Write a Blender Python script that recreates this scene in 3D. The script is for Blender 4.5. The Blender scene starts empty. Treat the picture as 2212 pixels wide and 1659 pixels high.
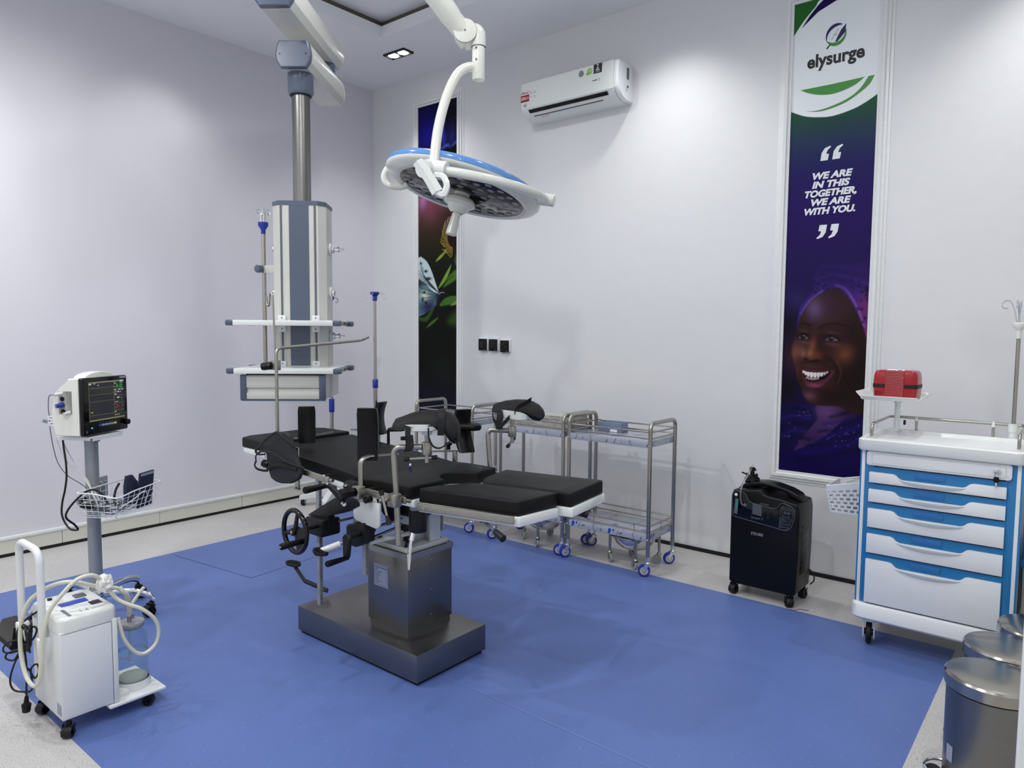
import bpy, bmesh, math, random
import numpy as np
from mathutils import Vector, Matrix

random.seed(7)
SC = bpy.context.scene
COL = SC.collection
pi = math.pi

# ------------------------------------------------------------------ camera
cam_data = bpy.data.cameras.new('camera')
cam = bpy.data.objects.new('camera', cam_data)
COL.objects.link(cam)
cam_data.sensor_fit = 'HORIZONTAL'
cam_data.sensor_width = 36.0
cam_data.lens = 25.03
cam_data.clip_start = 0.02
_yaw, _pitch, _roll = math.radians(39.35), math.radians(4.22), math.radians(0.42)
_f = Vector((-math.sin(_yaw) * math.cos(_pitch), math.cos(_yaw) * math.cos(_pitch), -math.sin(_pitch)))
_r = Vector((math.cos(_yaw), math.sin(_yaw), 0))
_u = _r.cross(_f)
_r2 = _r * math.cos(_roll) + _u * math.sin(_roll)
_u2 = _u * math.cos(_roll) - _r * math.sin(_roll)
_m = Matrix((_r2, _u2, -_f)).transposed().to_4x4()
_m.translation = Vector((5.177, -4.30, 1.42))
cam.matrix_world = _m
SC.camera = cam

# ------------------------------------------------------------------ world, view
wd = bpy.data.worlds.new('world')
SC.world = wd
wd.use_nodes = True
wd.node_tree.nodes['Background'].inputs[0].default_value = (0.6, 0.65, 0.75, 1)
wd.node_tree.nodes['Background'].inputs[1].default_value = 0.05
SC.view_settings.view_transform = 'Standard'
SC.view_settings.look = 'None'
SC.view_settings.gamma = 1.0
SC.view_settings.use_curve_mapping = False
SC.view_settings.exposure = 0.0

CEIL = 3.575
# the room's recessed downlights (x, y, z, power): pairs round the soffit, plus added fill spots in the tray
DOWNLIGHTS_AND_FILL = [
    (0.85, -0.45, CEIL, 48, 110, 1.0), (3.02, -0.45, CEIL, 46, 110, 1.0), (5.02, -0.45, CEIL, 60, 104, 1.0),
    (0.46, -1.95, CEIL, 25, 104, 1.0), (0.46, -3.45, CEIL, 75, 104, 1.0), (5.4, -2.4, CEIL, 60, 120, 1.0),
    (0.9, -4.6, CEIL, 60, 140, 0.6), (3.0, -4.6, CEIL, 70, 140, 0.6), (5.1, -4.6, CEIL, 55, 140, 0.6),
    (2.3, -1.85, 3.69, 30, 166, 0.4), (4.05, -2.0, 3.69, 30, 166, 0.4), (1.7, -3.6, 3.69, 85, 166, 0.4), (3.85, -3.7, 3.69, 82, 166, 0.4),  # unseen wide spots, added to brighten walls and floor
]
SPOT_COLOR = (1.0, 1.0, 0.985)
for i, (x, y, z, p, cone, blend) in enumerate(DOWNLIGHTS_AND_FILL):
    ld = bpy.data.lights.new('downlight_and_fill_beam', 'SPOT')
    ld.energy = p
    ld.color = SPOT_COLOR
    ld.spot_size = math.radians(cone)
    ld.spot_blend = blend
    ld.shadow_soft_size = 0.05
    lo = bpy.data.objects.new('downlight_and_fill_beam', ld)
    lo.location = (x, y, z - 0.03)
    COL.objects.link(lo)
# ------------------------------------------------------------------ materials
def lin(c):
    c = c / 255.0
    return c / 12.92 if c <= 0.04045 else ((c + 0.055) / 1.055) ** 2.4

def rgb(r, g, b):
    return (lin(r), lin(g), lin(b), 1.0)

MATS = {}
def mat(name, col, rough=0.5, metal=0.0, var=0.06, scale=20.0, bump=0.0, bscale=60.0, trans=0.0, ior=1.45,
        coat=0.0, alpha=1.0, emit=None, estr=0.0, stretch=None, spec=0.5):
    m = bpy.data.materials.new(name)
    m.use_nodes = True
    nt = m.node_tree
    b = nt.nodes['Principled BSDF']
    c = rgb(*col)
    tc = nt.nodes.new('ShaderNodeTexCoord')
    src = tc.outputs['Object']
    if stretch:
        mp = nt.nodes.new('ShaderNodeMapping')
        mp.inputs['Scale'].default_value = stretch
        nt.links.new(src, mp.inputs['Vector'])
        src = mp.outputs['Vector']
    nz = nt.nodes.new('ShaderNodeTexNoise')
    nz.inputs['Scale'].default_value = scale
    nz.inputs['Detail'].default_value = 4
    nt.links.new(src, nz.inputs['Vector'])
    mx = nt.nodes.new('ShaderNodeMix')
    mx.data_type = 'RGBA'
    mx.inputs[6].default_value = tuple(v * (1 - var) for v in c[:3]) + (1,)
    mx.inputs[7].default_value = tuple(min(1, v * (1 + var)) for v in c[:3]) + (1,)
    nt.links.new(nz.outputs['Fac'], mx.inputs[0])
    nt.links.new(mx.outputs[2], b.inputs['Base Color'])
    b.inputs['Roughness'].default_value = rough
    b.inputs['Metallic'].default_value = metal
    b.inputs['Specular IOR Level'].default_value = spec
    b.inputs['IOR'].default_value = ior
    if trans: b.inputs['Transmission Weight'].default_value = trans
    if coat:
        b.inputs['Coat Weight'].default_value = coat
        b.inputs['Coat Roughness'].default_value = 0.06
    if alpha < 1: b.inputs['Alpha'].default_value = alpha
    if emit:
        b.inputs['Emission Color'].default_value = rgb(*emit)
        b.inputs['Emission Strength'].default_value = estr
    if bump:
        n2 = nt.nodes.new('ShaderNodeTexNoise')
        n2.inputs['Scale'].default_value = bscale
        n2.inputs['Detail'].default_value = 6
        nt.links.new(src, n2.inputs['Vector'])
        bp = nt.nodes.new('ShaderNodeBump')
        bp.inputs['Strength'].default_value = bump
        bp.inputs['Distance'].default_value = 0.01
        nt.links.new(n2.outputs['Fac'], bp.inputs['Height'])
        nt.links.new(bp.outputs['Normal'], b.inputs['Normal'])
    MATS[name] = m
    return m

mat('wall_paint', (222, 223, 225), 0.5, bump=0.25, bscale=9, var=0.02, scale=3)
mat('wall_lilac', (216, 215, 222), 0.5, bump=0.12, bscale=9, var=0.02, scale=3)
mat('ceiling_paint', (238, 240, 243), 0.75, var=0.02, scale=3)
mat('cove_shade_brown', (96, 88, 82), 0.6)
mat('gloss_trim', (226, 228, 228), 0.28, bump=0.3, bscale=35, var=0.03)
mat('tile', (212, 212, 202), 0.25, var=0.05, scale=6)
mat('black_rubber', (14, 14, 15), 0.55)
mat('black_plastic', (8, 8, 9), 0.36, spec=0.3)
mat('black_gloss', (6, 6, 8), 0.1)
mat('black_leather', (10, 10, 11), 0.5, var=0.15, scale=9, bump=0.12, bscale=14, spec=0.28)
mat('black_fabric', (11, 11, 12), 0.7, bump=0.3, bscale=50, var=0.2)
mat('grey_fabric', (34, 35, 38), 0.7, bump=0.25, bscale=40, var=0.12)
mat('black_cast', (6, 6, 7), 0.42, bump=0.1, bscale=120)
mat('steel', (172, 169, 160), 0.2, 1.0, var=0.05)
mat('brushed_steel', (130, 129, 127), 0.32, 1.0, var=0.12, scale=5, stretch=(2, 2, 60), bump=0.03, bscale=8)
mat('dull_steel', (168, 166, 158), 0.36, 1.0, var=0.08)
mat('chrome', (225, 226, 228), 0.08, 1.0, var=0.02)
mat('white_powder', (226, 229, 232), 0.35, var=0.02)
mat('white_gloss', (226, 230, 228), 0.16, coat=0.3, var=0.02)
mat('cream_gloss', (222, 224, 216), 0.2, coat=0.3, var=0.02)
mat('grey_white', (206, 209, 208), 0.3, var=0.03)
mat('pendant_white', (200, 201, 195), 0.28, coat=0.15, var=0.02)
mat('pendant_blue', (78, 89, 108), 0.3, coat=0.2, var=0.04)
mat('lamp_blue', (94, 142, 206), 0.15, coat=0.5, var=0.04)
mat('cart_blue', (36, 120, 178), 0.25, coat=0.2, var=0.04)
mat('cart_label', (46, 112, 178), 0.15, var=0.04)
mat('knob_blue', (36, 52, 150), 0.3, var=0.05)
mat('caster_blue', (34, 48, 158), 0.4, var=0.06)
mat('caster_grey', (150, 155, 158), 0.5, var=0.06)
mat('wheel_hub', (188, 184, 172), 0.4)
mat('silver_paint', (150, 154, 160), 0.38, 0.35, var=0.03)
mat('lens_grey', (120, 124, 132), 0.15, var=0.06)
mat('red_case', (158, 14, 28), 0.28, coat=0.2, var=0.05)
mat('label_white', (232, 234, 236), 0.4, var=0.01)
mat('label_grey', (150, 158, 176), 0.4, var=0.03)
mat('ink_black', (26, 26, 30), 0.5, var=0.02)
mat('ink_grey', (92, 96, 104), 0.5, var=0.02)
mat('ink_white', (220, 224, 226), 0.5, var=0.02)
mat('ink_red', (158, 26, 36), 0.4, var=0.02)
mat('ink_navy', (34, 18, 84), 0.45, var=0.02)
mat('ink_green', (58, 138, 52), 0.4, var=0.02)
mat('ink_lime', (138, 200, 70), 0.4, var=0.05)
mat('ink_dark_green', (28, 84, 56), 0.4, var=0.02)
mat('ink_blue', (44, 66, 170), 0.4, var=0.05)
mat('ink_yellow', (220, 205, 60), 0.4, var=0.05)
mat('ink_teal', (60, 140, 130), 0.4, var=0.05)
mat('ink_pink', (214, 188, 188), 0.4, var=0.05)
mat('film', (176, 182, 194), 0.25, 0.2, var=0.08, scale=12, coat=0.3)
mat('navy_fabric', (24, 30, 54), 0.75, bump=0.3, bscale=60, var=0.15)
mat('hose', (222, 222, 204), 0.32, trans=0.08, var=0.04)
mat('clear_plastic', (232, 238, 236), 0.06, trans=0.9, ior=1.3, var=0.01)
mat('clear_glass', (240, 246, 244), 0.03, trans=1.0, ior=1.12, var=0.01)
mat('wrap', (198, 196, 186), 0.18, 0.75, bump=1.0, bscale=28, var=0.2, scale=25)
mat('bag', (226, 230, 228), 0.25, trans=0.45, bump=0.8, bscale=40, var=0.05)
mat('tissue', (228, 230, 224), 0.6, bump=0.6, bscale=50, var=0.04)
mat('grey_tray', (112, 128, 150), 0.3, var=0.05)
mat('bin_beige', (206, 202, 186), 0.45, var=0.04)
mat('bin_blue', (26, 110, 176), 0.35, var=0.04)
mat('yellow', (226, 204, 22), 0.45, var=0.06)
mat('orange_plate', (200, 160, 60), 0.4)
mat('screen_off', (30, 31, 34), 0.12, var=0.1, scale=4, emit=(34, 36, 40), estr=0.5)
mat('lcd', (84, 88, 94), 0.2, var=0.1)
mat('lamp_glow', (255, 255, 255), 0.4, emit=(255, 255, 255), estr=14)
mat('led_blue', (60, 120, 255), 0.4, emit=(90, 150, 255), estr=4)
for nm, c in [('px_white', (200, 205, 205)), ('px_green', (70, 210, 70)), ('px_red', (220, 40, 70)), ('px_yellow', (210, 200, 90)), ('px_olive', (120, 116, 84)), ('px_teal', (70, 150, 150))]:
    mat(nm, c, 0.4, emit=c, estr=0.55)
mat('tag_brown', (110, 84, 50), 0.4)

def vcol_mat(name, rough):
    m = bpy.data.materials.new(name)
    m.use_nodes = True
    nt = m.node_tree
    a = nt.nodes.new('ShaderNodeVertexColor')
    a.layer_name = 'Col'
    b = nt.nodes['Principled BSDF']
    nt.links.new(a.outputs['Color'], b.inputs['Base Color'])
    b.inputs['Roughness'].default_value = rough
    b.inputs['Specular IOR Level'].default_value = 0.12
    MATS[name] = m
vcol_mat('print', 0.4)

def floor_mat(name, base, dark, light, dth, lth, rough, mottled):
    m = bpy.data.materials.new(name)
    m.use_nodes = True
    nt = m.node_tree
    b = nt.nodes['Principled BSDF']
    tc = nt.nodes.new('ShaderNodeTexCoord')
    def noise(s, d=2):
        n = nt.nodes.new('ShaderNodeTexNoise')
        n.inputs['Scale'].default_value = s
        n.inputs['Detail'].default_value = d
        nt.links.new(tc.outputs['Object'], n.inputs['Vector'])
        return n.outputs['Fac']
    def ramp(src, a, c):
        r = nt.nodes.new('ShaderNodeMapRange')
        r.inputs['From Min'].default_value = a
        r.inputs['From Max'].default_value = c
        nt.links.new(src, r.inputs['Value'])
        return r.outputs['Result']
    def mix(f, c1, c2):
        x = nt.nodes.new('ShaderNodeMix')
        x.data_type = 'RGBA'
        nt.links.new(f, x.inputs[0])
        for i, c in ((6, c1), (7, c2)):
            if isinstance(c, tuple): x.inputs[i].default_value = c
            else: nt.links.new(c, x.inputs[i])
        return x.outputs[2]
    big = noise(2.2, 4)
    c0 = mix(ramp(big, 0.3, 0.7), tuple(v * (1 - mottled) for v in rgb(*base)[:3]) + (1,), tuple(v * (1 + mottled) for v in rgb(*base)[:3]) + (1,))
    c1 = mix(ramp(noise(150), dth, dth + 0.05), c0, rgb(*dark))
    vo = nt.nodes.new('ShaderNodeTexVoronoi')
    vo.inputs['Scale'].default_value = 42
    nt.links.new(tc.outputs['Object'], vo.inputs['Vector'])
    inv = nt.nodes.new('ShaderNodeMapRange')
    inv.inputs['From Min'].default_value = lth
    inv.inputs['From Max'].default_value = lth * 0.6
    nt.links.new(vo.outputs['Distance'], inv.inputs['Value'])
    c2 = mix(inv.outputs['Result'], c1, rgb(*light))
    nt.links.new(c2, b.inputs['Base Color'])
    rr = nt.nodes.new('ShaderNodeMapRange')
    rr.inputs['To Min'].default_value = rough - 0.08
    rr.inputs['To Max'].default_value = rough + 0.08
    nt.links.new(noise(3, 3), rr.inputs['Value'])
    nt.links.new(rr.outputs['Result'], b.inputs['Roughness'])
    b.inputs['Specular IOR Level'].default_value = 0.35
    MATS[name] = m
floor_mat('vinyl_grey', (190, 188, 187), (150, 146, 143), (216, 216, 214), 0.60, 0.10, 0.42, 0.05)
floor_mat('vinyl_blue', (89, 111, 170), (74, 95, 150), (142, 160, 204), 0.66, 0.09, 0.42, 0.05)
mat('seam', (48, 62, 108), 0.6)
mat('seam_light', (104, 126, 182), 0.5)

# ------------------------------------------------------------------ geometry helpers
def frame(o, x, y):
    x = Vector(x).normalized()
    y = Vector(y)
    y = (y - x * y.dot(x)).normalized()
    n = x.cross(y)
    m = Matrix((x, y, n)).transposed().to_4x4()
    m.translation = Vector(o)
    return m

def axis_frame(p0, p1):
    d = (Vector(p1) - Vector(p0))
    n = d.normalized()
    t = Vector((0, 0, 1)) if abs(n.z) < 0.95 else Vector((1, 0, 0))
    x = t.cross(n).normalized()
    y = n.cross(x)
    m = Matrix((x, y, n)).transposed().to_4x4()
    m.translation = Vector(p0)
    return m, d.length

def smooth_path(pts, n=6, closed=False):
    P = [Vector(p) for p in pts]
    if len(P) < 3: return P
    out = []
    L = len(P)
    rng = range(L) if closed else range(L - 1)
    for i in rng:
        if closed:
            a, b, c, d = P[(i - 1) % L], P[i], P[(i + 1) % L], P[(i + 2) % L]
        else:
            b, c = P[i], P[i + 1]
            a = P[i - 1] if i > 0 else b * 2 - c
            d = P[i + 2] if i + 2 < L else c * 2 - b
        for k in range(n):
            t = k / n
            out.append(0.5 * ((2 * b) + (c - a) * t + (2 * a - 5 * b + 4 * c - d) * t * t + (3 * b - a - 3 * c + d) * t ** 3))
    if not closed: out.append(P[-1])
    return out

def fillet(pts, r, n=5):
    """polyline with rounded corners"""
    P = [Vector(p) for p in pts]
    out = [P[0]]
    for i in range(1, len(P) - 1):
        a, b, c = P[i - 1], P[i], P[i + 1]
        d1, d2 = (a - b), (c - b)
        rr = min(r, d1.length * 0.49, d2.length * 0.49)
        p1 = b + d1.normalized() * rr
        p2 = b + d2.normalized() * rr
        for k in range(n + 1):
            t = k / n
            out.append(p1 * (1 - t) ** 2 + b * 2 * t * (1 - t) + p2 * t * t)
    out.append(P[-1])
    return out

class G:
    def __init__(self):
        self.bm = bmesh.new()
    def add_bm(self, b, m=None):
        me = bpy.data.meshes.new('t')
        b.to_mesh(me)
        b.free()
        if m is not None: me.transform(m)
        self.bm.from_mesh(me)
        bpy.data.meshes.remove(me)
        return self
    def box(self, c, s, bev=0.0, rz=0.0, m=None, seg=2):
        b = bmesh.new()
        bmesh.ops.create_cube(b, size=1.0)
        for v in b.verts: v.co = Vector((v.co.x * s[0], v.co.y * s[1], v.co.z * s[2]))
        if bev > 0:
            bmesh.ops.bevel(b, geom=list(b.edges), offset=min(bev, min(s) * 0.49), segments=seg, profile=0.5, affect='EDGES')
        mm = Matrix.Translation(Vector(c)) @ Matrix.Rotation(rz, 4, 'Z')
        if m is not None: mm = m @ mm
        return self.add_bm(b, mm)
    def span(self, lo, hi, bev=0.0, m=None, seg=2):
        lo, hi = Vector(lo), Vector(hi)
        return self.box((lo + hi) / 2, [abs(v) for v in (hi - lo)], bev, 0.0, m, seg)
    def cyl(self, p0, p1, r, r2=None, seg=24, bev=0.0):
        m, L = axis_frame(p0, p1)
        r2 = r if r2 is None else r2
        if bev > 0:
            pr = [(0, 0), (r - bev, 0), (r - bev * 0.3, bev * 0.3), (r, bev), (r2, L - bev), (r2 - bev * 0.3, L - bev * 0.3), (r2 - bev, L), (0, L)]
        else:
            pr = [(0, 0), (r, 0), (r2, L), (0, L)]
        return self.lathe(pr, m, seg)
    def lathe(self, prof, m=None, seg=32):
        b = bmesh.new()
        rings = []
        for (r, h) in prof:
            if r <= 1e-6: rings.append([b.verts.new((0, 0, h))])
            else: rings.append([b.verts.new((r * math.cos(2 * pi * k / seg), r * math.sin(2 * pi * k / seg), h)) for k in range(seg)])
        for A, B in zip(rings, rings[1:]):
            if len(A) == 1 and len(B) == 1: continue
            for k in range(seg):
                k2 = (k + 1) % seg
                if len(A) == 1: b.faces.new((A[0], B[k2], B[k]))
                elif len(B) == 1: b.faces.new((A[k], A[k2], B[0]))
                else: b.faces.new((A[k], A[k2], B[k2], B[k]))
        bmesh.ops.recalc_face_normals(b, faces=b.faces)
        return self.add_bm(b, m)
    def tube(self, pts, r, seg=10, closed=False, cap=True, flat=1.0):
        P = [Vector(p) for p in pts]
        b = bmesh.new()
        N = len(P)
        T = []
        for i in range(N):
            if closed: t = P[(i + 1) % N] - P[i - 1]
            else: t = P[min(i + 1, N - 1)] - P[max(i - 1, 0)]
            T.append(t.normalized() if t.length > 1e-9 else Vector((0, 0, 1)))
        up = Vector((0, 0, 1)) if abs(T[0].z) < 0.9 else Vector((1, 0, 0))
        x = (up - T[0] * up.dot(T[0])).normalized()
        rings = []
        for i in range(N):
            x = (x - T[i] * x.dot(T[i]))
            x = x.normalized() if x.length > 1e-6 else T[i].orthogonal().normalized()
            y = T[i].cross(x)
            rr = r[i] if isinstance(r, (list, tuple)) else r
            rings.append([b.verts.new(P[i] + (x * math.cos(2 * pi * k / seg) + y * math.sin(2 * pi * k / seg) * flat) * rr) for k in range(seg)])
        pairs = list(zip(rings, rings[1:]))
        if closed: pairs.append((rings[-1], rings[0]))
        for A, B in pairs:
            for k in range(seg):
                k2 = (k + 1) % seg
                b.faces.new((A[k], A[k2], B[k2], B[k]))
        if cap and not closed:
            b.faces.new(list(reversed(rings[0])))
            b.faces.new(rings[-1])
        bmesh.ops.recalc_face_normals(b, faces=b.faces)
        return self.add_bm(b)
    def rods(self, segs, r, seg=8):
        for a, c in segs: self.cyl(a, c, r, seg=seg)
        return self
    def prism(self, poly, m, depth, bev=0.0, seg=2):
        """polygon in the xy plane of frame m, extruded from 0 to depth along its z"""
        b = bmesh.new()
        vs = [b.verts.new((p[0], p[1], 0)) for p in poly]
        f = b.faces.new(vs)
        if abs(depth) > 1e-9:
            e = bmesh.ops.extrude_face_region(b, geom=[f])
            bmesh.ops.translate(b, verts=[v for v in e['geom'] if isinstance(v, bmesh.types.BMVert)], vec=(0, 0, depth))
        bmesh.ops.recalc_face_normals(b, faces=b.faces)
        if bev > 0:
            bmesh.ops.bevel(b, geom=list(b.edges), offset=bev, segments=seg, profile=0.5, affect='EDGES', clamp_overlap=True)
        ng = [q for q in b.faces if len(q.verts) > 4]
        if ng: bmesh.ops.triangulate(b, faces=ng)
        return self.add_bm(b, m)
    def loft(self, rings, cap=True):
        b = bmesh.new()
        R = [[b.verts.new(Vector(p)) for p in ring] for ring in rings]
        n = len(R[0])
        for A, B in zip(R, R[1:]):
            for k in range(n):
                k2 = (k + 1) % n
                b.faces.new((A[k], A[k2], B[k2], B[k]))
        if cap:
            b.faces.new(list(reversed(R[0])))
            b.faces.new(R[-1])
        bmesh.ops.recalc_face_normals(b, faces=b.faces)
        ng = [q for q in b.faces if len(q.verts) > 4]
        if ng: bmesh.ops.triangulate(b, faces=ng)
        return self.add_bm(b)
    def ribbon(self, pts, wdir, w, th=0.003):
        w2 = Vector(wdir).normalized() * w / 2
        rings = []
        for i, p in enumerate(pts):
            p = Vector(p)
            t = (Vector(pts[min(i + 1, len(pts) - 1)]) - Vector(pts[max(i - 1, 0)])).normalized()
            n = t.cross(w2).normalized() * th / 2
            rings.append([p - w2 - n, p + w2 - n, p + w2 + n, p - w2 + n])
        return self.loft(rings)
    def sphere(self, c, r, s=(1, 1, 1), u=16, v=10):
        b = bmesh.new()
        bmesh.ops.create_uvsphere(b, u_segments=u, v_segments=v, radius=r)
        return self.add_bm(b, Matrix.Translation(Vector(c)) @ Matrix.Diagonal((s[0], s[1], s[2], 1)))
    def torus(self, c, n, R, r, seg=40, rs=10):
        m, _ = axis_frame(Vector(c), Vector(c) + Vector(n))
        pts = [m @ Vector((R * math.cos(2 * pi * k / seg), R * math.sin(2 * pi * k / seg), 0)) for k in range(seg)]
        return self.tube(pts, r, rs, closed=True)
    def quad(self, pts):
        b = bmesh.new()
        b.faces.new([b.verts.new(Vector(p)) for p in pts])
        return self.add_bm(b)
    def text(self, s, m, size, bold=0.0, shear=0.0, depth=0.0004, align='CENTER', sx=1.0):
        cu = bpy.data.curves.new('t', 'FONT')
        cu.body = s
        cu.size = size
        cu.offset = bold
        cu.shear = shear
        cu.extrude = depth
        cu.resolution_u = 4
        cu.align_x = align
        cu.align_y = 'CENTER'
        ob = bpy.data.objects.new('t', cu)
        COL.objects.link(ob)
        dg = bpy.context.evaluated_depsgraph_get()
        me = bpy.data.meshes.new_from_object(ob.evaluated_get(dg))
        bpy.data.objects.remove(ob)
        bpy.data.curves.remove(cu)
        me.transform(m @ Matrix.Diagonal((sx, 1, 1, 1)))
        self.bm.from_mesh(me)
        bpy.data.meshes.remove(me)
        return self
    def build(self, name, material, parent=None, smooth=38, world=True, label=None):
        """one mesh object; world=True: vertices were given in world space"""
        me = bpy.data.meshes.new(name)
        self.bm.to_mesh(me)
        self.bm.free()
        if parent is not None and world:
            r = parent
            while r.parent is not None: r = r.parent
            rm = Matrix.Translation(r.location) @ Matrix.Rotation(r.rotation_euler.z, 4, 'Z')
            me.transform(rm.inverted())
        me.materials.append(MATS[material])
        if smooth:
            me.polygons.foreach_set('use_smooth', [True] * len(me.polygons))
            me.set_sharp_from_angle(angle=math.radians(smooth))
        o = bpy.data.objects.new(name, me)
        COL.objects.link(o)
        if parent is not None: o.parent = parent
        if label: o['label'] = label
        return o

def thing(name, loc, label, cat, group=None, rz=0.0):
    o = bpy.data.objects.new(name, None)
    o.empty_display_size = 0.05
    COL.objects.link(o)
    o.location = loc
    o.rotation_euler = (0, 0, rz)
    return tag(o, label, cat, group)

def tag(o, label, cat, group=None):
    o['label'] = label
    o['category'] = cat
    if group: o['group'] = group
    return o

def struct(o):
    o['kind'] = 'structure'
    return o

def copy_tree(o, parent=None):
    c = o.copy()
    COL.objects.link(c)
    if parent is not None: c.parent = parent
    for ch in list(o.children): copy_tree(ch, c)
    return c

def origin_to(o, loc):
    """move a single-mesh thing's origin to its base without moving it"""
    o.data.transform(Matrix.Translation(-Vector(loc)))
    o.location = loc
    return o

WALLF = lambda x, z, y=0.0: frame((x, y, z), (1, 0, 0), (0, 0, 1))      # faces -y
XF = lambda x, y, z: frame((x, y, z), (0, 1, 0), (0, 0, 1))              # faces +x

# ------------------------------------------------------------------ the room
RX, RY = 6.0, -5.2
EX0, EX1, EY0, EY1 = 0.70, 4.755, -3.43, -0.615      # the blue field
b = bmesh.new()
def fq(x0, y0, x1, y1, mi):
    f = b.faces.new([b.verts.new(p) for p in ((x0, y0, 0), (x1, y0, 0), (x1, y1, 0), (x0, y1, 0))])
    f.material_index = mi
fq(0, RY, RX, EY0, 0); fq(0, EY1, RX, 0, 0); fq(0, EY0, EX0, EY1, 0); fq(EX1, EY0, RX, EY1, 0); fq(EX0, EY0, EX1, EY1, 1)
def seamline(p, q, w, mi):
    p, q = Vector(p), Vector(q)
    n = Vector((-(q - p).y, (q - p).x)).normalized() * w / 2
    f = b.faces.new([b.verts.new((v.x, v.y, 0.0008)) for v in (p - n, q - n, q + n, p + n)])
    f.material_index = mi
seamline((0.76, -2.248), (1.50, -2.16), 0.004, 2)
seamline((1.50, -2.16), (1.43, -1.40), 0.004, 2)
seamline((3.17, -2.275), (4.75, -2.29), 0.006, 3)
seamline((2.89, -0.62), (2.90, -2.0), 0.004, 3)
bmesh.ops.recalc_face_normals(b, faces=b.faces)
for f in b.faces:
    if f.normal.z < 0: f.normal_flip()
me = bpy.data.meshes.new('floor')
b.to_mesh(me); b.free()
for n in ('vinyl_grey', 'vinyl_blue', 'seam', 'seam_light'): me.materials.append(MATS[n])
fo = bpy.data.objects.new('floor', me)
COL.objects.link(fo)
struct(fo)
struct(G().span((-0.15, RY - 0.15, 0), (0, 0.15, 3.95)).build('wall_left', 'wall_lilac', smooth=0))
struct(G().span((0, 0, 0), (RX, 0.15, 3.95)).build('wall_back', 'wall_paint', smooth=0))
struct(G().span((RX, RY, 0), (RX + 0.15, 0.15, 3.95)).build('wall_right', 'wall_paint', smooth=0))
struct(G().span((0, RY - 0.15, 0), (RX + 0.15, RY, 3.95)).build('wall_front', 'wall_paint', smooth=0))
# ceiling: soffit round a raised tray with the shade of its cove gap coloured brown
TX0, TX1, TY0, TY1 = 0.97, 4.45, -4.1, -0.72
g = G()
for lo, hi in [((0, RY), (TX0, 0)), ((TX1, RY), (RX, 0)), ((TX0, RY), (TX1, TY0)), ((TX0, TY1), (TX1, 0))]:
    g.span((lo[0], lo[1], CEIL), (hi[0], hi[1], CEIL + 0.085))
g.span((0, RY, 3.705), (RX, 0, 3.95))
struct(g.build('ceiling', 'ceiling_paint', smooth=0))
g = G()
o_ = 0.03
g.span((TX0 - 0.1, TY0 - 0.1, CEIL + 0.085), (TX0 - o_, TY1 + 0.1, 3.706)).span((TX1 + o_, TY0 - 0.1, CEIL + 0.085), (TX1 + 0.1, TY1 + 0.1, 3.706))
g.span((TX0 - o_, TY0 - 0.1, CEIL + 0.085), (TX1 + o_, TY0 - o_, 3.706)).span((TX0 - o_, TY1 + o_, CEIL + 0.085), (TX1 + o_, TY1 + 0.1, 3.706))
struct(g.build('trim_1', 'cove_shade_brown', smooth=0))
# skirting: pale tiles with a white ledge on the left wall, thin black strip on the back wall
g = G()
js = [-0.02, -0.742, -1.36, -2.0, -2.627, -3.25, -3.87, -4.5, -5.12]
for a, c in zip(js, js[1:]):
    g.span((0, c + 0.0015, 0.02), (0.012, a - 0.0015, 0.105), 0.001)
struct(g.build('baseboard_left', 'tile', smooth=0))
struct(G().span((0, RY, 0.104), (0.02, 0, 0.128), 0.006).build('trim_2', 'gloss_trim'))
struct(G().span((0, RY, 0), (0.014, -0.008, 0.02)).build('trim_3', 'black_rubber', smooth=0))
struct(G().span((0.014, -0.008, 0), (RX, 0, 0.024)).build('baseboard_back', 'black_rubber', smooth=0))
# white post of the entrance beside the camera
struct(G().span((5.13, -3.34, 0), (5.22, -3.25, CEIL), 0.004).build('trim_4', 'white_powder'))

# ------------------------------------------------------------------ recessed downlights (only those the picture can hold, soffit ones beyond its frame are beams of the same fittings, tray spots are added fill)
def downlight(x, y, rz, label):
    t = thing('ceiling_downlight', (x, y, CEIL - 0.012), label, 'light', 'recessed twin downlights', rz)
    g = G()
    for s in (-1, 1):
        g.span((-0.115, 0.046 * s - 0.008, 0), (0.115, 0.046 * s + 0.008, 0.012)).span((0.107 * s - 0.008, -0.05, 0), (0.107 * s + 0.008, 0.05, 0.012))
    g.span((-0.005, -0.05, 0.002), (0.005, 0.05, 0.012)).build('trim_ring', 'black_gloss', t, world=False)
    for s in (-1, 1):
        G().lathe([(0, 0.004), (0.035, 0.004), (0.038, 0.001), (0.042, 0.006)], Matrix.Translation((0.053 * s, 0, 0)), 24).build('lamp', 'lamp_glow', t, world=False)
    G().span((-0.11, -0.046, 0.008), (0.11, 0.046, 0.0115)).build('reflector', 'black_plastic', t, world=False)
    return t
downlight(0.85, -0.45, 0.03, 'black framed twin downlight lit in the ceiling near the far corner')

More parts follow.
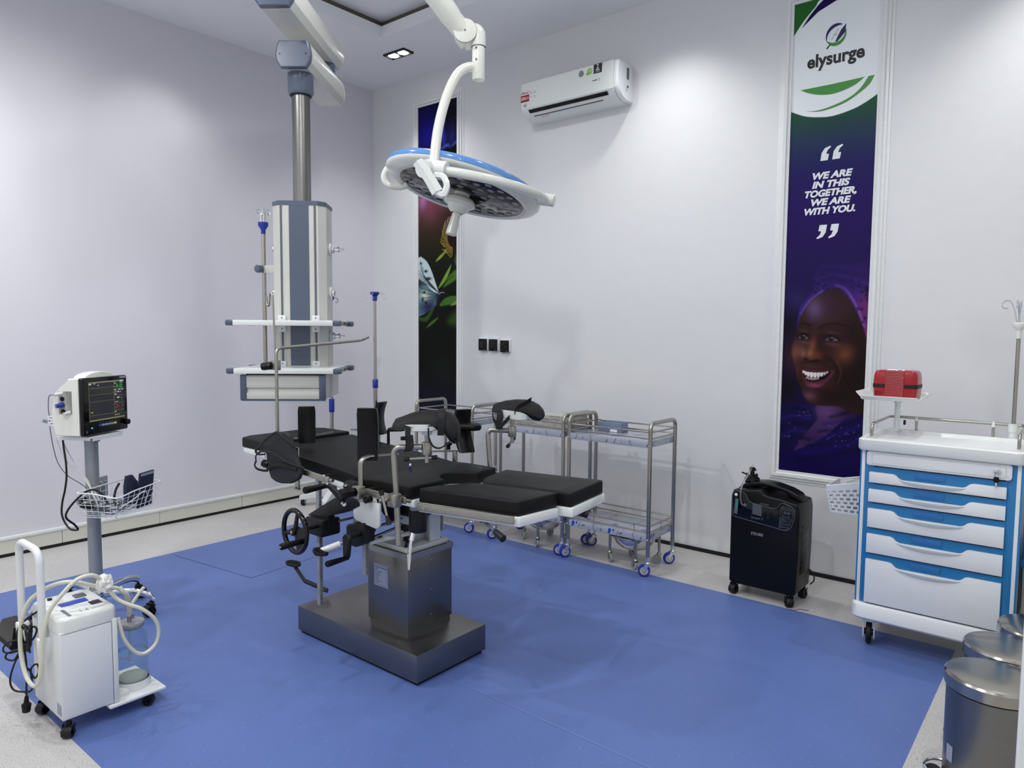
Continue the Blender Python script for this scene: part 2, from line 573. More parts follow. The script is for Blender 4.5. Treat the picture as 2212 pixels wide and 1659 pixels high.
# ------------------------------------------------------------------ printed wall banners
class Paint:
    """soft-shape painter on a grid of w x h metres; the colours are those of the printed sheet"""
    def __init__(self, w, h, step):
        self.nx, self.ny = int(w / step) + 1, int(h / step) + 1
        self.w, self.h = w, h
        xs = np.linspace(0, w, self.nx); ys = np.linspace(0, h, self.ny)
        self.X, self.Y = np.meshgrid(xs, ys)
        self.C = np.zeros((self.ny, self.nx, 3))
    def fill(self, c): self.C[:] = c
    def mix(self, a, c):
        a = a[..., None]
        self.C = self.C * (1 - a) + np.array(c, float) * a
    def sd(self, poly):
        X, Y = self.X, self.Y
        d = np.full(X.shape, 1e9); ins = np.zeros(X.shape, bool)
        n = len(poly)
        for i in range(n):
            x0, y0 = poly[i]; x1, y1 = poly[(i + 1) % n]
            ex, ey = x1 - x0, y1 - y0
            t = np.clip(((X - x0) * ex + (Y - y0) * ey) / (ex * ex + ey * ey + 1e-12), 0, 1)
            d = np.minimum(d, np.hypot(X - x0 - t * ex, Y - y0 - t * ey))
            cr = ((y0 > Y) != (y1 > Y)) & (X < (x1 - x0) * (Y - y0) / (y1 - y0 + 1e-12) + x0)
            ins ^= cr
        return np.where(ins, -d, d)
    def curve(self, poly, n=5):
        return [(p.x, p.y) for p in smooth_path([(q[0], q[1], 0) for q in poly], n, True)]
    def poly(self, pts, c, soft=0.003, a=1.0, curve=True):
        s = self.sd(self.curve(pts) if curve else pts)
        self.mix(np.clip(0.5 - s / (2 * soft), 0, 1) * a, c)
        return s
    def blob(self, x, y, rx, ry, c, a=1.0, rot=0.0, mask=None):
        dx, dy = self.X - x, self.Y - y
        cr, sr = math.cos(rot), math.sin(rot)
        u, v = (dx * cr + dy * sr) / rx, (-dx * sr + dy * cr) / ry
        k = np.exp(-(u * u + v * v)) * a
        if mask is not None: k = k * mask
        self.mix(k, c)
    def line(self, pts, c, w, soft=0.002, a=1.0, mask=None):
        P = [(p.x, p.y) for p in smooth_path([(q[0], q[1], 0) for q in pts], 5)] if len(pts) > 2 else pts
        d = np.full(self.X.shape, 1e9)
        for (x0, y0), (x1, y1) in zip(P, P[1:]):
            ex, ey = x1 - x0, y1 - y0
            t = np.clip(((self.X - x0) * ex + (self.Y - y0) * ey) / (ex * ex + ey * ey + 1e-12), 0, 1)
            d = np.minimum(d, np.hypot(self.X - x0 - t * ex, self.Y - y0 - t * ey))
        k = np.clip((w / 2 + soft - d) / (2 * soft), 0, 1) * a
        if mask is not None: k = k * mask
        self.mix(k, c)
    def mesh(self, name, ox, oz, y, parent, gain=0.62):
        s = np.clip(self.C, 0, 255) / 255.0
        l = np.where(s <= 0.04045, s / 12.92, ((s + 0.055) / 1.055) ** 2.4)
        l = l * (gain + 0.5 * np.clip(l.mean(-1, keepdims=True) * 1.6, 0, 1))
        nx, ny = self.nx, self.ny
        co = np.stack([self.X + ox, np.full(self.X.shape, y), self.Y + oz], -1).reshape(-1, 3)
        i = np.arange(nx * ny).reshape(ny, nx)
        F = np.stack([i[:-1, :-1], i[:-1, 1:], i[1:, 1:], i[1:, :-1]], -1).reshape(-1, 4)
        me = bpy.data.meshes.new(name)
        me.vertices.add(len(co)); me.vertices.foreach_set('co', co.astype(np.float32).ravel())
        me.loops.add(F.size); me.loops.foreach_set('vertex_index', F.astype(np.int32).ravel())
        me.polygons.add(len(F)); me.polygons.foreach_set('loop_start', (np.arange(len(F)) * 4).astype(np.int32))
        me.update(calc_edges=True)
        at = me.color_attributes.new('Col', 'FLOAT_COLOR', 'POINT')
        rgba = np.ones((nx * ny, 4), np.float32); rgba[:, :3] = np.minimum(l, 1).reshape(-1, 3)
        at.data.foreach_set('color', rgba.ravel())
        me.materials.append(MATS['print'])
        me.transform(Matrix.Translation(parent.location).inverted())
        o = bpy.data.objects.new(name, me)
        COL.objects.link(o)
        o.parent = parent
        return o

def moulding(t, x0, x1, z0, z1):
    """stepped white frame round an opening, mitred"""
    prof = [(0.0, 0.0), (0.0, 0.012), (0.014, 0.014), (0.018, 0.024), (0.034, 0.026), (0.040, 0.016), (0.052, 0.014), (0.056, 0.006), (0.070, 0.004), (0.070, 0.0)]
    g = G()
    b = bmesh.new()
    cs = [(x0, z0, -1, -1), (x1, z0, 1, -1), (x1, z1, 1, 1), (x0, z1, -1, 1)]
    R = [[b.verts.new((cx + sx * u, -h, cz + sz * u)) for (u, h) in prof] for (cx, cz, sx, sz) in cs]
    for k in range(4):
        A, B = R[k], R[(k + 1) % 4]
        for i in range(len(prof) - 1): b.faces.new((A[i], A[i + 1], B[i + 1], B[i]))
    bmesh.ops.recalc_face_normals(b, faces=b.faces)
    g.add_bm(b)
    return g.build('frame_moulding', 'gloss_trim', t, smooth=25)

# --- the tall banner with the portrait
OX, OZ, PW, PH = 3.735, 0.604, 0.457, 2.695
ban = thing('wall_banner', (OX + PW / 2, 0, OZ), 'tall framed banner with white logo panel, purple quotation and smiling woman in headscarf', 'poster', 'framed wall banners')
moulding(ban, OX, OX + PW, OZ, OZ + PH)
p = Paint(PW, PH, 0.0027)
Y = p.Y
def grad(stops):
    ys = [s[0] for s in stops]
    p.C = np.stack([np.interp(Y, ys, [s[1][k] for s in stops]) for k in range(3)], -1)
grad([(0, (30, 10, 92)), (0.5, (28, 14, 60)), (1.0, (34, 22, 88)), (1.2, (36, 20, 92)), (1.55, (40, 10, 104)), (1.75, (34, 30, 104)), (1.9, (44, 62, 100)), (2.1, (44, 100, 66)), (2.4, (44, 118, 52)), (2.7, (46, 124, 48))])
low = np.clip((1.25 - Y) / 0.2, 0, 1)
p.blob(0.05, 0.70, 0.05, 0.14, (64, 34, 40), 0.9)
p.blob(0.03, 0.86, 0.05, 0.10, (18, 12, 30), 0.9)
p.blob(0.07, 1.02, 0.06, 0.06, (54, 46, 104), 0.7)
p.blob(0.03, 0.50, 0.06, 0.08, (14, 10, 24), 0.9)
# garment
p.poly([(-0.02, 0.34), (0.06, 0.40), (0.125, 0.407), (0.206, 0.40), (0.205, 0.325), (0.14, 0.239), (0.058, 0.114), (-0.02, 0.03)], (22, 14, 78), 0.006)
p.poly([(0.206, 0.404), (0.349, 0.406), (0.47, 0.39), (0.40, 0.335), (0.352, 0.32), (0.298, 0.263), (0.21, 0.193), (0.084, 0.117), (0.13, 0.20), (0.173, 0.269), (0.209, 0.325)], (76, 48, 104), 0.006)
p.blob(0.26, 0.37, 0.07, 0.05, (112, 74, 132), 0.8)
p.blob(0.40, 0.37, 0.07, 0.05, (50, 26, 44), 0.9)
p.blob(0.17, 0.20, 0.06, 0.05, (52, 30, 70), 0.6)
p.poly([(0.48, 0.38), (0.42, 0.352), (0.352, 0.324), (0.298, 0.263), (0.22, 0.19), (0.143, 0.151), (0.014, 0.075), (-0.03, -0.05), (0.5, -0.05)], (24, 10, 84), 0.006)
for i in range(7):
    y0 = 0.05 + i * 0.045
    p.line([(0.10 + i * 0.03, y0 + 0.02), (0.24 + i * 0.02, y0 + 0.05), (0.46, y0 + 0.13)], (38, 24, 122) if i % 2 else (14, 6, 52), 0.014, 0.008, 0.6)
for i in range(5):
    p.line([(0.0, 0.36 - i * 0.055), (0.08, 0.38 - i * 0.045), (0.17, 0.36 - i * 0.04)], (52, 36, 130) if i % 2 else (12, 8, 44), 0.014, 0.008, 0.6)
rs = random.Random(3)
for i in range(34):
    x_, y_ = rs.choice([(rs.uniform(0.01, 0.19), rs.uniform(0.18, 0.37)), (rs.uniform(0.26, 0.44), rs.uniform(0.17, 0.32))])
    p.blob(x_, y_, rs.uniform(0.003, 0.006), rs.uniform(0.003, 0.005), (120, 110, 196), 0.7)
# head
FACE = [(0.084, 0.883), (0.076, 0.813), (0.052, 0.745), (0.048, 0.70), (0.066, 0.645), (0.078, 0.60), (0.088, 0.55), (0.112, 0.497), (0.133, 0.443), (0.172, 0.411), (0.243, 0.403), (0.317, 0.405), (0.39, 0.38), (0.48, 0.38), (0.48, 0.60), (0.475, 0.80), (0.408, 0.92), (0.366, 1.0), (0.291, 1.085), (0.227, 1.075), (0.165, 1.04), (0.11, 0.97)]
s = p.poly(FACE, (58, 32, 30), 0.004)
M_ = np.clip(0.5 - s / 0.012, 0, 1)
p.blob(0.18, 0.96, 0.06, 0.07, (128, 104, 168), 0.85, 0.3, M_)
p.blob(0.27, 0.97, 0.10, 0.09, (66, 42, 62), 0.7, 0, M_)
p.blob(0.25, 0.90, 0.05, 0.03, (74, 46, 52), 0.6, 0, M_)
p.blob(0.10, 0.715, 0.045, 0.05, (132, 84, 66), 0.8, 0, M_)
p.blob(0.068, 0.70, 0.02, 0.06, (150, 104, 100), 0.5, 0, M_)
p.blob(0.355, 0.70, 0.06, 0.055, (142, 82, 50), 0.85, 0.5, M_)
p.blob(0.43, 0.62, 0.05, 0.20, (30, 16, 16), 0.9, 0, M_)
p.blob(0.40, 0.82, 0.06, 0.07, (40, 22, 24), 0.8, 0, M_)
p.blob(0.37, 0.555, 0.07, 0.09, (34, 16, 14), 0.9, 0, M_)
p.blob(0.30, 0.46, 0.12, 0.05, (36, 18, 20), 0.85, 0, M_)
p.blob(0.16, 0.455, 0.045, 0.03, (118, 74, 96), 0.85, 0, M_)
p.blob(0.27, 0.53, 0.04, 0.04, (60, 32, 34), 0.6, 0, M_)
p.blob(0.09, 0.61, 0.02, 0.05, (88, 52, 50), 0.6, 0, M_)
# eyes, brows
for (ex, ey, rx, rot) in ((0.112, 0.80, 0.038, -0.15), (0.268, 0.79, 0.046, -0.1)):
    p.blob(ex, ey + 0.004, rx * 1.25, 0.030, (38, 20, 26), 0.85, rot, M_)
    p.blob(ex + 0.01, ey - 0.034, rx * 1.1, 0.012, (116, 78, 84), 0.6, rot, M_)
    p.blob(ex + 0.004, ey + 0.033, rx * 1.0, 0.010, (104, 68, 78), 0.5, rot, M_)
    p.poly([(ex - rx * 0.72, ey - 0.004), (ex - rx * 0.2, ey + 0.011), (ex + rx * 0.35, ey + 0.006), (ex + rx * 0.85, ey - 0.012), (ex + rx * 0.2, ey - 0.016), (ex - rx * 0.4, ey - 0.014)], (128, 108, 122), 0.003, 0.8)
    p.blob(ex + 0.000, ey - 0.003, 0.0125, 0.0135, (16, 8, 10), 1.0)
    p.blob(ex + 0.000, ey - 0.003, 0.0095, 0.0105, (10, 6, 8), 1.0)
    p.blob(ex + 0.004, ey + 0.003, 0.0028, 0.0028, (236, 232, 244), 1.0)
    p.line([(ex - rx * 0.8, ey - 0.005), (ex - rx * 0.1, ey + 0.014), (ex + rx * 0.5, ey + 0.007), (ex + rx * 1.05, ey - 0.014)], (10, 5, 8), 0.005, 0.0025)
p.line([(0.087, 0.862), (0.112, 0.876), (0.151, 0.864)], (30, 16, 20), 0.010, 0.006, 0.85)
p.line([(0.205, 0.853), (0.258, 0.874), (0.331, 0.866), (0.375, 0.842)], (30, 16, 20), 0.010, 0.006, 0.85)
# nose
p.blob(0.165, 0.73, 0.022, 0.07, (150, 92, 66), 0.75, -0.15, M_)
p.blob(0.19, 0.69, 0.045, 0.032, (122, 66, 42), 0.8, 0, M_)
p.blob(0.118, 0.70, 0.018, 0.018, (150, 104, 96), 0.75, 0, M_)
p.blob(0.155, 0.70, 0.014, 0.016, (178, 120, 92), 0.6, 0, M_)
p.blob(0.215, 0.76, 0.022, 0.05, (48, 26, 26), 0.6, 0.2, M_)
p.blob(0.17, 0.655, 0.05, 0.008, (26, 10, 10), 0.85, 0.05, M_)
p.blob(0.135, 0.668, 0.012, 0.006, (16, 6, 6), 0.8, 0, M_)
p.blob(0.195, 0.664, 0.014, 0.006, (16, 6, 6), 0.8, 0, M_)
p.blob(0.245, 0.68, 0.02, 0.03, (44, 22, 20), 0.6, 0, M_)
# mouth
p.blob(0.17, 0.625, 0.05, 0.012, (96, 60, 66), 0.5, 0, M_)
p.poly([(0.112, 0.608), (0.17, 0.607), (0.235, 0.603), (0.292, 0.606), (0.275, 0.565), (0.240, 0.525), (0.182, 0.500), (0.138, 0.520), (0.118, 0.565)], (96, 44, 62), 0.004)
p.blob(0.185, 0.517, 0.045, 0.012, (148, 76, 104), 0.85, 0, M_)
p.poly([(0.121, 0.601), (0.165, 0.595), (0.215, 0.593), (0.272, 0.600), (0.252, 0.565), (0.215, 0.545), (0.17, 0.538), (0.136, 0.552)], (26, 8, 10), 0.002)
TE = [(0.1235, 0.0075), (0.1355, 0.0085), (0.150, 0.0105), (0.1685, 0.0120), (0.188, 0.0118), (0.207, 0.0110), (0.2245, 0.0105), (0.2405, 0.0090), (0.254, 0.0070)]
for k, (tx, tw) in enumerate(TE):
    ty = 0.6005 - 0.010 * math.sin(pi * k / 8) ** 0.8
    hh = [0.016, 0.021, 0.026, 0.029, 0.028, 0.026, 0.022, 0.017, 0.012][k]
    v_ = 226 - 3 * abs(k - 3) - (20 if k > 6 else 0)
    p.poly([(tx - tw * 0.72, ty), (tx + tw * 0.72, ty), (tx + tw * 0.78, ty - hh * 0.55), (tx + tw * 0.45, ty - hh), (tx - tw * 0.45, ty - hh), (tx - tw * 0.78, ty - hh * 0.55)], (v_, v_ - 8, v_ - 8), 0.0013, 0.95)
for k in range(6):
    tx = 0.143 + k * 0.0125
    ty = 0.5655 - 0.006 * math.sin(pi * k / 5)
    p.poly([(tx - 0.0055, ty), (tx + 0.0055, ty), (tx + 0.005, ty - 0.012), (tx - 0.005, ty - 0.012)], (186, 170, 168), 0.0014, 0.85)
p.line([(0.30, 0.665), (0.322, 0.62), (0.326, 0.585), (0.312, 0.535)], (132, 86, 62), 0.005, 0.006, 0.5)
p.line([(0.262, 0.675), (0.296, 0.64), (0.312, 0.60), (0.306, 0.55)], (30, 14, 14), 0.012, 0.009, 0.7)
# headscarf
SCF = [(0.078, 0.85), (0.088, 0.962), (0.137, 1.031), (0.165, 1.073), (0.160, 1.142), (0.189, 1.201), (0.245, 1.215), (0.35, 1.205), (0.48, 1.19), (0.48, 0.80), (0.455, 0.79), (0.425, 0.88), (0.385, 0.965), (0.33, 1.045), (0.28, 1.078), (0.225, 1.058), (0.16, 1.02), (0.112, 0.955), (0.09, 0.90)]
s = p.poly(SCF, (66, 40, 132), 0.004)
MS = np.clip(0.5 - s / 0.01, 0, 1)
p.blob(0.30, 1.14, 0.13, 0.07, (46, 28, 112), 0.8, 0, MS)
p.blob(0.44, 0.95, 0.05, 0.10, (124, 48, 120), 0.9, 0, MS)
p.blob(0.46, 0.83, 0.03, 0.06, (150, 44, 104), 0.9, 0, MS)
p.line([(0.10, 0.93), (0.14, 1.0), (0.21, 1.06)], (150, 120, 206), 0.010, 0.006, 0.7, MS)
p.line([(0.285, 1.09), (0.34, 1.06), (0.395, 0.97), (0.44, 0.86)], (150, 96, 196), 0.012, 0.007, 0.75, MS)
for i in range(4):
    p.line([(0.17, 1.10 + i * 0.03), (0.27, 1.13 + i * 0.022), (0.45, 1.06 + i * 0.035)], (96, 66, 170) if i % 2 else (30, 18, 84), 0.008, 0.006, 0.6, MS)
rs = random.Random(9)
for i in range(44):
    fx, fy = rs.choice([(rs.uniform(0.16, 0.30), rs.uniform(1.05, 1.16)), (rs.uniform(0.36, 0.45), rs.uniform(0.86, 1.12))])
    p.blob(fx, fy, rs.uniform(0.005, 0.011), rs.uniform(0.004, 0.008), (20, 10, 50), 0.75, rs.uniform(0, 3), MS)
p.mix(np.clip((Y - 1.02) / 0.22, 0, 0.75) * np.clip((1.30 - Y) / 0.05, 0, 1), (36, 18, 92))
# white logo field with its curved edges
def cap(pts, c, soft=0.0015): p.poly(pts, c, soft, curve=False)
arc_bot = [(v.x, v.y) for v in smooth_path([(-0.01, 2.102, 0), (0.075, 2.06, 0), (0.151, 2.041, 0), (0.232, 2.034, 0), (0.333, 2.052, 0), (0.401, 2.079, 0), (0.470, 2.118, 0)], 6)]
arc_top = [(v.x, v.y) for v in smooth_path([(0.47, 2.75, 0), (0.17, 2.70, 0), (0.111, 2.653, 0), (0.048, 2.588, 0), (-0.01, 2.51, 0)], 6)]
cap(arc_bot + arc_top, (222, 228, 230))
cap([(v.x, v.y) for v in smooth_path([(0.19, 2.71, 0), (0.128, 2.66, 0), (0.085, 2.615, 0), (0.042, 2.556, 0), (0.129, 2.624, 0), (0.224, 2.660, 0), (0.34, 2.668, 0), (0.47, 2.645, 0), (0.47, 2.72, 0)], 1)], (36, 14, 88))
pr = p.mesh('print', OX, OZ, -0.003, ban)
def L2(pts, n=6): return [(v.x, v.y) for v in smooth_path([(q[0], q[1], 0) for q in pts], n)]
bm_ = lambda x, y, d=0.0: WALLF(OX + x, OZ + y, -0.0035 - d)
F0 = bm_(0, 0)
G().prism([(0.047, 2.210), (0.217, 2.2095), (0.388, 2.214)] + L2([(0.388, 2.214), (0.343, 2.183), (0.282, 2.163), (0.219, 2.155), (0.154, 2.164), (0.096, 2.184), (0.047, 2.210)])[1:-1], F0, 0.0005).prism(L2([(0.078, 2.086), (0.149, 2.079), (0.237, 2.093), (0.315, 2.120), (0.367, 2.157), (0.407, 2.213)]) + L2([(0.438, 2.213), (0.412, 2.169), (0.361, 2.131), (0.30, 2.098), (0.23, 2.079), (0.157, 2.072), (0.078, 2.086)]), F0, 0.0005).build('leaf_swoosh', 'ink_green', ban, smooth=0)
# logo: two arcs round a pulse line, crossed by a blade
cx, cy = 0.231, 2.474
def arcband(a0, a1, r0, r1, n=20):
    A = [math.radians(a0 + (a1 - a0) * k / n) for k in range(n + 1)]
    ww = [math.sin(pi * min(1, max(0, k / n)) ** 0.8) for k in range(n + 1)]
    return [(cx + (r1) * math.cos(a), cy + r1 * 1.12 * math.sin(a)) for a in A] + [(cx + (r1 - (r1 - r0) * (0.15 + 0.85 * w)) * math.cos(a), cy + (r1 - (r1 - r0) * (0.15 + 0.85 * w)) * 1.12 * math.sin(a)) for a, w in reversed(list(zip(A, ww)))]
G().prism(arcband(55, 205, 0.038, 0.055), F0, 0.0005).prism([(0.282, 2.522), (0.278, 2.478), (0.238, 2.436), (0.226, 2.436), (0.255, 2.495)], F0, 0.0006).prism([(0.205, 2.428), (0.186, 2.405), (0.180, 2.412), (0.196, 2.428)], F0, 0.0006).build('logo_arc', 'ink_navy', ban, smooth=0)
G().prism(arcband(205, 380, 0.036, 0.054), F0, 0.0005).build('logo_arc', 'ink_green', ban, smooth=0)
pl_ = [(0.207, 2.452), (0.222, 2.475), (0.219, 2.482), (0.236, 2.468), (0.230, 2.486), (0.243, 2.503)]
G().tube([F0 @ Vector((x, y, 0.0004)) for x, y in pl_], 0.0010, 5).build('logo_pulse', 'ink_dark_green', ban)
G().text('elysurge', bm_(0.231, 2.352), 0.098, 0.0030, depth=0.0006, sx=0.93).build('lettering', 'ink_black', ban, smooth=0)
g = G()
for s_, x_, y_, z_ in [('WE ARE', 0.232, 1.7095, 0.052), ('IN THIS', 0.229, 1.660, 0.052), ('TOGETHER,', 0.229, 1.611, 0.052), ('WE ARE', 0.229, 1.562, 0.052), ('WITH YOU.', 0.228, 1.512, 0.052)]:
    g.text(s_, bm_(x_, y_), z_ * 0.97, 0.0024, 0.22, sx=1.16 if len(s_) < 9 else 1.05)
def quote(cx_, cy_, sgn):
    for dx in (-0.032, 0.032):
        pts = [(-0.026, -0.038), (0.014, -0.038), (0.020, -0.004), (0.004, -0.002), (0.012, 0.018), (0.030, 0.034), (0.024, 0.040), (-0.004, 0.030), (-0.020, 0.006)]
        g.prism([(cx_ + dx + sgn * x, cy_ + sgn * y) for x, y in pts], F0, 0.0006)
quote(0.230, 1.832, 1)
quote(0.228, 1.396, -1)
g.build('lettering', 'ink_white', ban, smooth=0)

# --- the narrow banner with the butterfly
OX, OZ, PW, PH = 0.598, 0.60, 0.462, 2.712
bf = thing('wall_banner', (OX + PW / 2, 0, OZ), 'tall framed banner with a butterfly among green leaves beside the corner', 'poster', 'framed wall banners')
moulding(bf, OX, OX + PW, OZ, OZ + PH)
p = Paint(PW, PH, 0.004)
Y = p.Y
grad([(0, (30, 32, 62)), (0.30, (22, 24, 40)), (0.5, (14, 20, 16)), (1.0, (16, 20, 14)), (1.4, (26, 30, 16)), (1.65, (64, 48, 34)), (1.9, (124, 72, 86)), (2.15, (70, 40, 80)), (2.3, (16, 10, 26)), (2.45, (20, 14, 84)), (2.72, (14, 10, 60))])
p.blob(0.06, 1.93, 0.06, 0.08, (186, 128, 196), 0.8)
p.blob(0.15, 1.84, 0.08, 0.10, (146, 74, 96), 0.6)
p.blob(0.30, 1.92, 0.05, 0.08, (150, 112, 92), 0.6)
p.blob(0.40, 1.7, 0.12, 0.2, (52, 34, 22), 0.7)
p.blob(0.10, 2.50, 0.14, 0.16, (26, 20, 150), 0.9)
p.blob(0.40, 2.62, 0.12, 0.16, (10, 6, 26), 0.9)
p.blob(0.30, 2.42, 0.03, 0.10, (44, 66, 190), 0.7, 0.15)
p.blob(0.40, 2.40, 0.04, 0.09, (40, 46, 130), 0.6, -0.1)
p.line([(0.24, 2.36), (0.29, 2.33), (0.34, 2.35), (0.39, 2.33), (0.46, 2.37)], (78, 100, 226), 0.02, 0.012, 0.85)
p.poly([(-0.02, 2.29), (0.2, 2.33), (0.30, 2.32), (0.5, 2.33), (0.5, 2.22), (-0.02, 2.2)], (12, 8, 14), 0.02)
rs = random.Random(5)
for i in range(26): p.blob(rs.uniform(0, 0.46), rs.uniform(2.3, 2.7), 0.002, 0.002, (150, 160, 230), 0.8)
for i in range(16): p.blob(rs.uniform(0, 0.46), rs.uniform(1.75, 2.0), 0.003, 0.003, (220, 180, 190), 0.6)
GR = (104, 142, 44)
for pts, c, so in [([(0.208, 1.404), (0.253, 1.45), (0.355, 1.505), (0.285, 1.437)], (150, 172, 58), 0.004), ([(0.24, 1.181), (0.285, 1.247), (0.394, 1.375), (0.348, 1.267), (0.269, 1.192)], (130, 176, 62), 0.005),
                   ([(0.29, 1.19), (0.379, 1.288), (0.47, 1.335), (0.47, 1.262), (0.36, 1.205)], (84, 132, 46), 0.008), ([(0.253, 1.034), (0.332, 1.1), (0.47, 1.11), (0.47, 1.06), (0.348, 1.036)], (76, 128, 48), 0.006),
                   ([(0.379, 1.032), (0.47, 1.08), (0.47, 1.045)], (128, 168, 70), 0.004), ([(0.089, 0.841), (0.155, 0.899), (0.245, 0.938), (0.188, 0.887)], (84, 118, 50), 0.006),
                   ([(0.0, 0.94), (0.08, 0.94), (0.20, 1.04), (0.12, 0.91), (0.02, 0.905)], (62, 96, 40), 0.012), ([(0.34, 0.898), (0.47, 1.0), (0.47, 0.865)], (50, 84, 34), 0.03), ([(0.43, 1.40), (0.47, 1.55), (0.47, 1.36)], (92, 120, 50), 0.008)]:
    p.poly(pts, c, so)
p.blob(0.30, 0.50, 0.12, 0.10, (30, 44, 28), 0.6)
p.blob(0.43, 1.56, 0.10, 0.12, (40, 22, 14), 0.9)
for i in range(22):
    a = math.radians(95 + i * 7.5)
    r0, r1 = 0.085, 0.125 + 0.02 * rs.random()
    qx, qy = 0.43, 1.60
    p.line([(qx + r0 * math.cos(a), qy + r0 * 1.1 * math.sin(a)), (qx + r1 * math.cos(a + 0.1), qy + r1 * 1.1 * math.sin(a + 0.1)), (qx + (r1 + 0.02) * math.cos(a - 0.05), qy + (r1 + 0.02) * 1.1 * math.sin(a - 0.05))], (196, 176, 70) if i > 6 else (190, 170, 150), 0.006, 0.003)
W1 = [(-0.01, 1.24), (-0.01, 1.43), (0.02, 1.455), (0.041, 1.457), (0.075, 1.44), (0.107, 1.413), (0.14, 1.37), (0.164, 1.331), (0.19, 1.28), (0.213, 1.227), (0.25, 1.158), (0.253, 1.135), (0.20, 1.145), (0.156, 1.165), (0.10, 1.21), (0.057, 1.245)]
s1 = p.poly(W1, (186, 204, 206), 0.003)
m1 = np.clip(0.5 - s1 / 0.006, 0, 1)
W2 = [(-0.01, 1.25), (0.057, 1.239), (0.11, 1.20), (0.156, 1.161), (0.21, 1.14), (0.25, 1.125), (0.245, 1.08), (0.213, 1.035), (0.165, 1.005), (0.123, 0.991), (0.08, 0.97), (0.04, 0.955), (-0.01, 0.97)]
s2 = p.poly(W2, (96, 130, 142), 0.003)
m2 = np.clip(0.5 - s2 / 0.006, 0, 1)
p.blob(0.07, 1.12, 0.06, 0.05, (214, 220, 200), 0.95, 0, m2)
p.blob(0.12, 1.02, 0.09, 0.05, (52, 52, 92), 0.95, 0, m2)
p.blob(0.01, 1.23, 0.04, 0.03, (34, 40, 52), 0.8, 0, m2)
for i in range(7):
    p.line([(0.235, 1.15), (0.12 - i * 0.012, 1.21 + i * 0.018), (0.02 + (6 - i) * 0.016 if i > 3 else 0.0, 1.26 + i * 0.027)], (36, 44, 52), 0.0045, 0.002, 0.9, m1)
    p.line([(0.235, 1.12), (0.12, 1.20 - i * 0.032), (0.0 + i * 0.012, 1.235 - i * 0.042)], (30, 36, 58), 0.004, 0.002, 0.8, m2)
p.line([(0.041, 1.457), (0.107, 1.413), (0.164, 1.331), (0.213, 1.227), (0.25, 1.15)], (24, 28, 34), 0.008, 0.003)
for bx, by, rx, ry in [(0.12, 1.265, 0.03, 0.012), (0.09, 1.33, 0.018, 0.01), (0.05, 1.09, 0.012, 0.016), (0.07, 1.15, 0.014, 0.01), (0.09, 1.06, 0.012, 0.012), (0.03, 1.40, 0.014, 0.006)]:
    p.blob(bx, by, rx, ry, (22, 26, 32), 1.0)
p.blob(0.237, 1.09, 0.018, 0.055, (30, 30, 52), 1.0, -0.25)
p.line([(0.25, 1.14), (0.30, 1.205), (0.345, 1.24)], (14, 16, 16), 0.004, 0.002)
p.line([(0.255, 1.13), (0.33, 1.225), (0.41, 1.275)], (14, 16, 16), 0.004, 0.002)
p.line([(0.25, 1.13), (0.28, 1.145), (0.31, 1.14)], (190, 196, 200), 0.006, 0.003)
p.line([(0.245, 1.09), (0.29, 1.06), (0.33, 1.02)], (12, 14, 16), 0.003, 0.002)
p.mesh('print', OX, OZ, -0.003, bf)

# ------------------------------------------------------------------ air conditioner
ac = thing('air_conditioner', (2.28, 0, 2.94), 'white split air conditioner with stickers high on the back wall', 'air conditioner')
AX0, AX1 = 1.878, 2.682
prof = [(0.0, 2.945), (0.10, 2.945), (0.150, 2.962), (0.183, 2.992), (0.198, 3.012), (0.204, 3.06), (0.204, 3.15), (0.198, 3.190), (0.180, 3.200), (0.0, 3.200)]
ring = lambda x, k=0.0: [(x, -max(0, d - k), z + (k if z < 3.05 else -k)) for d, z in prof]
G().loft([ring(AX0, 0.006), ring(AX0 + 0.006), ring(AX1 - 0.03), ring(AX1 - 0.03)]).build('body', 'white_gloss', ac, smooth=25)
G().loft([ring(AX1 - 0.028, 0.004), ring(AX1 - 0.012, 0.004), ring(AX1, 0.012)]).build('end_cap', 'white_powder', ac, smooth=25)
fr = frame((AX0, -0.1925, 3.004), (1, 0, 0), (0, 0.5, -0.45))   # along the lower lip
nrm = frame((AX0, 0, 0), (1, 0, 0), (0, 0, 1))
# outlet: dark slot, vanes, louver
sl = frame((0, -0.196, 3.004), (1, 0, 0), (0, 0.62, -0.50))
G().prism([(1.945, 0.004), (2.600, 0.004), (2.600, 0.030), (1.945, 0.030)], sl, -0.006).build('outlet_slot', 'black_gloss', ac, smooth=0)
g = G()
for k in range(22):
    x = 1.965 + k * 0.0285
    g.prism([(x, 0.006), (x + (0.007 if k % 2 else 0.003), 0.006), (x + (0.011 if k % 2 else 0.006), 0.029), (x + 0.004, 0.029)], sl, 0.0065)
g.build('vane', 'ink_grey', ac, smooth=0)
G().prism([(1.935, 0.030), (2.635, 0.030), (2.632, 0.052), (1.940, 0.052)], sl, 0.012, 0.003).build('louver', 'white_gloss', ac)
G().prism([(1.965, 0.056), (2.545, 0.056), (2.545, 0.064), (1.965, 0.064)], sl, -0.005).build('outlet_slot', 'ink_grey', ac, smooth=0)
G().prism([(2.02, 0.070), (2.085, 0.070), (2.085, 0.083), (2.02, 0.083)], sl, -0.0045).build('sticker', 'ink_pink', ac, smooth=0)
acf = lambda x, z, d=0.0: WALLF(x, z, -0.2045 - d)
def sticker(x0, z0, x1, z1, m_, name='sticker', d=0.0): return G().prism([(0, 0), (x1 - x0, 0), (x1 - x0, z1 - z0), (0, z1 - z0)], acf(x0, z0, d), 0.0006).build(name, m_, ac, smooth=0)
sticker(1.882, 3.058, 1.958, 3.105, 'ink_red')
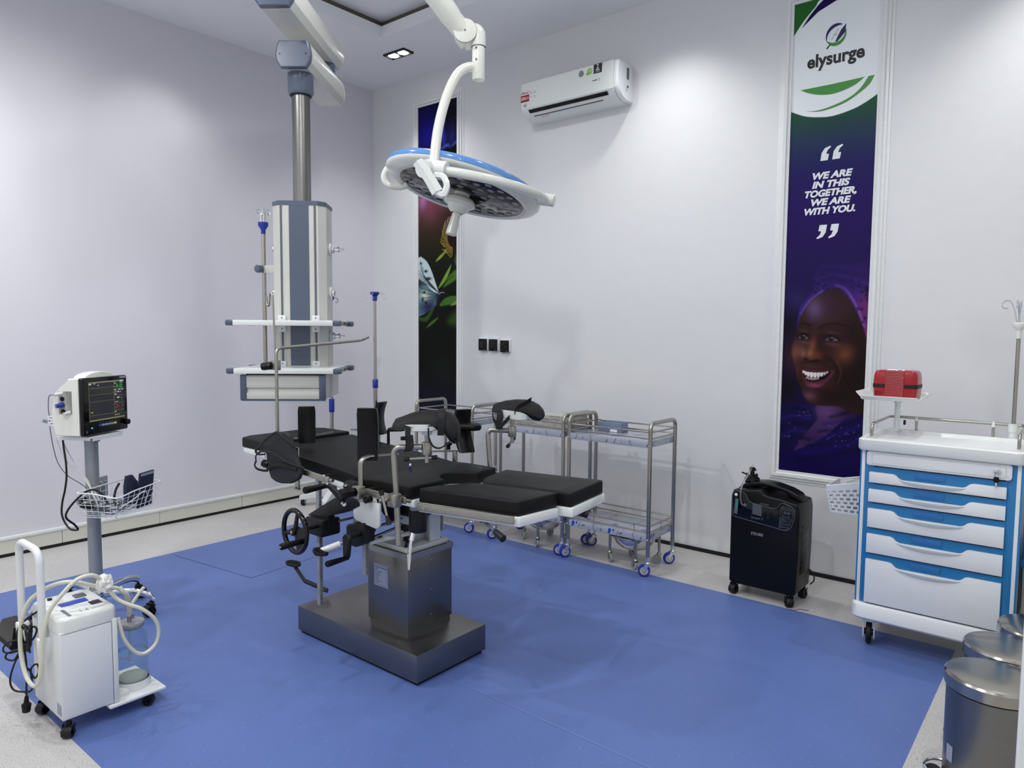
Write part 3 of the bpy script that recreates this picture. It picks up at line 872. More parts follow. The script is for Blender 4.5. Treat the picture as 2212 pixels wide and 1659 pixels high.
sticker(1.882, 3.107, 2.020, 3.142, 'label_white')
sticker(1.960, 3.060, 2.020, 3.106, 'label_white')
G().text('50%', acf(1.907, 3.081, 0.0008), 0.030, 0.0006, sx=0.85).text('ENERGY', acf(1.942, 3.087, 0.0008), 0.0075, 0.0002).text('SAVING', acf(1.942, 3.077, 0.0008), 0.0075, 0.0002).build('lettering', 'ink_white', ac, smooth=0)
G().text('INVERTER', acf(1.915, 3.117, 0.0008), 0.0155, 0.0005, 0.25, sx=0.9).tube([acf(0, 0) @ Vector((x, z, 0.001)) for x, z in L2([(1.935, 3.136), (1.953, 3.131), (1.957, 3.120), (1.948, 3.111)])], 0.0013, 5).build('lettering', 'ink_red', ac)
g = G()
for ix in range(2):
    for iz in range(2):
        g.torus(acf(1.974 + ix * 0.031, 3.120 - iz * 0.034, 0.0008).translation, (0, 1, 0), 0.0045, 0.0010, 12, 4)
        g.span((1.966 + ix * 0.031, -0.2056, 3.108 - iz * 0.034), (1.983 + ix * 0.031, -0.2045, 3.1095 - iz * 0.034))
g.span((1.990, -0.2055, 3.062), (1.9906, -0.2045, 3.14)).span((1.962, -0.2055, 3.1055), (2.018, -0.2045, 3.1061))
g.text('Dynamic', acf(1.905, 3.131, 0.0008), 0.008, 0.0001)
g.text('INVERTER', acf(2.510, 3.085, 0.0004), 0.009, 0.0003, 0.2).tube([acf(0, 0) @ Vector((x, z, 0.0005)) for x, z in L2([(2.535, 3.094), (2.546, 3.090), (2.547, 3.082), (2.541, 3.076)])], 0.0009, 5)
g.torus(acf(1.920, 3.034, 0.0002).translation, (0, 1, 0), 0.012, 0.0008, 20, 4).text('Scika', acf(1.920, 3.034, 0.0002), 0.0095, 0.0002)
g.build('lettering', 'ink_grey', ac)
g = G()
G().lathe([(0, 0), (0.0195, 0), (0.0195, 0.0008), (0, 0.0008)], acf(2.40, 3.150), 20).build('sticker', 'ink_dark_green', ac, smooth=0)
G().torus(acf(2.40, 3.150, 0.0008).translation, (0, 1, 0), 0.0135, 0.001, 20, 4).text('WARRANTY', acf(2.40, 3.150, 0.0008), 0.0055, 0.0001).span((2.389, -0.2058, 3.157), (2.411, -0.2048, 3.1585)).span((2.389, -0.2058, 3.1425), (2.411, -0.2048, 3.144)).build('lettering', 'ink_white', ac)
G().lathe([(0, 0), (0.020, 0), (0.020, 0.0008), (0, 0.0008)], acf(2.468, 3.152), 20).prism([(-0.030, -0.010), (-0.012, -0.006), (-0.010, -0.022), (-0.026, -0.020)], acf(2.468, 3.152), 0.0008).build('sticker', 'ink_lime', ac, smooth=0)
G().text('GREEN', acf(2.471, 3.155, 0.0008), 0.009, 0.0003).build('lettering', 'ink_white', ac, smooth=0)
sticker(2.500, 3.128, 2.563, 3.188, 'ink_black')
G().text('2', acf(2.531, 3.170, 0.0008), 0.040, 0.0005).text('YEAR', acf(2.531, 3.148, 0.0008), 0.0135, 0.0006).text('WARRANTY', acf(2.531, 3.136, 0.0008), 0.0065, 0.0001).build('lettering', 'ink_white', ac, smooth=0)
xf = lambda y, z: XF(AX1 + 0.0005, y, z)
g = G()
g.prism([(-0.085, 3.09), (-0.055, 3.09), (-0.055, 3.165), (-0.085, 3.165)], XF(AX1, 0, 0), 0.0006)
g.prism([(-0.082, 3.035), (-0.060, 3.035), (-0.060, 3.05), (-0.082, 3.05)], XF(AX1, 0, 0), 0.0006)
for k in range(4): g.prism([(-0.09, 3.012 + k * 0.005), (-0.078, 3.012 + k * 0.005), (-0.078, 3.014 + k * 0.005), (-0.09, 3.014 + k * 0.005)], XF(AX1, 0, 0), 0.0006)
g.build('rating_label', 'ink_grey', ac, smooth=0)

# ------------------------------------------------------------------ sockets
for i, (x, z, lab) in enumerate([(1.366, 1.316, 'black wall switch plate on white box, left one of the row of three'), (1.476, 1.314, 'black wall switch plate on white box, middle one of the row of three'), (1.594, 1.306, 'black wall socket on white box, rightmost of the row of three plates')]):
    t = thing('wall_switch', (x, 0, z - 0.045), lab, 'switch', 'black switch plates on the back wall')
    G().span((x - 0.047, -0.022, z - 0.046), (x + 0.047, 0, z + 0.052), 0.003).build('back_box', 'white_powder', t)
    G().span((x - 0.043, -0.032, z - 0.050), (x + 0.043, -0.022, z + 0.044), 0.004).build('face_plate', 'black_plastic', t)
    if i < 2: G().span((x - 0.02, -0.035, z - 0.022), (x + 0.014, -0.032, z + 0.022), 0.002).build('rocker', 'black_gloss', t)
    else: G().span((x - 0.014, -0.034, z + 0.004), (x - 0.010, -0.032, z + 0.010)).span((x + 0.006, -0.034, z - 0.006), (x + 0.014, -0.032, z - 0.002)).span((x - 0.004, -0.034, z + 0.014), (x, -0.032, z + 0.020)).build('outlet_pins', 'ink_grey', t)
    g = G().span((x + 0.018, -0.0330, z - 0.045), (x + 0.034, -0.032, z - 0.041))
    if i == 0: g.span((x - 0.013, -0.0358, z - 0.004), (x - 0.011, -0.035, z + 0.012)).span((x - 0.018, -0.0358, z - 0.02), (x + 0.01, -0.035, z - 0.018))
    g.build('marking', 'ink_grey', t, smooth=0)

# ------------------------------------------------------------------ ceiling pendant (local frame: x to its right, -y its front)
TH = math.radians(-48)
P0 = Vector((1.677, -2.043, 0))
pn = Vector((math.cos(TH), math.sin(TH), 0)); pr_ = Vector((-math.sin(TH), math.cos(TH), 0))
axp = P0 - pn * 0.36 + pr_ * 0.03
pend = thing('ceiling_pendant', (axp.x, axp.y, 1.02), 'white and blue-grey medical gas pendant on jointed ceiling arms with two shelves and a drawer', 'medical pendant', rz=TH + pi / 2)
# local: tower axis at origin, front (towards the viewer) = -y, z measured from 1.02
def Lp(x, d, z): return Vector((x - 0.03, d - 0.36, z - 1.02))      # d: distance behind the shelf front, z absolute
def pbox(g, x0, x1, d0, d1, z0, z1, bev=0.003): return g.span(Lp(x0, d0, z0), Lp(x1, d1, z1), bev)
# tower: chamfered column
tw = [(-0.085, 0.25), (0.145, 0.25), (0.185, 0.29), (0.185, 0.45), (0.145, 0.47), (-0.085, 0.47), (-0.125, 0.45), (-0.125, 0.29)]
tw = [(x, d) for x, d in tw]
def tower_ring(z, k=0.0): return [Lp(0.03 + (x - 0.03) * (1 + k), 0.36 + (d - 0.36) * (1 + k), z) for x, d in tw]
G().loft([tower_ring(1.19), tower_ring(2.145)]).build('tower', 'pendant_white', pend, smooth=20, world=False)
G().loft([tower_ring(2.145, 0.02), tower_ring(2.165, 0.02), tower_ring(2.172, -0.02)]).build('tower_cap', 'pendant_blue', pend, smooth=20, world=False)
g = G()
pbox(g, -0.022, 0.092, 0.2475, 0.255, 1.21, 2.144, 0)
g.build('centre_panel', 'pendant_blue', pend, world=False)
g = G()
for x in (-0.068, 0.128):
    pbox(g, x - 0.006, x + 0.006, 0.2478, 0.255, 1.215, 2.143, 0)
g.build('rail_slot', 'ink_grey', pend, smooth=0, world=False)
g = G()
for x in (-0.055, 0.115):
    pbox(g, x + (-0.0 if x > 0 else 0.0) - 0.001, x + 0.001, 0.249, 0.255, 1.2, 2.14, 0)
g.build('panel_seam', 'grey_white', pend, smooth=0, world=False)
def pendant_shelf(z):
    s = G(); pbox(s, -0.275, 0.275, 0.0, 0.43, z, z + 0.03, 0.003)
    o = s.build('shelf', 'white_gloss', pend, world=False)
    for x in (-0.296, 0.296):
        for (d0, d1) in ((0, 0.055), (0.385, 0.44)):
            c = G(); pbox(c, x - 0.021, x + 0.021, d0, d1, z - 0.001, z + 0.031, 0.008)
            c.build('corner_block', 'pendant_blue', o, world=False)
        r = G(); pbox(r, x + 0.002 * (1 if x > 0 else -1) - 0.005, x + 0.002 * (1 if x > 0 else -1) + 0.005, 0.05, 0.39, z + 0.006, z + 0.026, 0.002)
        r.build('side_rail', 'steel', o, world=False)
    for x in (-0.068, 0.128):
        for za, zb, dz in ((z + 0.028, z + 0.062, 0.048), (z - 0.035, z + 0.002, -0.018)):
            h = G(); pbox(h, x - 0.022, x + 0.022, 0.235, 0.252, za, zb, 0.003)
            h.build('shelf_bracket', 'white_powder', o, world=False)
            G().cyl(Lp(x, 0.2355, z + dz), Lp(x, 0.2325, z + dz), 0.004, seg=10).build('bracket_screw', 'ink_grey', o, world=False)
    return o
pendant_shelf(1.443)
pendant_shelf(1.174)
g = G(); pbox(g, -0.235, 0.222, 0.04, 0.42, 1.028, 1.166, 0.004)
dr = g.build('drawer_unit', 'pendant_white', pend, world=False)
g = G(); pbox(g, -0.216, 0.192, 0.026, 0.04, 1.094, 1.163, 0.002); pbox(g, -0.216, 0.192, 0.026, 0.04, 1.03, 1.066, 0.002); pbox(g, -0.216, 0.192, 0.034, 0.04, 1.06, 1.10, 0.0)
g.build('drawer_front', 'pendant_white', dr, world=False)
for x in (-0.23, 0.207):
    g = G(); pbox(g, x - 0.018, x + 0.018, 0.022, 0.05, 1.022, 1.168, 0.005)
    g.build('drawer_edge', 'pendant_blue', dr, world=False)
g = G(); pbox(g, -0.22, 0.20, 0.05, 0.40, 1.164, 1.176, 0)
g.build('gap_strip', 'black_plastic', dr, world=False)
g = G(); pbox(g, -0.236, 0.223, 0.022, 0.042, 1.020, 1.029, 0)
g.build('drawer_edge', 'pendant_blue', dr, world=False)
# gas outlets on both sides
for z in (1.905, 1.645, 1.385):
    for sx in (1, -1):
        x = 0.185 if sx > 0 else -0.125
        o = G().cyl(Lp(x, 0.375, z), Lp(x + sx * 0.012, 0.375, z), 0.036, seg=28, bev=0.004).build('gas_outlet', 'white_powder', pend, world=False)
        g = G().cyl(Lp(x + sx * 0.012, 0.375, z), Lp(x + sx * 0.028, 0.375, z), 0.022, seg=20, bev=0.003)
        if sx > 0:
            if z != 1.645:
                g.cyl(Lp(x + 0.028, 0.375, z), Lp(x + 0.05, 0.375, z), 0.011, seg=14).cyl(Lp(x + 0.046, 0.375, z), Lp(x + 0.056, 0.375, z), 0.016, seg=14).cyl(Lp(x + 0.056, 0.375, z), Lp(x + 0.085, 0.375, z), 0.006, seg=10)
            g.build('outlet_fitting', 'chrome', o, world=False)
            if z == 1.645: G().cyl(Lp(x + 0.028, 0.375, z), Lp(x + 0.031, 0.375, z), 0.014, seg=16).build('outlet_plate', 'orange_plate', o, world=False)
        else: g.build('outlet_fitting', 'chrome', o, world=False)
# steel column and collar
G().cyl((0, 0, 2.168 - 1.02), (0, 0, 2.90 - 1.02), 0.052, seg=36).build('column', 'brushed_steel', pend, world=False)
G().lathe([(0.052, 2.80), (0.066, 2.80), (0.074, 2.815), (0.074, 2.925), (0, 2.925)], Matrix.Translation((0, 0, -1.02)), 36).build('column_collar', 'pendant_blue', pend, world=False)
G().lathe([(0.0525, 2.796), (0.062, 2.796), (0.062, 2.80)], Matrix.Translation((0, 0, -1.02)), 36).build('collar_seal', 'black_rubber', pend, world=False)
# arms (world directions): both run from the viewer's end away to the joint
adir = Vector((-0.595, 0.804, 0)).normalized()
aside = Vector((0.804, 0.595, 0))
colx = Vector((axp.x, axp.y, 0))
def arm(near, length, z0, z1, w):
    prof = [(-w * 0.36, z0), (w * 0.36, z0), (w * 0.47, z0 + 0.035), (w * 0.5, (z0 + z1) / 2), (w * 0.45, z1 - 0.02), (w * 0.40, z1), (-w * 0.40, z1), (-w * 0.45, z1 - 0.02), (-w * 0.5, (z0 + z1) / 2), (-w * 0.47, z0 + 0.035)]
    R = lambda s, k=1.0: [near + adir * s + aside * (u * k) + Vector((0, 0, (z0 + z1) / 2 + (z - (z0 + z1) / 2) * k)) for u, z in prof]
    G().loft([R(0.02), R(length - 0.015)]).build('arm', 'pendant_white', pend, smooth=20)
    c = G().loft([R(-0.012, 0.93), R(-0.008, 1.0), R(0.022, 1.015)]).build('arm_end_cap', 'pendant_blue', pend, smooth=20)
    G().loft([R(length - 0.016, 1.012), R(length - 0.004, 1.012), R(length, 0.97)]).build('arm_end_plate', 'grey_white', pend, smooth=20)
    for u in (-0.37, 0.37):
        q = near + adir * -0.013 + aside * (w * u) + Vector((0, 0, (z0 + z1) / 2))
        G().cyl(q, q + adir * 0.004, 0.005, seg=10).build('screw_hole', 'black_plastic', c)
n1 = colx - adir * 0.115
arm(n1, 0.70, 2.922, 3.070, 0.205)
j = n1 + adir * 0.585
G().cyl(j + Vector((0, 0, 3.06)), j + Vector((0, 0, 3.16)), 0.066, seg=32).build('arm_joint', 'pendant_blue', pend)
n2 = j - adir * 0.84 - aside * 0.012
arm(n2, 0.945, 3.150, 3.310, 0.22)
m2_ = n2 + adir * 0.14
G().cyl(m2_ + Vector((0, 0, 3.32)), m2_ + Vector((0, 0, 3.705)), 0.085, seg=32).build('ceiling_mount', 'pendant_white', pend)
# the pendant's own infusion pole
pp = Lp(-0.215, 0.40, 0)
pv = lambda z: Vector((pp.x, pp.y, z - 1.02))
ip = G().cyl(pv(1.204), pv(2.005), 0.0125, seg=16).build('infusion_pole', 'steel', pend, world=False)
G().lathe([(0.0135, 1.995), (0.0135, 2.02), (0.03, 2.045), (0.03, 2.065), (0.012, 2.066), (0, 2.066)], Matrix.Translation(pv(0)), 20).build('pole_head', 'knob_blue', ip, world=False)
g = G()
for k in range(4):
    a = k * pi / 2 + 0.5
    c, s = math.cos(a), math.sin(a)
    P = lambda r, z: pv(z) + Vector((c * r, s * r, 0))
    g.tube(smooth_path([P(0.012, 2.06), P(0.013, 2.11), P(0.018, 2.135), P(0.034, 2.142), P(0.042, 2.128), P(0.036, 2.115), P(0.026, 2.118)], 4), 0.003, 6)
g.build('bag_hook', 'chrome', ip, world=False)
G().box((pp.x + 0.05, pp.y, 1.785 - 1.02), (0.10, 0.02, 0.046), 0.002).build('pole_bracket', 'pendant_white', ip, world=False)
g = G().cyl(Vector((pp.x - 0.012, pp.y - 0.012, 1.785 - 1.02)), Vector((pp.x - 0.03, pp.y - 0.045, 1.785 - 1.02)), 0.024, seg=7, bev=0.004).build('clamp_knob', 'pendant_blue', ip, world=False)

# ------------------------------------------------------------------ surgical light
c0 = Vector((3.0434, -2.036, 2.0304))
N = Vector((-0.122, -0.239, -0.963)).normalized()
ua = Vector((0.741, 0.574, -0.35)); ua = (ua - N * ua.dot(N)).normalized()
wa = N.cross(ua)
LF = Matrix((ua, wa, N)).transposed().to_4x4(); LF.translation = c0
lt = thing('surgical_light', (2.90, -2.45, 3.75), 'round white surgical lamp head with blue rim hanging over the operating table', 'surgical lamp')
G().lathe([(0.331, -0.004), (0.339, 0.0), (0.3385, 0.004), (0.331, 0.013), (0.312, 0.023), (0.292, 0.028), (0.278, 0.0285), (0.270, 0.0245)], LF, 72).build('housing', 'cream_gloss', lt, smooth=50)
G().lathe([(0, -0.066), (0.12, -0.064), (0.22, -0.055), (0.295, -0.040), (0.324, -0.030), (0.326, -0.028)], LF, 72).build('housing_top', 'white_gloss', lt, smooth=50)
G().lathe([(0.322, -0.029), (0.332, -0.027), (0.338, -0.020), (0.3402, -0.010), (0.339, -0.001), (0.33, 0.0)], LF, 72).build('rim_band', 'lamp_blue', lt, smooth=50)
gl = G().lathe([(0, 0.0245), (0.268, 0.0245), (0.270, 0.0235)], LF, 72).build('glass_cover', 'black_gloss', lt, smooth=50)
for R_, n_, off in ((0.242, 24, 0.0), (0.196, 18, 0.15), (0.148, 13, 0.0), (0.100, 9, 0.2)):
    for k in range(n_):
        a = 2 * pi * k / n_ + off
        G().lathe([(0.0145, 0.0246), (0.0145, 0.0254), (0.009, 0.0262), (0, 0.0265)], LF @ Matrix.Translation((R_ * math.cos(a), R_ * math.sin(a), 0)), 14).build('led_lens', 'lens_grey', gl)
h = G().lathe([(0, 0.024), (0.034, 0.024), (0.034, 0.042), (0.058, 0.046), (0.068, 0.058), (0.069, 0.070), (0.062, 0.075), (0.050, 0.079), (0.044, 0.096), (0.030, 0.108), (0.024, 0.112)], LF, 36).build('handle_hub', 'cream_gloss', lt, smooth=45)
G().lathe([(0.019, 0.106), (0.019, 0.128), (0.023, 0.192), (0.024, 0.205), (0.021, 0.208), (0, 0.208)], LF, 24).build('handle_grip', 'cream_gloss', h, smooth=45)
G().box((0, 0, 0), (0.006, 0.014, 0.016), 0, m=LF @ Matrix.Translation((-0.044, -0.022, 0.090))).build('hub_slot', 'black_plastic', h)
# loop handle at the far left rim
G().tube(smooth_path([(2.785, -2.185, 2.128), (2.765, -2.195, 2.134), (2.748, -2.206, 2.122), (2.738, -2.216, 2.091), (2.747, -2.211, 2.063), (2.770, -2.194, 2.047), (2.803, -2.166, 2.045), (2.822, -2.155, 2.056)], 6), 0.0135, 12, flat=0.75).build('rim_handle', 'cream_gloss', lt)
# yoke: block in front, bar round the rim to the pivot on the right
bk = Vector((3.200, -2.362, 2.030)); en = Vector((3.372, -1.890, 1.968))
d0, d1 = bk - c0, en - c0
an = d0.angle(d1)
pts = []
for k in range(17):
    t = k / 16
    a = math.sin((1 - t) * an) / math.sin(an); b_ = math.sin(t * an) / math.sin(an)
    v = d0.normalized() * a + d1.normalized() * b_
    pts.append(c0 + v * (d0.length * (1 - t) + d1.length * t) * (1 + 0.05 * math.sin(pi * t)))
G().tube(pts, 0.0185, 14).build('yoke_bar', 'cream_gloss', lt)
rd = (en - c0).normalized()
pv_ = G().cyl(en - rd * 0.055, en + rd * 0.04, 0.026, seg=24, bev=0.003).build('yoke_pivot', 'cream_gloss', lt)
G().cyl(en - rd * 0.10, en - rd * 0.035, 0.033, 0.027, seg=6).build('pivot_clip', 'lamp_blue', pv_)
yd = (pts[2] - pts[0]).normalized()
bl = G().cyl(bk - yd * 0.035, bk + yd * 0.05, 0.036, seg=28, bev=0.004).build('yoke_block', 'white_gloss', lt)
up = Vector((0, 0, 1))
fz = yd.cross(up).normalized()
if fz.dot(Vector((0.56, -0.83, 0))) < 0: fz = -fz
G().tube(smooth_path([bk + fz * 0.0 - yd * 0.02, bk + fz * 0.045 - yd * 0.03 - up * 0.01], 2), 0.034, 20, flat=1.0).build('block_boss', 'white_gloss', bl)
hb = [(3.205, -2.455, 2.042), (3.226, -2.440, 2.010), (3.250, -2.425, 1.966), (3.268, -2.414, 1.930)]
G().tube([Vector(v) for v in hb], [0.020, 0.021, 0.021, 0.022], 4, flat=0.7).build('positioning_handle', 'white_gloss', bl, smooth=20)
G().tube(fillet([(3.262, -2.414, 1.932), (3.285, -2.400, 1.915), (3.292, -2.385, 1.955), (3.268, -2.380, 1.992), (3.235, -2.395, 1.998)], 0.012, 3), 0.013, 6).build('positioning_handle', 'white_gloss', bl, smooth=20)
# suspension tube, curved arm, sprung arm and mount
G().cyl((3.1005, -2.006, 2.475), (3.1005, -2.006, 2.612), 0.027, seg=28, bev=0.003).build('drop_tube', 'cream_gloss', lt)
G().tube(smooth_path([(3.101, -2.006, 2.524), (3.076, -2.04, 2.526), (3.066, -2.091, 2.490), (3.072, -2.146, 2.416), (3.097, -2.212, 2.316), (3.142, -2.288, 2.195), (3.188, -2.350, 2.075), (3.198, -2.360, 2.045)], 6), 0.0195, 14).build('curved_arm', 'cream_gloss', lt)
dd = Vector((0.634, -0.773, 0))
jt = Vector((3.052, -2.033, 2.666))
G().tube(fillet([jt + Vector((-0.01, -0.01, 0)), (3.1005, -2.006, 2.685), (3.1005, -2.006, 2.612)], 0.05, 8), 0.031, 20).build('elbow', 'cream_gloss', lt)
G().torus((3.1005, -2.006, 2.613), (0, 0, 1), 0.0285, 0.0025, 28, 6).build('elbow_seal', 'ink_grey', lt)
sp = [jt, Vector((3.036, -2.092, 2.712)), Vector((3.019, -2.179, 2.783)), Vector((2.971, -2.335, 2.916)), Vector((2.935, -2.44, 3.01))]
sa = G().tube(smooth_path(sp, 4), [0.042] * 5 + [0.046] * 8 + [0.05] * 4, 14, flat=1.0).build('spring_arm', 'cream_gloss', lt)
G().cyl(jt - dd * 0.045, jt + dd * 0.047, 0.049, seg=32, bev=0.004).build('arm_joint', 'cream_gloss', sa)
G().cyl(jt + dd * 0.047, jt + dd * 0.0485, 0.004, seg=10).torus(jt + dd * 0.040, dd, 0.0492, 0.0012, 36, 5).build('joint_screw', 'ink_grey', sa)
for z in (2.600, 2.553):
    q = Vector((3.1005, -2.006, z)) + dd * 0.0255 - Vector((0.773, 0.634, 0)) * 0.008
    G().cyl(q, q + dd * 0.002, 0.0045, seg=10).build('tube_screw', 'ink_grey', lt)
e2 = Vector((2.935, -2.44, 3.01))
G().cyl(e2 - dd * 0.05, e2 + dd * 0.05, 0.055, seg=28, bev=0.004).build('arm_joint', 'cream_gloss', lt)
G().cyl(e2 + Vector((0, 0, 0.0)), (e2.x, e2.y, 3.42), 0.04, seg=28).build('mount_spindle', 'cream_gloss', lt)
G().cyl((e2.x, e2.y, 3.40), (e2.x, e2.y, 3.56), 0.07, seg=28, bev=0.01).span((e2.x - 0.5, e2.y - 0.06, 3.46), (e2.x, e2.y + 0.06, 3.56), 0.02).cyl((e2.x - 0.45, e2.y, 3.5), (e2.x - 0.45, e2.y, 3.705), 0.06, seg=28).build('ceiling_mount', 'cream_gloss', lt)

# ------------------------------------------------------------------ operating table
ot = thing('operating_table', (2.74, -2.20, 0), 'black padded operating table on a steel pedestal in the middle of the blue floor', 'operating table')
V = Vector
rv = V((0.773, 0.634, 0))           # to the right as one faces the table from the entrance
dv = V((-0.634, 0.773, 0))
# base
pb = G().span((2.338, -2.412, 0.014), (3.150, -2.0, 0.128), 0.002).build('base_plinth', 'brushed_steel', ot)
G().span((2.35, -2.40, 0.0), (3.138, -2.012, 0.015)).build('base_gasket', 'black_rubber', pb, smooth=0)
px0, px1, py0, py1 = 2.755, 3.012, -2.333, -2.072
pd = G().span((px0, py0, 0.16), (px1, py1, 0.488), 0.0015).span((px0 + 0.006, py0 + 0.006, 0.128), (px1 - 0.006, py1 - 0.006, 0.162)).build('pedestal_cover', 'brushed_steel', ot)
g = G()
for lo, hi in [((px0 - 0.004, py0 - 0.004), (px1 + 0.004, py0 + 0.001)), ((px1 - 0.001, py0 - 0.004), (px1 + 0.004, py1 + 0.004)), ((px0 - 0.004, py1 - 0.001), (px1 + 0.004, py1 + 0.004)), ((px0 - 0.004, py0), (px0 + 0.001, py1))]:
    g.span((lo[0], lo[1], 0.466), (hi[0], hi[1], 0.490))
g.build('pedestal_rim', 'dull_steel', pd)
g = G()
for z in (0.20, 0.31, 0.44): g.cyl((px1, -2.20, z), (px1 + 0.002, -2.20, z), 0.003, seg=8)
for x in (2.79, 2.98): g.cyl((x, py0 - 0.004, 0.478), (x, py0 - 0.006, 0.478), 0.003, seg=8)
g.build('cover_screw', 'chrome', pd)
G().span((px1, -2.2005, 0.165), (px1 + 0.0006, -2.1995, 0.466)).build('cover_seam', 'ink_grey', pd, smooth=0)
rp = frame((2.797, py0 - 0.0006, 0.318), (1, 0, 0), (0, 0, 1))
pl = G().prism([(0, 0), (0.092, 0), (0.092, 0.096), (0, 0.096)], rp, 0.0006).build('rating_plate', 'label_grey', pd, smooth=0)
g = G()
for (x0, y0, x1, y1) in [(0.005, 0.005, 0.087, 0.0062), (0.005, 0.0895, 0.087, 0.0907), (0.005, 0.005, 0.006, 0.0907), (0.086, 0.005, 0.087, 0.0907)]:
    g.prism([(x0, y0), (x1, y0), (x1, y1), (x0, y1)], rp @ Matrix.Translation((0, 0, 0.0006)), 0.0003)
g.text('Mechanical operating table', rp @ Matrix.Translation((0.046, 0.082, 0.0007)), 0.0068, 0.0001, depth=0.0002)
for i, s in enumerate(['Model:', 'Power voltage:', 'Frequency:', 'Input power:', 'Serial:', 'Weight:', 'Manufacture date:', 'Made by:']):
    g.text(s, rp @ Matrix.Translation((0.011, 0.0725 - i * 0.0085, 0.0007)), 0.0058, 0.0, depth=0.0002, align='LEFT')
g.build('lettering', 'ink_navy', pl, smooth=0)
tp = G().span((px0 + 0.012, py0 + 0.012, 0.488), (px1 - 0.010, py1 - 0.012, 0.512), 0.006).build('top_plate', 'grey_white', ot)
g = G()
for x in (2.795, 2.972):
    for y in (-2.300, -2.118): g.cyl((x, y, 0.511), (x, y, 0.514), 0.013, seg=16).cyl((x, y, 0.514), (x, y, 0.532), 0.0095, seg=16, bev=0.002)
g.build('plate_bolt', 'black_cast', tp)
# lifting column
G().cyl((2.885, -2.17, 0.512), (2.885, -2.17, 0.66), 0.052, seg=32).build('lift_column', 'grey_white', ot)
G().cyl((2.905, -2.235, 0.512), (2.905, -2.235, 0.62), 0.021, seg=20).cyl((2.905, -2.235, 0.575), (2.905, -2.235, 0.587), 0.034, seg=20).build('tilt_gear', 'black_cast', ot)
g = G()
for k in range(16):
    a = 2 * pi * k / 16
    g.box((2.905 + 0.034 * math.cos(a), -2.235 + 0.034 * math.sin(a), 0.570), (0.007, 0.007, 0.016), rz=a)
g.build('tilt_gear', 'black_cast', ot)
G().cyl((2.915, -2.21, 0.59), (2.915, -2.21, 0.665), 0.058, seg=32, bev=0.004).build('column_ring', 'grey_white', ot)
G().span((2.985, -2.19, 0.512), (3.000, -2.13, 0.70), 0.003).span((2.94, -2.16, 0.512), (2.952, -2.14, 0.70)).build('column_guard', 'grey_white', ot)
# black head casting with the drum on the foot side
G().span((2.83, -2.35, 0.655), (3.075, -1.97, 0.735), 0.012).prism([(2.80, 0.745), (3.0, 0.745), (3.02, 0.66), (2.985, 0.64), (2.93, 0.66), (2.88, 0.725)], frame((0, -2.375, 0), (1, 0, 0), (0, 0, 1)), 0.02, 0.004).build('head_casting', 'black_cast', ot)
G().cyl((3.075, -2.335, 0.604), (3.075, -2.335, 0.70), 0.037, seg=28, bev=0.004).build('foot_drum', 'black_cast', ot)
G().cyl((3.085, -2.36, 0.70), (3.085, -2.36, 0.765), 0.022, seg=20, bev=0.002).build('hinge_post', 'silver_paint', ot)
lv = G().cyl((3.075, -2.36, 0.605), (3.080, -2.375, 0.575), 0.012, seg=12).tube([(3.080, -2.375, 0.585), (3.082, -2.385, 0.56), (3.083, -2.392, 0.515), (3.083, -2.394, 0.462)], [0.006, 0.010, 0.012, 0.009], 12, flat=0.45).build('release_lever', 'chrome', ot)
# --- padded sections
def pad(poly, z_of, th, name):
    """cushion with rounded edges over a polygon; z_of(x) is its top"""
    b_ = bmesh.new()
    f = b_.faces.new([b_.verts.new((x, y, 0)) for x, y in poly])
    e = bmesh.ops.extrude_face_region(b_, geom=[f])
    top = [v for v in e['geom'] if isinstance(v, bmesh.types.BMVert)]
    for v in top: v.co.z = th
    bmesh.ops.recalc_face_normals(b_, faces=b_.faces)
    bmesh.ops.bevel(b_, geom=list(b_.edges), offset=0.009, segments=3, profile=0.55, affect='EDGES', clamp_overlap=True)
    bmesh.ops.triangulate(b_, faces=[q for q in b_.faces if len(q.verts) > 4])
    xs = sorted(set([round(min(p[0] for p in poly) + 0.05 * k, 3) for k in range(1, 30)]))
    for x in xs:
        if x < max(p[0] for p in poly) - 0.01:
            bmesh.ops.bisect_plane(b_, geom=list(b_.verts) + list(b_.edges) + list(b_.faces), plane_co=(x, 0, 0), plane_no=(1, 0, 0))
    for v in b_.verts: v.co.z += z_of(v.co.x) - th
    g_ = G(); g_.add_bm(b_)
    return g_.build(name, 'black_leather', ot, smooth=45)
YN, YF = -2.425, -1.90
zback = lambda x: 0.812 + (0.050 * (2.84 - x) / 0.74 if x < 2.84 else 0.0) + 0.010 * max(0, 1 - abs(x - 2.84) / 0.12) * -0.5
cut = [(3.070, -2.205), (3.045, -2.178), (3.036, -2.150), (3.040, -2.118), (3.062, -2.088), (3.10, -2.055)]
pad([(2.093, YN + 0.012), (2.84, YN), (3.132, YN), (3.132, -2.236)] + cut + [(3.132, -2.03), (3.122, YF), (2.093, YF)], zback, 0.055, 'torso_pad')
pad([(1.815, -2.335), (1.85, -2.40), (2.078, YN + 0.012), (2.078, YF), (1.86, YF), (1.815, -1.94)], lambda x: 0.876, 0.05, 'head_pad')
pad([(3.185, -2.435), (3.205, -2.345), (3.268, -2.225), (3.30, -2.208), (3.636, -2.142), (3.614, -2.352)], lambda x: 0.816, 0.058, 'leg_pad')
pad([(3.300, -2.190), (3.262, -2.150), (3.238, -2.105), (3.196, -1.922), (3.641, -1.832), (3.680, -2.118), (3.64, -2.124)], lambda x: 0.816, 0.058, 'leg_pad')
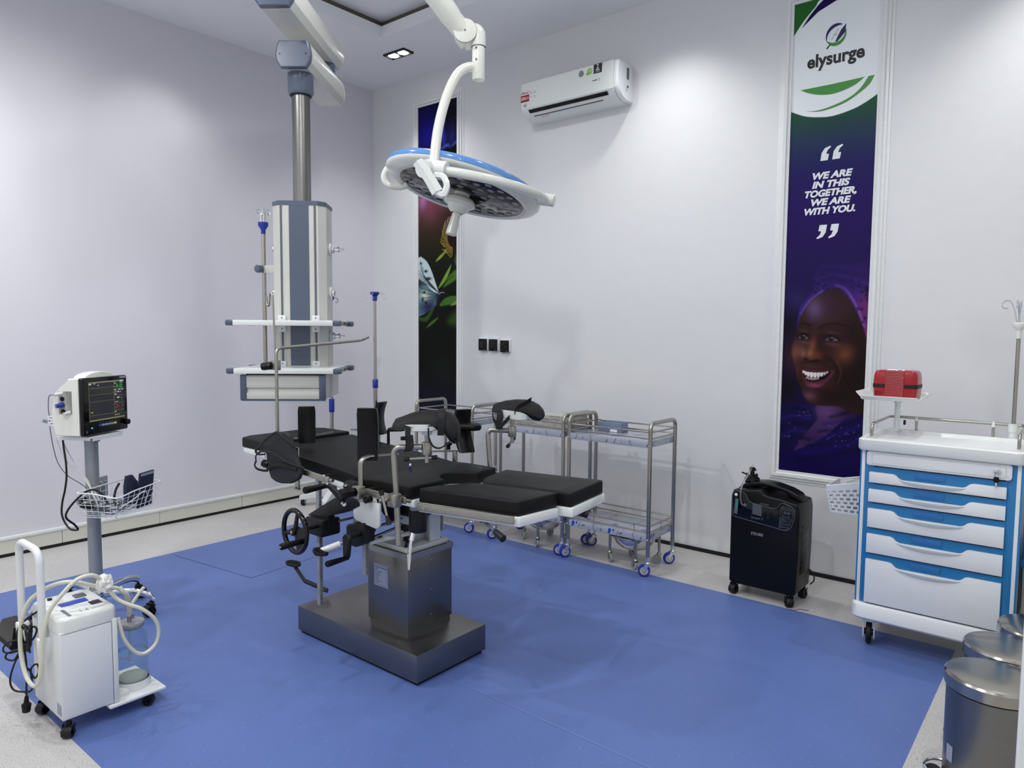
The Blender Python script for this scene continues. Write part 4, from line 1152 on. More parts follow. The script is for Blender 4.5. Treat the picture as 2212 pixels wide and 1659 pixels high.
# white trays beneath
def tray(poly, z0, z1, name, tilt=0.0):
    g_ = G().prism(poly, Matrix.Translation((0, 0, z0)), z1 - z0, 0.004)
    if tilt:
        for v in g_.bm.verts: v.co.z += tilt * (2.84 - v.co.x)
    return g_.build(name, 'white_gloss', ot)
tray([(2.84, YN + 0.004), (3.146, YN + 0.004), (3.146, -2.24), (3.075, -2.20), (3.05, -2.165), (3.052, -2.11), (3.10, -2.06), (3.146, -2.03), (3.13, YF), (2.84, YF)], 0.728, 0.758, 'seat_tray')
G().prism([(3.045, -2.26), (3.155, -2.20), (3.20, -2.10), (3.19, -1.96), (3.135, -1.96), (3.06, -2.07)], Matrix.Translation((0, 0, 0.742)), 0.014, 0.003).build('drain_tray', 'white_gloss', ot)
tray([(2.10, YN + 0.02), (2.838, YN + 0.004), (2.838, YF), (2.10, YF)], 0.728, 0.756, 'back_tray', 0.0675)
tray([(1.822, -2.33), (1.855, -2.395), (2.07, YN + 0.016), (2.07, YF), (1.865, YF), (1.822, -1.945)], 0.796, 0.826, 'head_tray')
LA = [(3.190, -2.440), (3.21, -2.345), (3.272, -2.225), (3.645, -2.150), (3.622, -2.358)]
LB = [(3.30, -2.185), (3.262, -2.150), (3.240, -2.105), (3.198, -1.918), (3.648, -1.828), (3.690, -2.122), (3.645, -2.130)]
ta = tray(LA, 0.724, 0.760, 'leg_tray')
tb = tray(LB, 0.724, 0.760, 'leg_tray')
# side plates with rounded lower corners
G().prism([(3.19, 0.735), (3.19, 0.705), (3.197, 0.692), (3.212, 0.686), (3.25, 0.690), (3.47, 0.735)], frame((0, -2.422, 0), V((1, 0.19, 0)), (0, 0, 1)), 0.012, 0.003).build('side_plate', 'white_gloss', ta)
# rails
def rail(p, q, z, name='accessory_rail', mt='dull_steel', h=0.027, ends=True):
    p, q = V(p), V(q)
    m, L = axis_frame(p, q)
    g_ = G()
    d = (q - p).normalized()
    side = V((d.y, -d.x, 0)).normalized()
    c = (p + q) / 2
    fr_ = frame(c, d, (0, 0, 1))
    g_.box((0, 0, 0), (L, h, 0.010), 0.003, m=fr_)
    for s_ in (-0.42, 0.42):
        cc = c + d * (L * s_)
        g_.cyl(cc + side * 0.004, cc + side * 0.0065, 0.008, seg=16)
    return g_.build(name, mt, ot)
rail((2.20, -2.472, 0.816), (2.672, -2.472, 0.778), 0)
rail((2.835, -2.472, 0.768), (3.155, -2.472, 0.768), 0)
rail((3.195, -2.452, 0.748), (3.612, -2.374, 0.752), 0, h=0.030)
rail((2.20, -1.862, 0.816), (2.672, -1.862, 0.778), 0)
rail((2.835, -1.862, 0.768), (3.155, -1.862, 0.768), 0)
g = G()
for y in (-2.47, -1.864):
    s_ = 1 if y < -2 else -1
    for x, z in ((2.26, 0.811), (2.60, 0.784), (2.90, 0.768), (3.10, 0.768)):
        g.cyl((x, y + 0.004 * s_, z), (x, y + 0.05 * s_, z), 0.008, seg=10)
for x in (2.672, 3.155): g.cyl((x - 0.002, -2.466, 0.780 if x < 3 else 0.768), (x + 0.018, -2.466, 0.780 if x < 3 else 0.768), 0.008, seg=12)
g.build('rail_standoff', 'steel', ot)
# leg section levers
g = G().cyl((3.447, -2.365, 0.728), (3.54, -2.39, 0.70), 0.006, seg=10).cyl((3.43, -2.36, 0.732), (3.455, -2.367, 0.722), 0.010, seg=10)
l1 = g.build('leg_lever', 'ink_grey', ot)
G().cyl((3.535, -2.389, 0.7015), (3.588, -2.403, 0.6865), 0.011, 0.014, seg=14, bev=0.003).build('lever_grip', 'black_rubber', l1)
l1 = G().cyl((3.56, -2.03, 0.727), (3.63, -2.01, 0.717), 0.006, seg=10).build('leg_lever', 'ink_grey', ot)
G().cyl((3.625, -2.012, 0.7175), (3.676, -1.998, 0.708), 0.011, 0.014, seg=14, bev=0.003).build('lever_grip', 'black_rubber', l1)

# --- cranking mechanism under the near side
FY = lambda y: frame((0, y, 0), (1, 0, 0), (0, 0, 1))      # polygon (x, z); extrudes toward -y
sp_ = [(2.508, 0.603), (2.70, 0.707), (2.748, 0.728), (2.764, 0.74), (2.766, 0.784), (2.785, 0.795), (2.832, 0.793), (2.868, 0.745), (2.872, 0.70), (2.83, 0.68), (2.77, 0.655), (2.659, 0.621), (2.660, 0.565), (2.648, 0.552), (2.585, 0.527), (2.527, 0.530), (2.520, 0.573)]
G().prism(sp_, FY(-2.435), 0.035, 0.004).build('side_bracket', 'black_cast', ot)
G().span((2.53, -2.50, 0.53), (2.655, -2.40, 0.605), 0.010).build('side_bracket', 'black_cast', ot)
for x, z, r in ((2.522, 0.589, 0.016), (2.775, 0.703, 0.018), (2.786, 0.772, 0.010)):
    G().cyl((x, -2.470, z), (x, -2.476, z), r, seg=20).cyl((x, -2.475, z), (x, -2.486, z), r * 0.45, seg=8).build('pivot_bolt', 'chrome', ot)
def rack(x, y, z0, z1, w=0.024, tooth=True, name='toothed_rack'):
    g_ = G().span((x - w / 2, y - 0.008, z0), (x + w / 2 - 0.006, y + 0.008, z1))
    n = int((z1 - z0) / 0.0085)
    for k in range(n):
        z = z0 + 0.004 + k * 0.0085
        g_.prism([(x + w / 2 - 0.0065, z), (x + w / 2 + 0.001, z + 0.0015), (x + w / 2 + 0.001, z + 0.0035), (x + w / 2 - 0.0065, z + 0.006)], FY(y + 0.008), 0.016)
    return g_.build(name, 'silver_paint', ot, smooth=0)
rack(2.575, -2.455, 0.205, 0.79)
rack(2.772, -2.405, 0.545, 0.70, 0.030)
rack(2.860, -2.430, 0.398, 0.56, 0.026)
rack(2.80, -1.93, 0.47, 0.70, 0.024)
# handwheel
hc = V((2.638, -2.62, 0.584))
hw = G().torus(hc, (0.05, 1, 0), 0.088, 0.0105, 48, 12).build('handwheel', 'black_gloss', ot)
hx = V((1, -0.05, 0)).normalized()
g = G()
for a0 in (75, 195, 315):
    a = math.radians(a0)
    e = hc + hx * (0.084 * math.cos(a)) + V((0, 0, 0.084 * math.sin(a)))
    g.tube([hc, e], [0.012, 0.009], 10, flat=0.7)
a1 = [hc + hx * (0.084 * math.cos(math.radians(q))) + V((0, 0.0, 0.084 * math.sin(math.radians(q)))) for q in (-75, -50, -25, 0, 25)]
g.loft([[hc + V((0, -0.006, 0))] * 0 + [hc + V((0, s * 0.006, 0))] + [p_ + V((0, s * 0.006, 0)) for p_ in a1] for s in (-1, 1)])
g.cyl(hc - V((0, 0.016, 0)), hc + V((0, 0.02, 0)), 0.017, seg=20, bev=0.003)
g.build('wheel_spokes', 'black_cast', hw)
G().cyl(hc - V((0, 0.019, 0)), hc - V((0, 0.0155, 0)), 0.005, seg=12).build('hub_bolt', 'chrome', hw)
G().cyl(hc + hx * 0.062 + V((0, 0.0, -0.028)), hc + hx * 0.060 + V((0, -0.105, -0.030)), 0.011, 0.014, seg=16, bev=0.004).build('wheel_grip', 'black_plastic', hw)
G().cyl(hc + hx * 0.060 + V((0, -0.105, -0.030)), hc + hx * 0.060 + V((0, -0.1065, -0.030)), 0.004, seg=10).build('hub_bolt', 'chrome', hw)
G().cyl(hc, (2.62, -2.45, 0.575), 0.009, seg=14).build('wheel_shaft', 'black_cast', ot)
# gearbox, crank, rods
G().prism([(2.787, 0.60), (2.797, 0.612), (2.82, 0.614), (2.905, 0.637), (2.911, 0.556), (2.85, 0.524), (2.79, 0.527)], FY(-2.42), 0.055, 0.005).build('gearbox', 'black_cast', ot)
cr = G().prism([(2.972, 0.585), (2.984, 0.598), (3.008, 0.598), (3.020, 0.585), (3.008, 0.508), (2.998, 0.492), (2.984, 0.492), (2.976, 0.508)], FY(-2.53), 0.016, 0.004)
for v in cr.bm.verts: v.co.x -= 0.118; v.co.z += 0.0
cr.build('hand_crank', 'black_cast', ot)
G().cyl((2.872, -2.54, 0.500), (2.902, -2.655, 0.510), 0.010, 0.0125, seg=16, bev=0.004).build('crank_grip', 'black_plastic', ot)
G().cyl((2.878, -2.546, 0.586), (2.878, -2.40, 0.590), 0.012, seg=14).build('crank_shaft', 'black_cast', ot)
# second crank, seen end-on with its white sleeved shaft
G().cyl((2.715, -2.56, 0.498), (2.793, -2.44, 0.543), 0.0065, seg=12).build('crank_shaft', 'steel', ot)
G().cyl((2.719, -2.553, 0.5), (2.764, -2.485, 0.526), 0.0135, seg=16, bev=0.003).build('shaft_sleeve', 'white_gloss', ot)
G().prism([(2.680, 0.494), (2.688, 0.512), (2.712, 0.516), (2.735, 0.508), (2.775, 0.508), (2.770, 0.492), (2.74, 0.484), (2.70, 0.480)], FY(-2.55), 0.02, 0.005).build('hand_crank', 'black_cast', ot)
G().cyl((2.885, -2.40, 0.60), (2.905, -2.26, 0.615), 0.006, seg=10).cyl((2.66, -2.42, 0.59), (2.70, -1.95, 0.60), 0.006, seg=10).cyl((2.90, -2.42, 0.565), (2.90, -1.95, 0.62), 0.0065, seg=10).build('cross_rod', 'steel', ot)
G().cyl((2.885, -2.43, 0.541), (2.958, -2.24, 0.560), 0.010, seg=14).build('shaft_sleeve', 'grey_white', ot)
G().cyl((2.80, -2.47, 0.755), (2.80, -1.86, 0.755), 0.010, seg=12).build('cross_rod', 'black_cast', ot)
# upper folding crank
G().prism([(2.705, 0.770), (2.716, 0.783), (2.735, 0.775), (2.822, 0.742), (2.826, 0.724), (2.805, 0.716), (2.722, 0.762)], FY(-2.50), 0.02, 0.005).build('hand_crank', 'black_cast', ot)
cg = G().cyl((2.715, -2.52, 0.772), (2.740, -2.64, 0.775), 0.0115, 0.015, seg=16, bev=0.004).build('crank_grip', 'black_plastic', ot)
G().cyl((2.712, -2.508, 0.771), (2.716, -2.528, 0.772), 0.013, seg=14).build('grip_ferrule', 'chrome', cg)
# white hanging plates beside the column
for y in (-2.455, -1.875):
    G().prism([(2.832, 0.735), (2.825, 0.665), (2.828, 0.648), (2.842, 0.636), (2.965, 0.622), (2.982, 0.626), (2.992, 0.640), (2.993, 0.728)], FY(y), 0.012, 0.003).build('side_plate', 'grey_white', ot)
# pedal
pdl = G().tube([(2.345, -2.25, 0.155), (2.215, -2.29, 0.185), (2.150, -2.30, 0.245)], 0.0125, 4, flat=0.6).build('pedal_lever', 'black_cast', ot, smooth=20)
g = G().lathe([(0, -0.006), (0.045, -0.006), (0.048, 0), (0.045, 0.006), (0, 0.006)], Matrix.Translation((2.135, -2.30, 0.258)) @ Matrix.Diagonal((1.1, 0.62, 1, 1)), 28)
for k in range(9): g.box((2.135 - 0.036 + 0.009 * k, -2.30, 0.2645), (0.004, 0.04 if 1 < k < 7 else 0.026, 0.003))
g.build('pedal_tread', 'black_rubber', pdl)

# --- clamps and leg supports
def clamp(x, y, z, lever=None, knob=None):
    s_ = -1 if y < -2 else 1
    g_ = G().box((x, y + s_ * 0.010, z), (0.046, 0.040, 0.052), 0.006)
    o_ = g_.build('rail_clamp', 'dull_steel', ot)
    return o_
def ribbed(pts, w, wd, th=0.004): return G().ribbon(smooth_path(pts, 4), wd, w, th)
def leg_support(ox, oy, kind):
    c_ = clamp(ox, oy, 0.770)
    o3 = V((ox, oy, 0))
    U = rv; W = dv
    if kind == 'near':
        post = fillet([o3 + V((0.012, 0.0, 0.595)), o3 + V((0, 0, 0.79)), o3 + V((-0.010, -0.004, 0.955)), o3 + V((0.005, 0.004, 0.974)) , o3 + V((0.072, 0.066, 0.9755))], 0.025, 5)
        jb = o3 + V((0.087, 0.079, 0.945))
        G().tube(post, 0.0115, 14).build('support_post', 'dull_steel', ot)
    else:
        post = fillet([o3 + V((0.022, 0.0, 0.70)), o3 + V((-0.002, 0, 0.81)), o3 + V((-0.017, 0.004, 0.95)), o3 + V((-0.008, 0.010, 0.966)), o3 + V((0.06, 0.062, 0.962))], 0.022, 5)
        jb = o3 + V((0.073, 0.071, 0.935))
        G().tube(post, 0.0115, 14).build('support_post', 'dull_steel', ot)
    z0 = jb.z
    jo = G().cyl(jb, jb + V((0, 0, 0.050)), 0.0195, seg=24, bev=0.003).cyl(jb + V((0, 0, 0.048)), jb + V((0, 0, 0.085)), 0.009, seg=14).cyl(jb - V((0, 0, 0.03)), jb, 0.0085, seg=14).build('swivel_joint', 'dull_steel', ot)
    hl = jb + V((0, 0, -0.014))
    if kind == 'near': a_, b_ = hl - U * 0.078 - V((0, 0, 0.004)), hl + U * 0.03 + V((0, 0, 0.004))
    else: a_, b_ = hl - U * 0.018 - W * 0.055 - V((0, 0, 0.02)), hl + U * 0.008 + W * 0.03
    G().cyl(a_, b_, 0.0058, seg=12).build('locking_bar', 'dull_steel', jo)
    for q, s_ in ((a_, -1), (b_, 1)):
        d_ = (b_ - a_).normalized() * s_
        G().cyl(q - d_ * 0.012, q + d_ * 0.010, 0.0085, seg=12, bev=0.002).build('bar_tip', 'black_rubber', jo)
    # knee crutch: white shell, black cushion over it, straps
    cc = jb + V((0, 0, 0.10))
    if kind == 'near':
        S = [(-0.128, 0.010, 0.022), (-0.118, -0.004, 0.040), (-0.095, -0.008, 0.048), (-0.06, -0.002, 0.062), (-0.02, 0.000, 0.072), (0.03, 0.000, 0.074), (0.065, -0.006, 0.072), (0.09, -0.045, 0.064), (0.108, -0.056, 0.050), (0.120, -0.045, 0.030), (0.126, -0.02, 0.005)]
        tilt = 0.0
        shell = [(-0.098, 0.0), (0.052, 0.0)]
    else:
        S = [(-0.092, 0.000, 0.030), (-0.088, 0.018, 0.048), (-0.07, 0.024, 0.057), (-0.03, 0.024, 0.068), (0.02, 0.014, 0.074), (0.06, 0.004, 0.073), (0.095, -0.020, 0.066), (0.125, -0.024, 0.050), (0.142, -0.012, 0.030), (0.148, 0.004, 0.018)]
        shell = [(-0.082, 0.0), (0.075, -0.02)]
    rings = []
    for (s_, zb, zt) in S:
        hw_ = 0.068 * (0.62 if s_ in (S[0][0], S[-1][0]) else 0.9 if s_ in (S[1][0], S[-2][0]) else 1.0)
        ring_ = []
        for k in range(18):
            a = 2 * pi * k / 18
            ca, sa_ = math.cos(a), math.sin(a)
            yy = hw_ * math.copysign(abs(ca) ** 0.75, ca)
            zz = (zt + zb) / 2 + (zt - zb) / 2 * math.copysign(abs(sa_) ** 0.7, sa_)
            zz -= 0.018 * (yy / 0.068) ** 2 if sa_ > 0 else 0
            ring_.append(cc + U * s_ + W * yy + V((0, 0, zz)))
        rings.append(ring_)
    cu = G().loft(rings).build('knee_cushion', 'black_fabric', ot, smooth=70)
    (s0, h0), (s1, h1) = shell
    sh = []
    for t_ in (0.0, 0.03, 0.08, 0.16, 0.3, 0.5, 0.7, 0.84, 0.92, 0.97, 1.0):
        s_ = s0 + (s1 - s0) * t_
        zb = (h0 + (h1 - h0) * t_)
        k_ = max(0.12, (1 - abs(2 * t_ - 1) ** 3.2) ** 0.55)
        zb += 0.010 * (1 - k_)
        top = 0.022 if kind == 'near' else 0.034
        sh.append([cc + U * s_ + W * w_ + V((0, 0, z_ + zb)) for w_, z_ in ((-0.070 * (0.6 + 0.4 * k_), top * k_ + 0.004), (-0.066 * (0.6 + 0.4 * k_), 0.0 + 0.006 * (1 - k_)), (-0.03, -0.007 * k_), (0.03, -0.007 * k_), (0.066 * (0.6 + 0.4 * k_), 0.0), (0.070 * (0.6 + 0.4 * k_), top * k_ + 0.004), (0.05, 0.01), (-0.05, 0.01))])
    so = G().loft(sh).build('knee_shell', 'white_gloss', cu, smooth=40)
    G().cyl(cc - V((0, 0, 0.022)), cc + V((0, 0, 0.002)), 0.017, 0.026, seg=20).build('shell_socket', 'white_gloss', so)
    F_ = lambda s_, w_, z_: cc + U * s_ + W * w_ + V((0, 0, z_))
    if kind == 'near':
        st = [([F_(-0.062, -0.072, 0.016), F_(-0.062, -0.078, -0.01), F_(-0.060, -0.08, -0.05), F_(-0.066, -0.08, -0.075)], U, 0.020),
              ([F_(-0.056, -0.078, -0.012), F_(-0.052, -0.082, -0.05), F_(-0.058, -0.082, -0.072)], U, 0.026),
              ([F_(0.014, -0.072, 0.014), F_(0.016, -0.076, -0.02), F_(0.030, -0.076, -0.052), F_(0.055, -0.074, -0.062), F_(0.082, -0.066, -0.048), F_(0.094, -0.05, -0.036)], W, 0.018),
              ([F_(0.060, -0.066, -0.015), F_(0.062, -0.069, 0.03), F_(0.060, -0.055, 0.068), F_(0.060, 0.0, 0.078)], U, 0.026)]
        G().cyl(F_(-0.078, -0.074, -0.032), F_(-0.078, -0.074, -0.020), 0.012, seg=14).build('strap_buckle', 'black_plastic', cu)
    else:
        st = [([F_(-0.06, -0.072, 0.028), F_(-0.054, -0.08, 0.0), F_(-0.062, -0.082, -0.03), F_(-0.056, -0.082, -0.055)], U, 0.030),
              ([F_(-0.090, -0.05, 0.030), F_(-0.086, -0.066, -0.008), F_(-0.070, -0.078, -0.03), F_(-0.058, -0.08, -0.052)], V((0, 0, 1)), 0.018),
              ([F_(-0.058, -0.08, -0.05), F_(-0.035, -0.078, -0.025), F_(-0.012, -0.074, 0.0)], V((0, 0, 1)), 0.022),
              ([F_(0.012, -0.074, 0.022), F_(0.020, -0.075, 0.044), F_(0.055, -0.060, 0.062), F_(0.085, -0.03, 0.076)], V((0.3, 0, 1)), 0.020)]
    for P_, wd, w_ in st: ribbed(P_, w_, wd).build('strap', 'black_fabric', cu)
leg_support(3.121, -2.490, 'near')
leg_support(3.036, -1.845, 'far')
# locking handles on the near clamps
hb2 = G().cyl((3.098, -2.505, 0.770), (3.085, -2.545, 0.772), 0.011, seg=16, bev=0.002).cyl((3.094, -2.54, 0.800), (3.130, -2.54, 0.700), 0.0055, seg=10).build('clamp_handle', 'steel', ot)
G().cyl((3.090, -2.54, 0.811), (3.097, -2.54, 0.791), 0.011, 0.008, seg=12).cyl((3.123, -2.54, 0.718), (3.136, -2.54, 0.684), 0.007, 0.0105, seg=12).build('handle_tip', 'black_rubber', hb2)

# --- lateral and shoulder supports: curved black pads on slotted brackets
def lateral_pad(base, h, facing, w, curve, post=None, knob=None, lean=0.0):
    """base: bottom centre of the pad; facing: direction of its padded face"""
    f_ = V(facing).normalized()
    s_ = V((-f_.y, f_.x, 0))
    rings = []
    n = 9
    for k in range(n):
        t = k / (n - 1)
        q = V(base) + V((0, 0, h * t)) + f_ * (curve * (2 * t - 1) ** 2 + lean * t)
        th = 0.016
        r_ = 0.006
        e_ = 0.92 if k in (0, n - 1) else 1.0
        rings.append([q + s_ * (a * w / 2 * e_) + f_ * (b_ * th * e_) for a, b_ in ((-1, -0.7), (-0.85, -1), (0.85, -1), (1, -0.7), (1, 0.7), (0.85, 1), (-0.85, 1), (-1, 0.7))])
    return G().loft(rings).build('lateral_pad', 'black_plastic', ot, smooth=50)
def slot_bracket(p, q, w=0.026):
    p, q = V(p), V(q)
    L = (q - p).length
    fr_ = frame(p, q - p, V((0, 0, 1)).cross(q - p))
    g_ = G().box((L / 2, w * 0.38, 0), (L, w * 0.24, 0.005), m=fr_).box((L / 2, -w * 0.38, 0), (L, w * 0.24, 0.005), m=fr_).box((0.004, 0, 0), (0.010, w, 0.005), m=fr_).box((L - 0.004, 0, 0), (0.010, w, 0.005), m=fr_)
    return g_.build('slotted_bracket', 'dull_steel', ot)
# shoulder pad on the head side
lateral_pad((2.243, -2.285, 0.876), 0.175, (0.80, -0.60, 0), 0.082, 0.006, lean=-0.012)
slot_bracket((2.142, -2.285, 0.884), (2.120, -2.04, 0.890), 0.028)
# near pad with its post
lateral_pad((2.875, -2.425, 0.888), 0.215, (0.62, -0.79, 0), 0.085, 0.012, lean=0.0)
pa = G().tube(fillet([(2.898, -2.484, 0.725), (2.898, -2.484, 0.895), (2.902, -2.45, 0.908), (2.905, -2.40, 0.905)], 0.02, 5), 0.0125, 8, flat=0.6).build('pad_post', 'dull_steel', ot, smooth=30)
slot_bracket((2.905, -2.41, 0.906), (2.94, -2.32, 0.906), 0.024)
clamp(2.898, -2.484, 0.766)
G().cyl((2.898, -2.515, 0.770), (2.898, -2.490, 0.770), 0.021, seg=18, bev=0.003).build('clamp_boss', 'steel', ot)
G().cyl((2.885, -2.575, 0.768), (2.893, -2.52, 0.770), 0.024, seg=7, bev=0.006).build('clamp_knob', 'black_plastic', ot)
G().cyl((2.945, -2.50, 0.742), (2.945, -2.47, 0.742), 0.014, seg=16, bev=0.002).build('clamp_knob', 'black_plastic', ot)
# far pads
lateral_pad((2.262, -1.855, 0.875), 0.170, (0.92, 0.38, 0), 0.075, 0.022)
slot_bracket((2.078, -1.885, 0.884), (2.235, -1.87, 0.888), 0.024)
G().cyl((2.265, -1.86, 0.80), (2.265, -1.86, 0.882), 0.011, seg=12).build('pad_post', 'dull_steel', ot)
lateral_pad((2.868, -1.84, 0.848), 0.200, (0.92, -0.38, 0), 0.080, 0.032, lean=-0.045)
slot_bracket((2.70, -1.885, 0.834), (2.845, -1.85, 0.848), 0.026)
G().span((2.815, -1.868, 0.755), (2.838, -1.852, 0.845), 0.003).build('pad_post', 'dull_steel', ot)
G().cyl((2.785, -1.862, 0.850), (2.785, -1.862, 0.872), 0.010, seg=12).cyl((2.785, -1.862, 0.872), (2.785, -1.862, 0.884), 0.019, seg=7, bev=0.003).build('clamp_knob', 'black_plastic', ot)
# far arm board and its post, behind the near knee cushion
G().prism([(2.70, -1.85), (2.72, -1.78), (2.82, -1.75), (2.92, -1.775), (2.955, -1.815), (2.945, -1.855), (2.86, -1.88)], Matrix.Translation((0, 0, 0.952)), 0.030, 0.012, 3).build('arm_board', 'black_leather', ot)
G().tube(fillet([(2.345, -1.86, 0.78), (2.345, -1.86, 0.905), (2.42, -1.84, 0.912)], 0.01, 3), 0.012, 4, flat=0.4).build('pad_post', 'black_cast', ot, smooth=20)
# infusion pole on the far rail
ivp = G().cyl((2.222, -1.842, 0.77), (2.222, -1.842, 1.15), 0.011, seg=14).cyl((2.222, -1.842, 1.15), (2.222, -1.842, 1.60), 0.008, seg=14).build('infusion_pole', 'steel', ot)
G().lathe([(0.0085, 1.575), (0.012, 1.578), (0.013, 1.60), (0.024, 1.612), (0.024, 1.622), (0, 1.624)], Matrix.Translation((2.222, -1.842, 0)), 18).build('pole_head', 'knob_blue', ivp)
G().cyl((2.222, -1.842, 1.115), (2.222, -1.842, 1.155), 0.0145, seg=18, bev=0.003).cyl((2.222, -1.842, 1.150), (2.222, -1.842, 1.162), 0.017, 0.013, seg=18).build('height_collar', 'knob_blue', ivp)
g = G()
for k in range(4):
    a = k * pi / 2 + 0.65
    P = lambda r, z: V((2.222 + r * math.cos(a), -1.842 + r * math.sin(a), z))
    g.tube(smooth_path([P(0.018, 1.617), P(0.035, 1.616), P(0.052, 1.610), P(0.060, 1.596), P(0.052, 1.584), P(0.042, 1.590)], 4), 0.0025, 6)
g.build('bag_hook', 'chrome', ivp)
# near arm board hanging at the head end
ap = [(2.221, 0.916), (2.223, 0.884), (2.252, 0.846), (2.268, 0.776), (2.286, 0.742), (2.325, 0.730), (2.369, 0.729), (2.443, 0.739), (2.50, 0.765), (2.517, 0.79), (2.507, 0.823), (2.484, 0.865), (2.457, 0.909), (2.440, 0.955), (2.40, 0.966), (2.336, 0.960), (2.26, 0.945)]
ab = G().prism(ap, frame((0, -2.490, 0), V((1, 0, 0)), (0, 0, 1)), 0.022, 0.008, 3).build('arm_board', 'grey_fabric', ot)
G().span((2.424, -2.478, 0.712), (2.454, -2.468, 0.898), 0.004).cyl((2.439, -2.473, 0.706), (2.439, -2.473, 0.713), 0.0148, seg=20).build('board_post', 'steel', ot)
G().cyl((2.225, -2.51, 0.805), (2.262, -2.50, 0.800), 0.019, seg=7, bev=0.004).cyl((2.25, -2.50, 0.80), (2.29, -2.475, 0.80), 0.009, seg=12).build('clamp_knob', 'black_plastic', ot)
def strap(pts, r=0.0055): G().tube(smooth_path(pts, 6), r, 8, flat=0.5).build('strap', 'black_fabric', ab)
strap([(2.216, -2.525, 0.880), (2.26, -2.54, 0.900), (2.306, -2.55, 0.923), (2.367, -2.53, 0.962), (2.43, -2.535, 0.945), (2.492, -2.52, 0.908)], 0.007)
strap([(2.216, -2.525, 0.880), (2.205, -2.535, 0.862), (2.225, -2.53, 0.848), (2.25, -2.515, 0.850)])
strap([(2.190, -2.525, 0.808), (2.215, -2.54, 0.842), (2.262, -2.545, 0.866), (2.315, -2.54, 0.872), (2.384, -2.53, 0.856), (2.46, -2.525, 0.836), (2.53, -2.50, 0.818)], 0.006)
strap([(2.188, -2.525, 0.812), (2.186, -2.53, 0.792), (2.205, -2.53, 0.779), (2.235, -2.52, 0.773), (2.27, -2.515, 0.776)])
strap([(2.268, -2.516, 0.786), (2.35, -2.520, 0.812), (2.43, -2.520, 0.818), (2.50, -2.514, 0.812)], 0.010)
# anaesthesia screen: bent bar from the near rail across the table, with a hooked rod clamped to it
scr = G().tube(fillet([(2.290, -2.474, 0.775), (2.290, -2.474, 1.335), (2.185, -1.905, 1.368), (2.192, -1.862, 1.386)], 0.03, 6), 0.0075, 12).build('screen_bar', 'dull_steel', ot)
G().tube(smooth_path([(2.258, -2.455, 1.19), (2.250, -2.452, 1.26), (2.240, -2.45, 1.40), (2.232, -2.45, 1.545), (2.225, -2.45, 1.582), (2.214, -2.45, 1.591), (2.207, -2.45, 1.575), (2.204, -2.45, 1.548), (2.199, -2.45, 1.534), (2.190, -2.45, 1.531), (2.182, -2.45, 1.542), (2.180, -2.45, 1.575)], 5), 0.0048, 10).build('hooked_rod', 'dull_steel', ot)
cl = G().box((2.268, -2.464, 1.258), (0.05, 0.026, 0.046), 0.004).build('rod_clamp', 'dull_steel', ot)
G().cyl((2.252, -2.475, 1.256), (2.212, -2.50, 1.250), 0.019, seg=7, bev=0.005).build('clamp_knob', 'black_plastic', cl)

# a pen left on the mattress
pe = thing('pen', (2.845, -2.175, 0.815), 'small white and blue marker pen lying on the black mattress', 'pen')
G().cyl((2.815, -2.137, 0.8195), (2.848, -2.170, 0.8195), 0.0045, seg=12).build('barrel', 'label_white', pe)
G().cyl((2.848, -2.170, 0.8195), (2.868, -2.190, 0.8195), 0.0052, seg=12).build('cap', 'knob_blue', pe)

# ------------------------------------------------------------------ instrument trolleys
def caster(parent, p, r, wd, yaw, fork='chrome', tyre='caster_blue', hub='wheel_hub', stem=0.03, name='caster', trail=None, world=True, hood=False):
    """swivel caster: p is where its stem meets the leg (x, y) on the ground; fork with wheel as sub-parts"""
    x, y = p
    trail = r * 0.55 if trail is None else trail
    d = V((math.cos(yaw), math.sin(yaw), 0)); s_ = V((-d.y, d.x, 0))
    wc = V((x, y, r)) - d * trail
    top = 2 * r + 0.008
    g_ = G().cyl((x, y, top - 0.004), (x, y, top + stem), r * 0.26, seg=14).lathe([(0, 0), (r * 0.5, 0), (r * 0.55, 0.006), (r * 0.4, 0.012), (0, 0.013)], Matrix.Translation((x, y, top - 0.006)), 18)
    for sg in (-1, 1):
        fr_ = frame(V((x, y, 0)) + s_ * sg * (wd / 2 + 0.003), -d, (0, 0, 1))
        pts = [(-r * 0.42, top - 0.004), (r * 0.45, top - 0.004), (trail + r * 0.26, r + r * 0.1), (trail + r * 0.16, r - r * 0.24), (trail - r * 0.16, r - r * 0.24), (trail - r * 0.22, r + 0.1 * r)]
        g_.prism(pts, fr_, 0.0025 * (1 if sg < 0 else -1))
    g_.cyl(wc - s_ * (wd / 2 + 0.009), wc + s_ * (wd / 2 + 0.009), r * 0.13, seg=10)
    o_ = g_.build(name, fork, parent, world=world)
    m, _ = axis_frame(wc - s_ * wd / 2, wc + s_ * wd / 2)
    G().lathe([(r * 0.68, 0), (r * 0.9, 0), (r, wd * 0.2), (r, wd * 0.8), (r * 0.9, wd), (r * 0.68, wd)], m, 28).build('tyre', tyre, o_, world=world)
    G().lathe([(0, wd * 0.12), (r * 0.3, wd * 0.12), (r * 0.3, wd * 0.05), (r * 0.70, wd * 0.05), (r * 0.70, wd * 0.95), (r * 0.3, wd * 0.95), (r * 0.3, wd * 0.88), (0, wd * 0.88)], m, 28).build('wheel_hub', hub, o_, world=world)
    return o_
TY0_, TY1_ = -0.655, -0.345
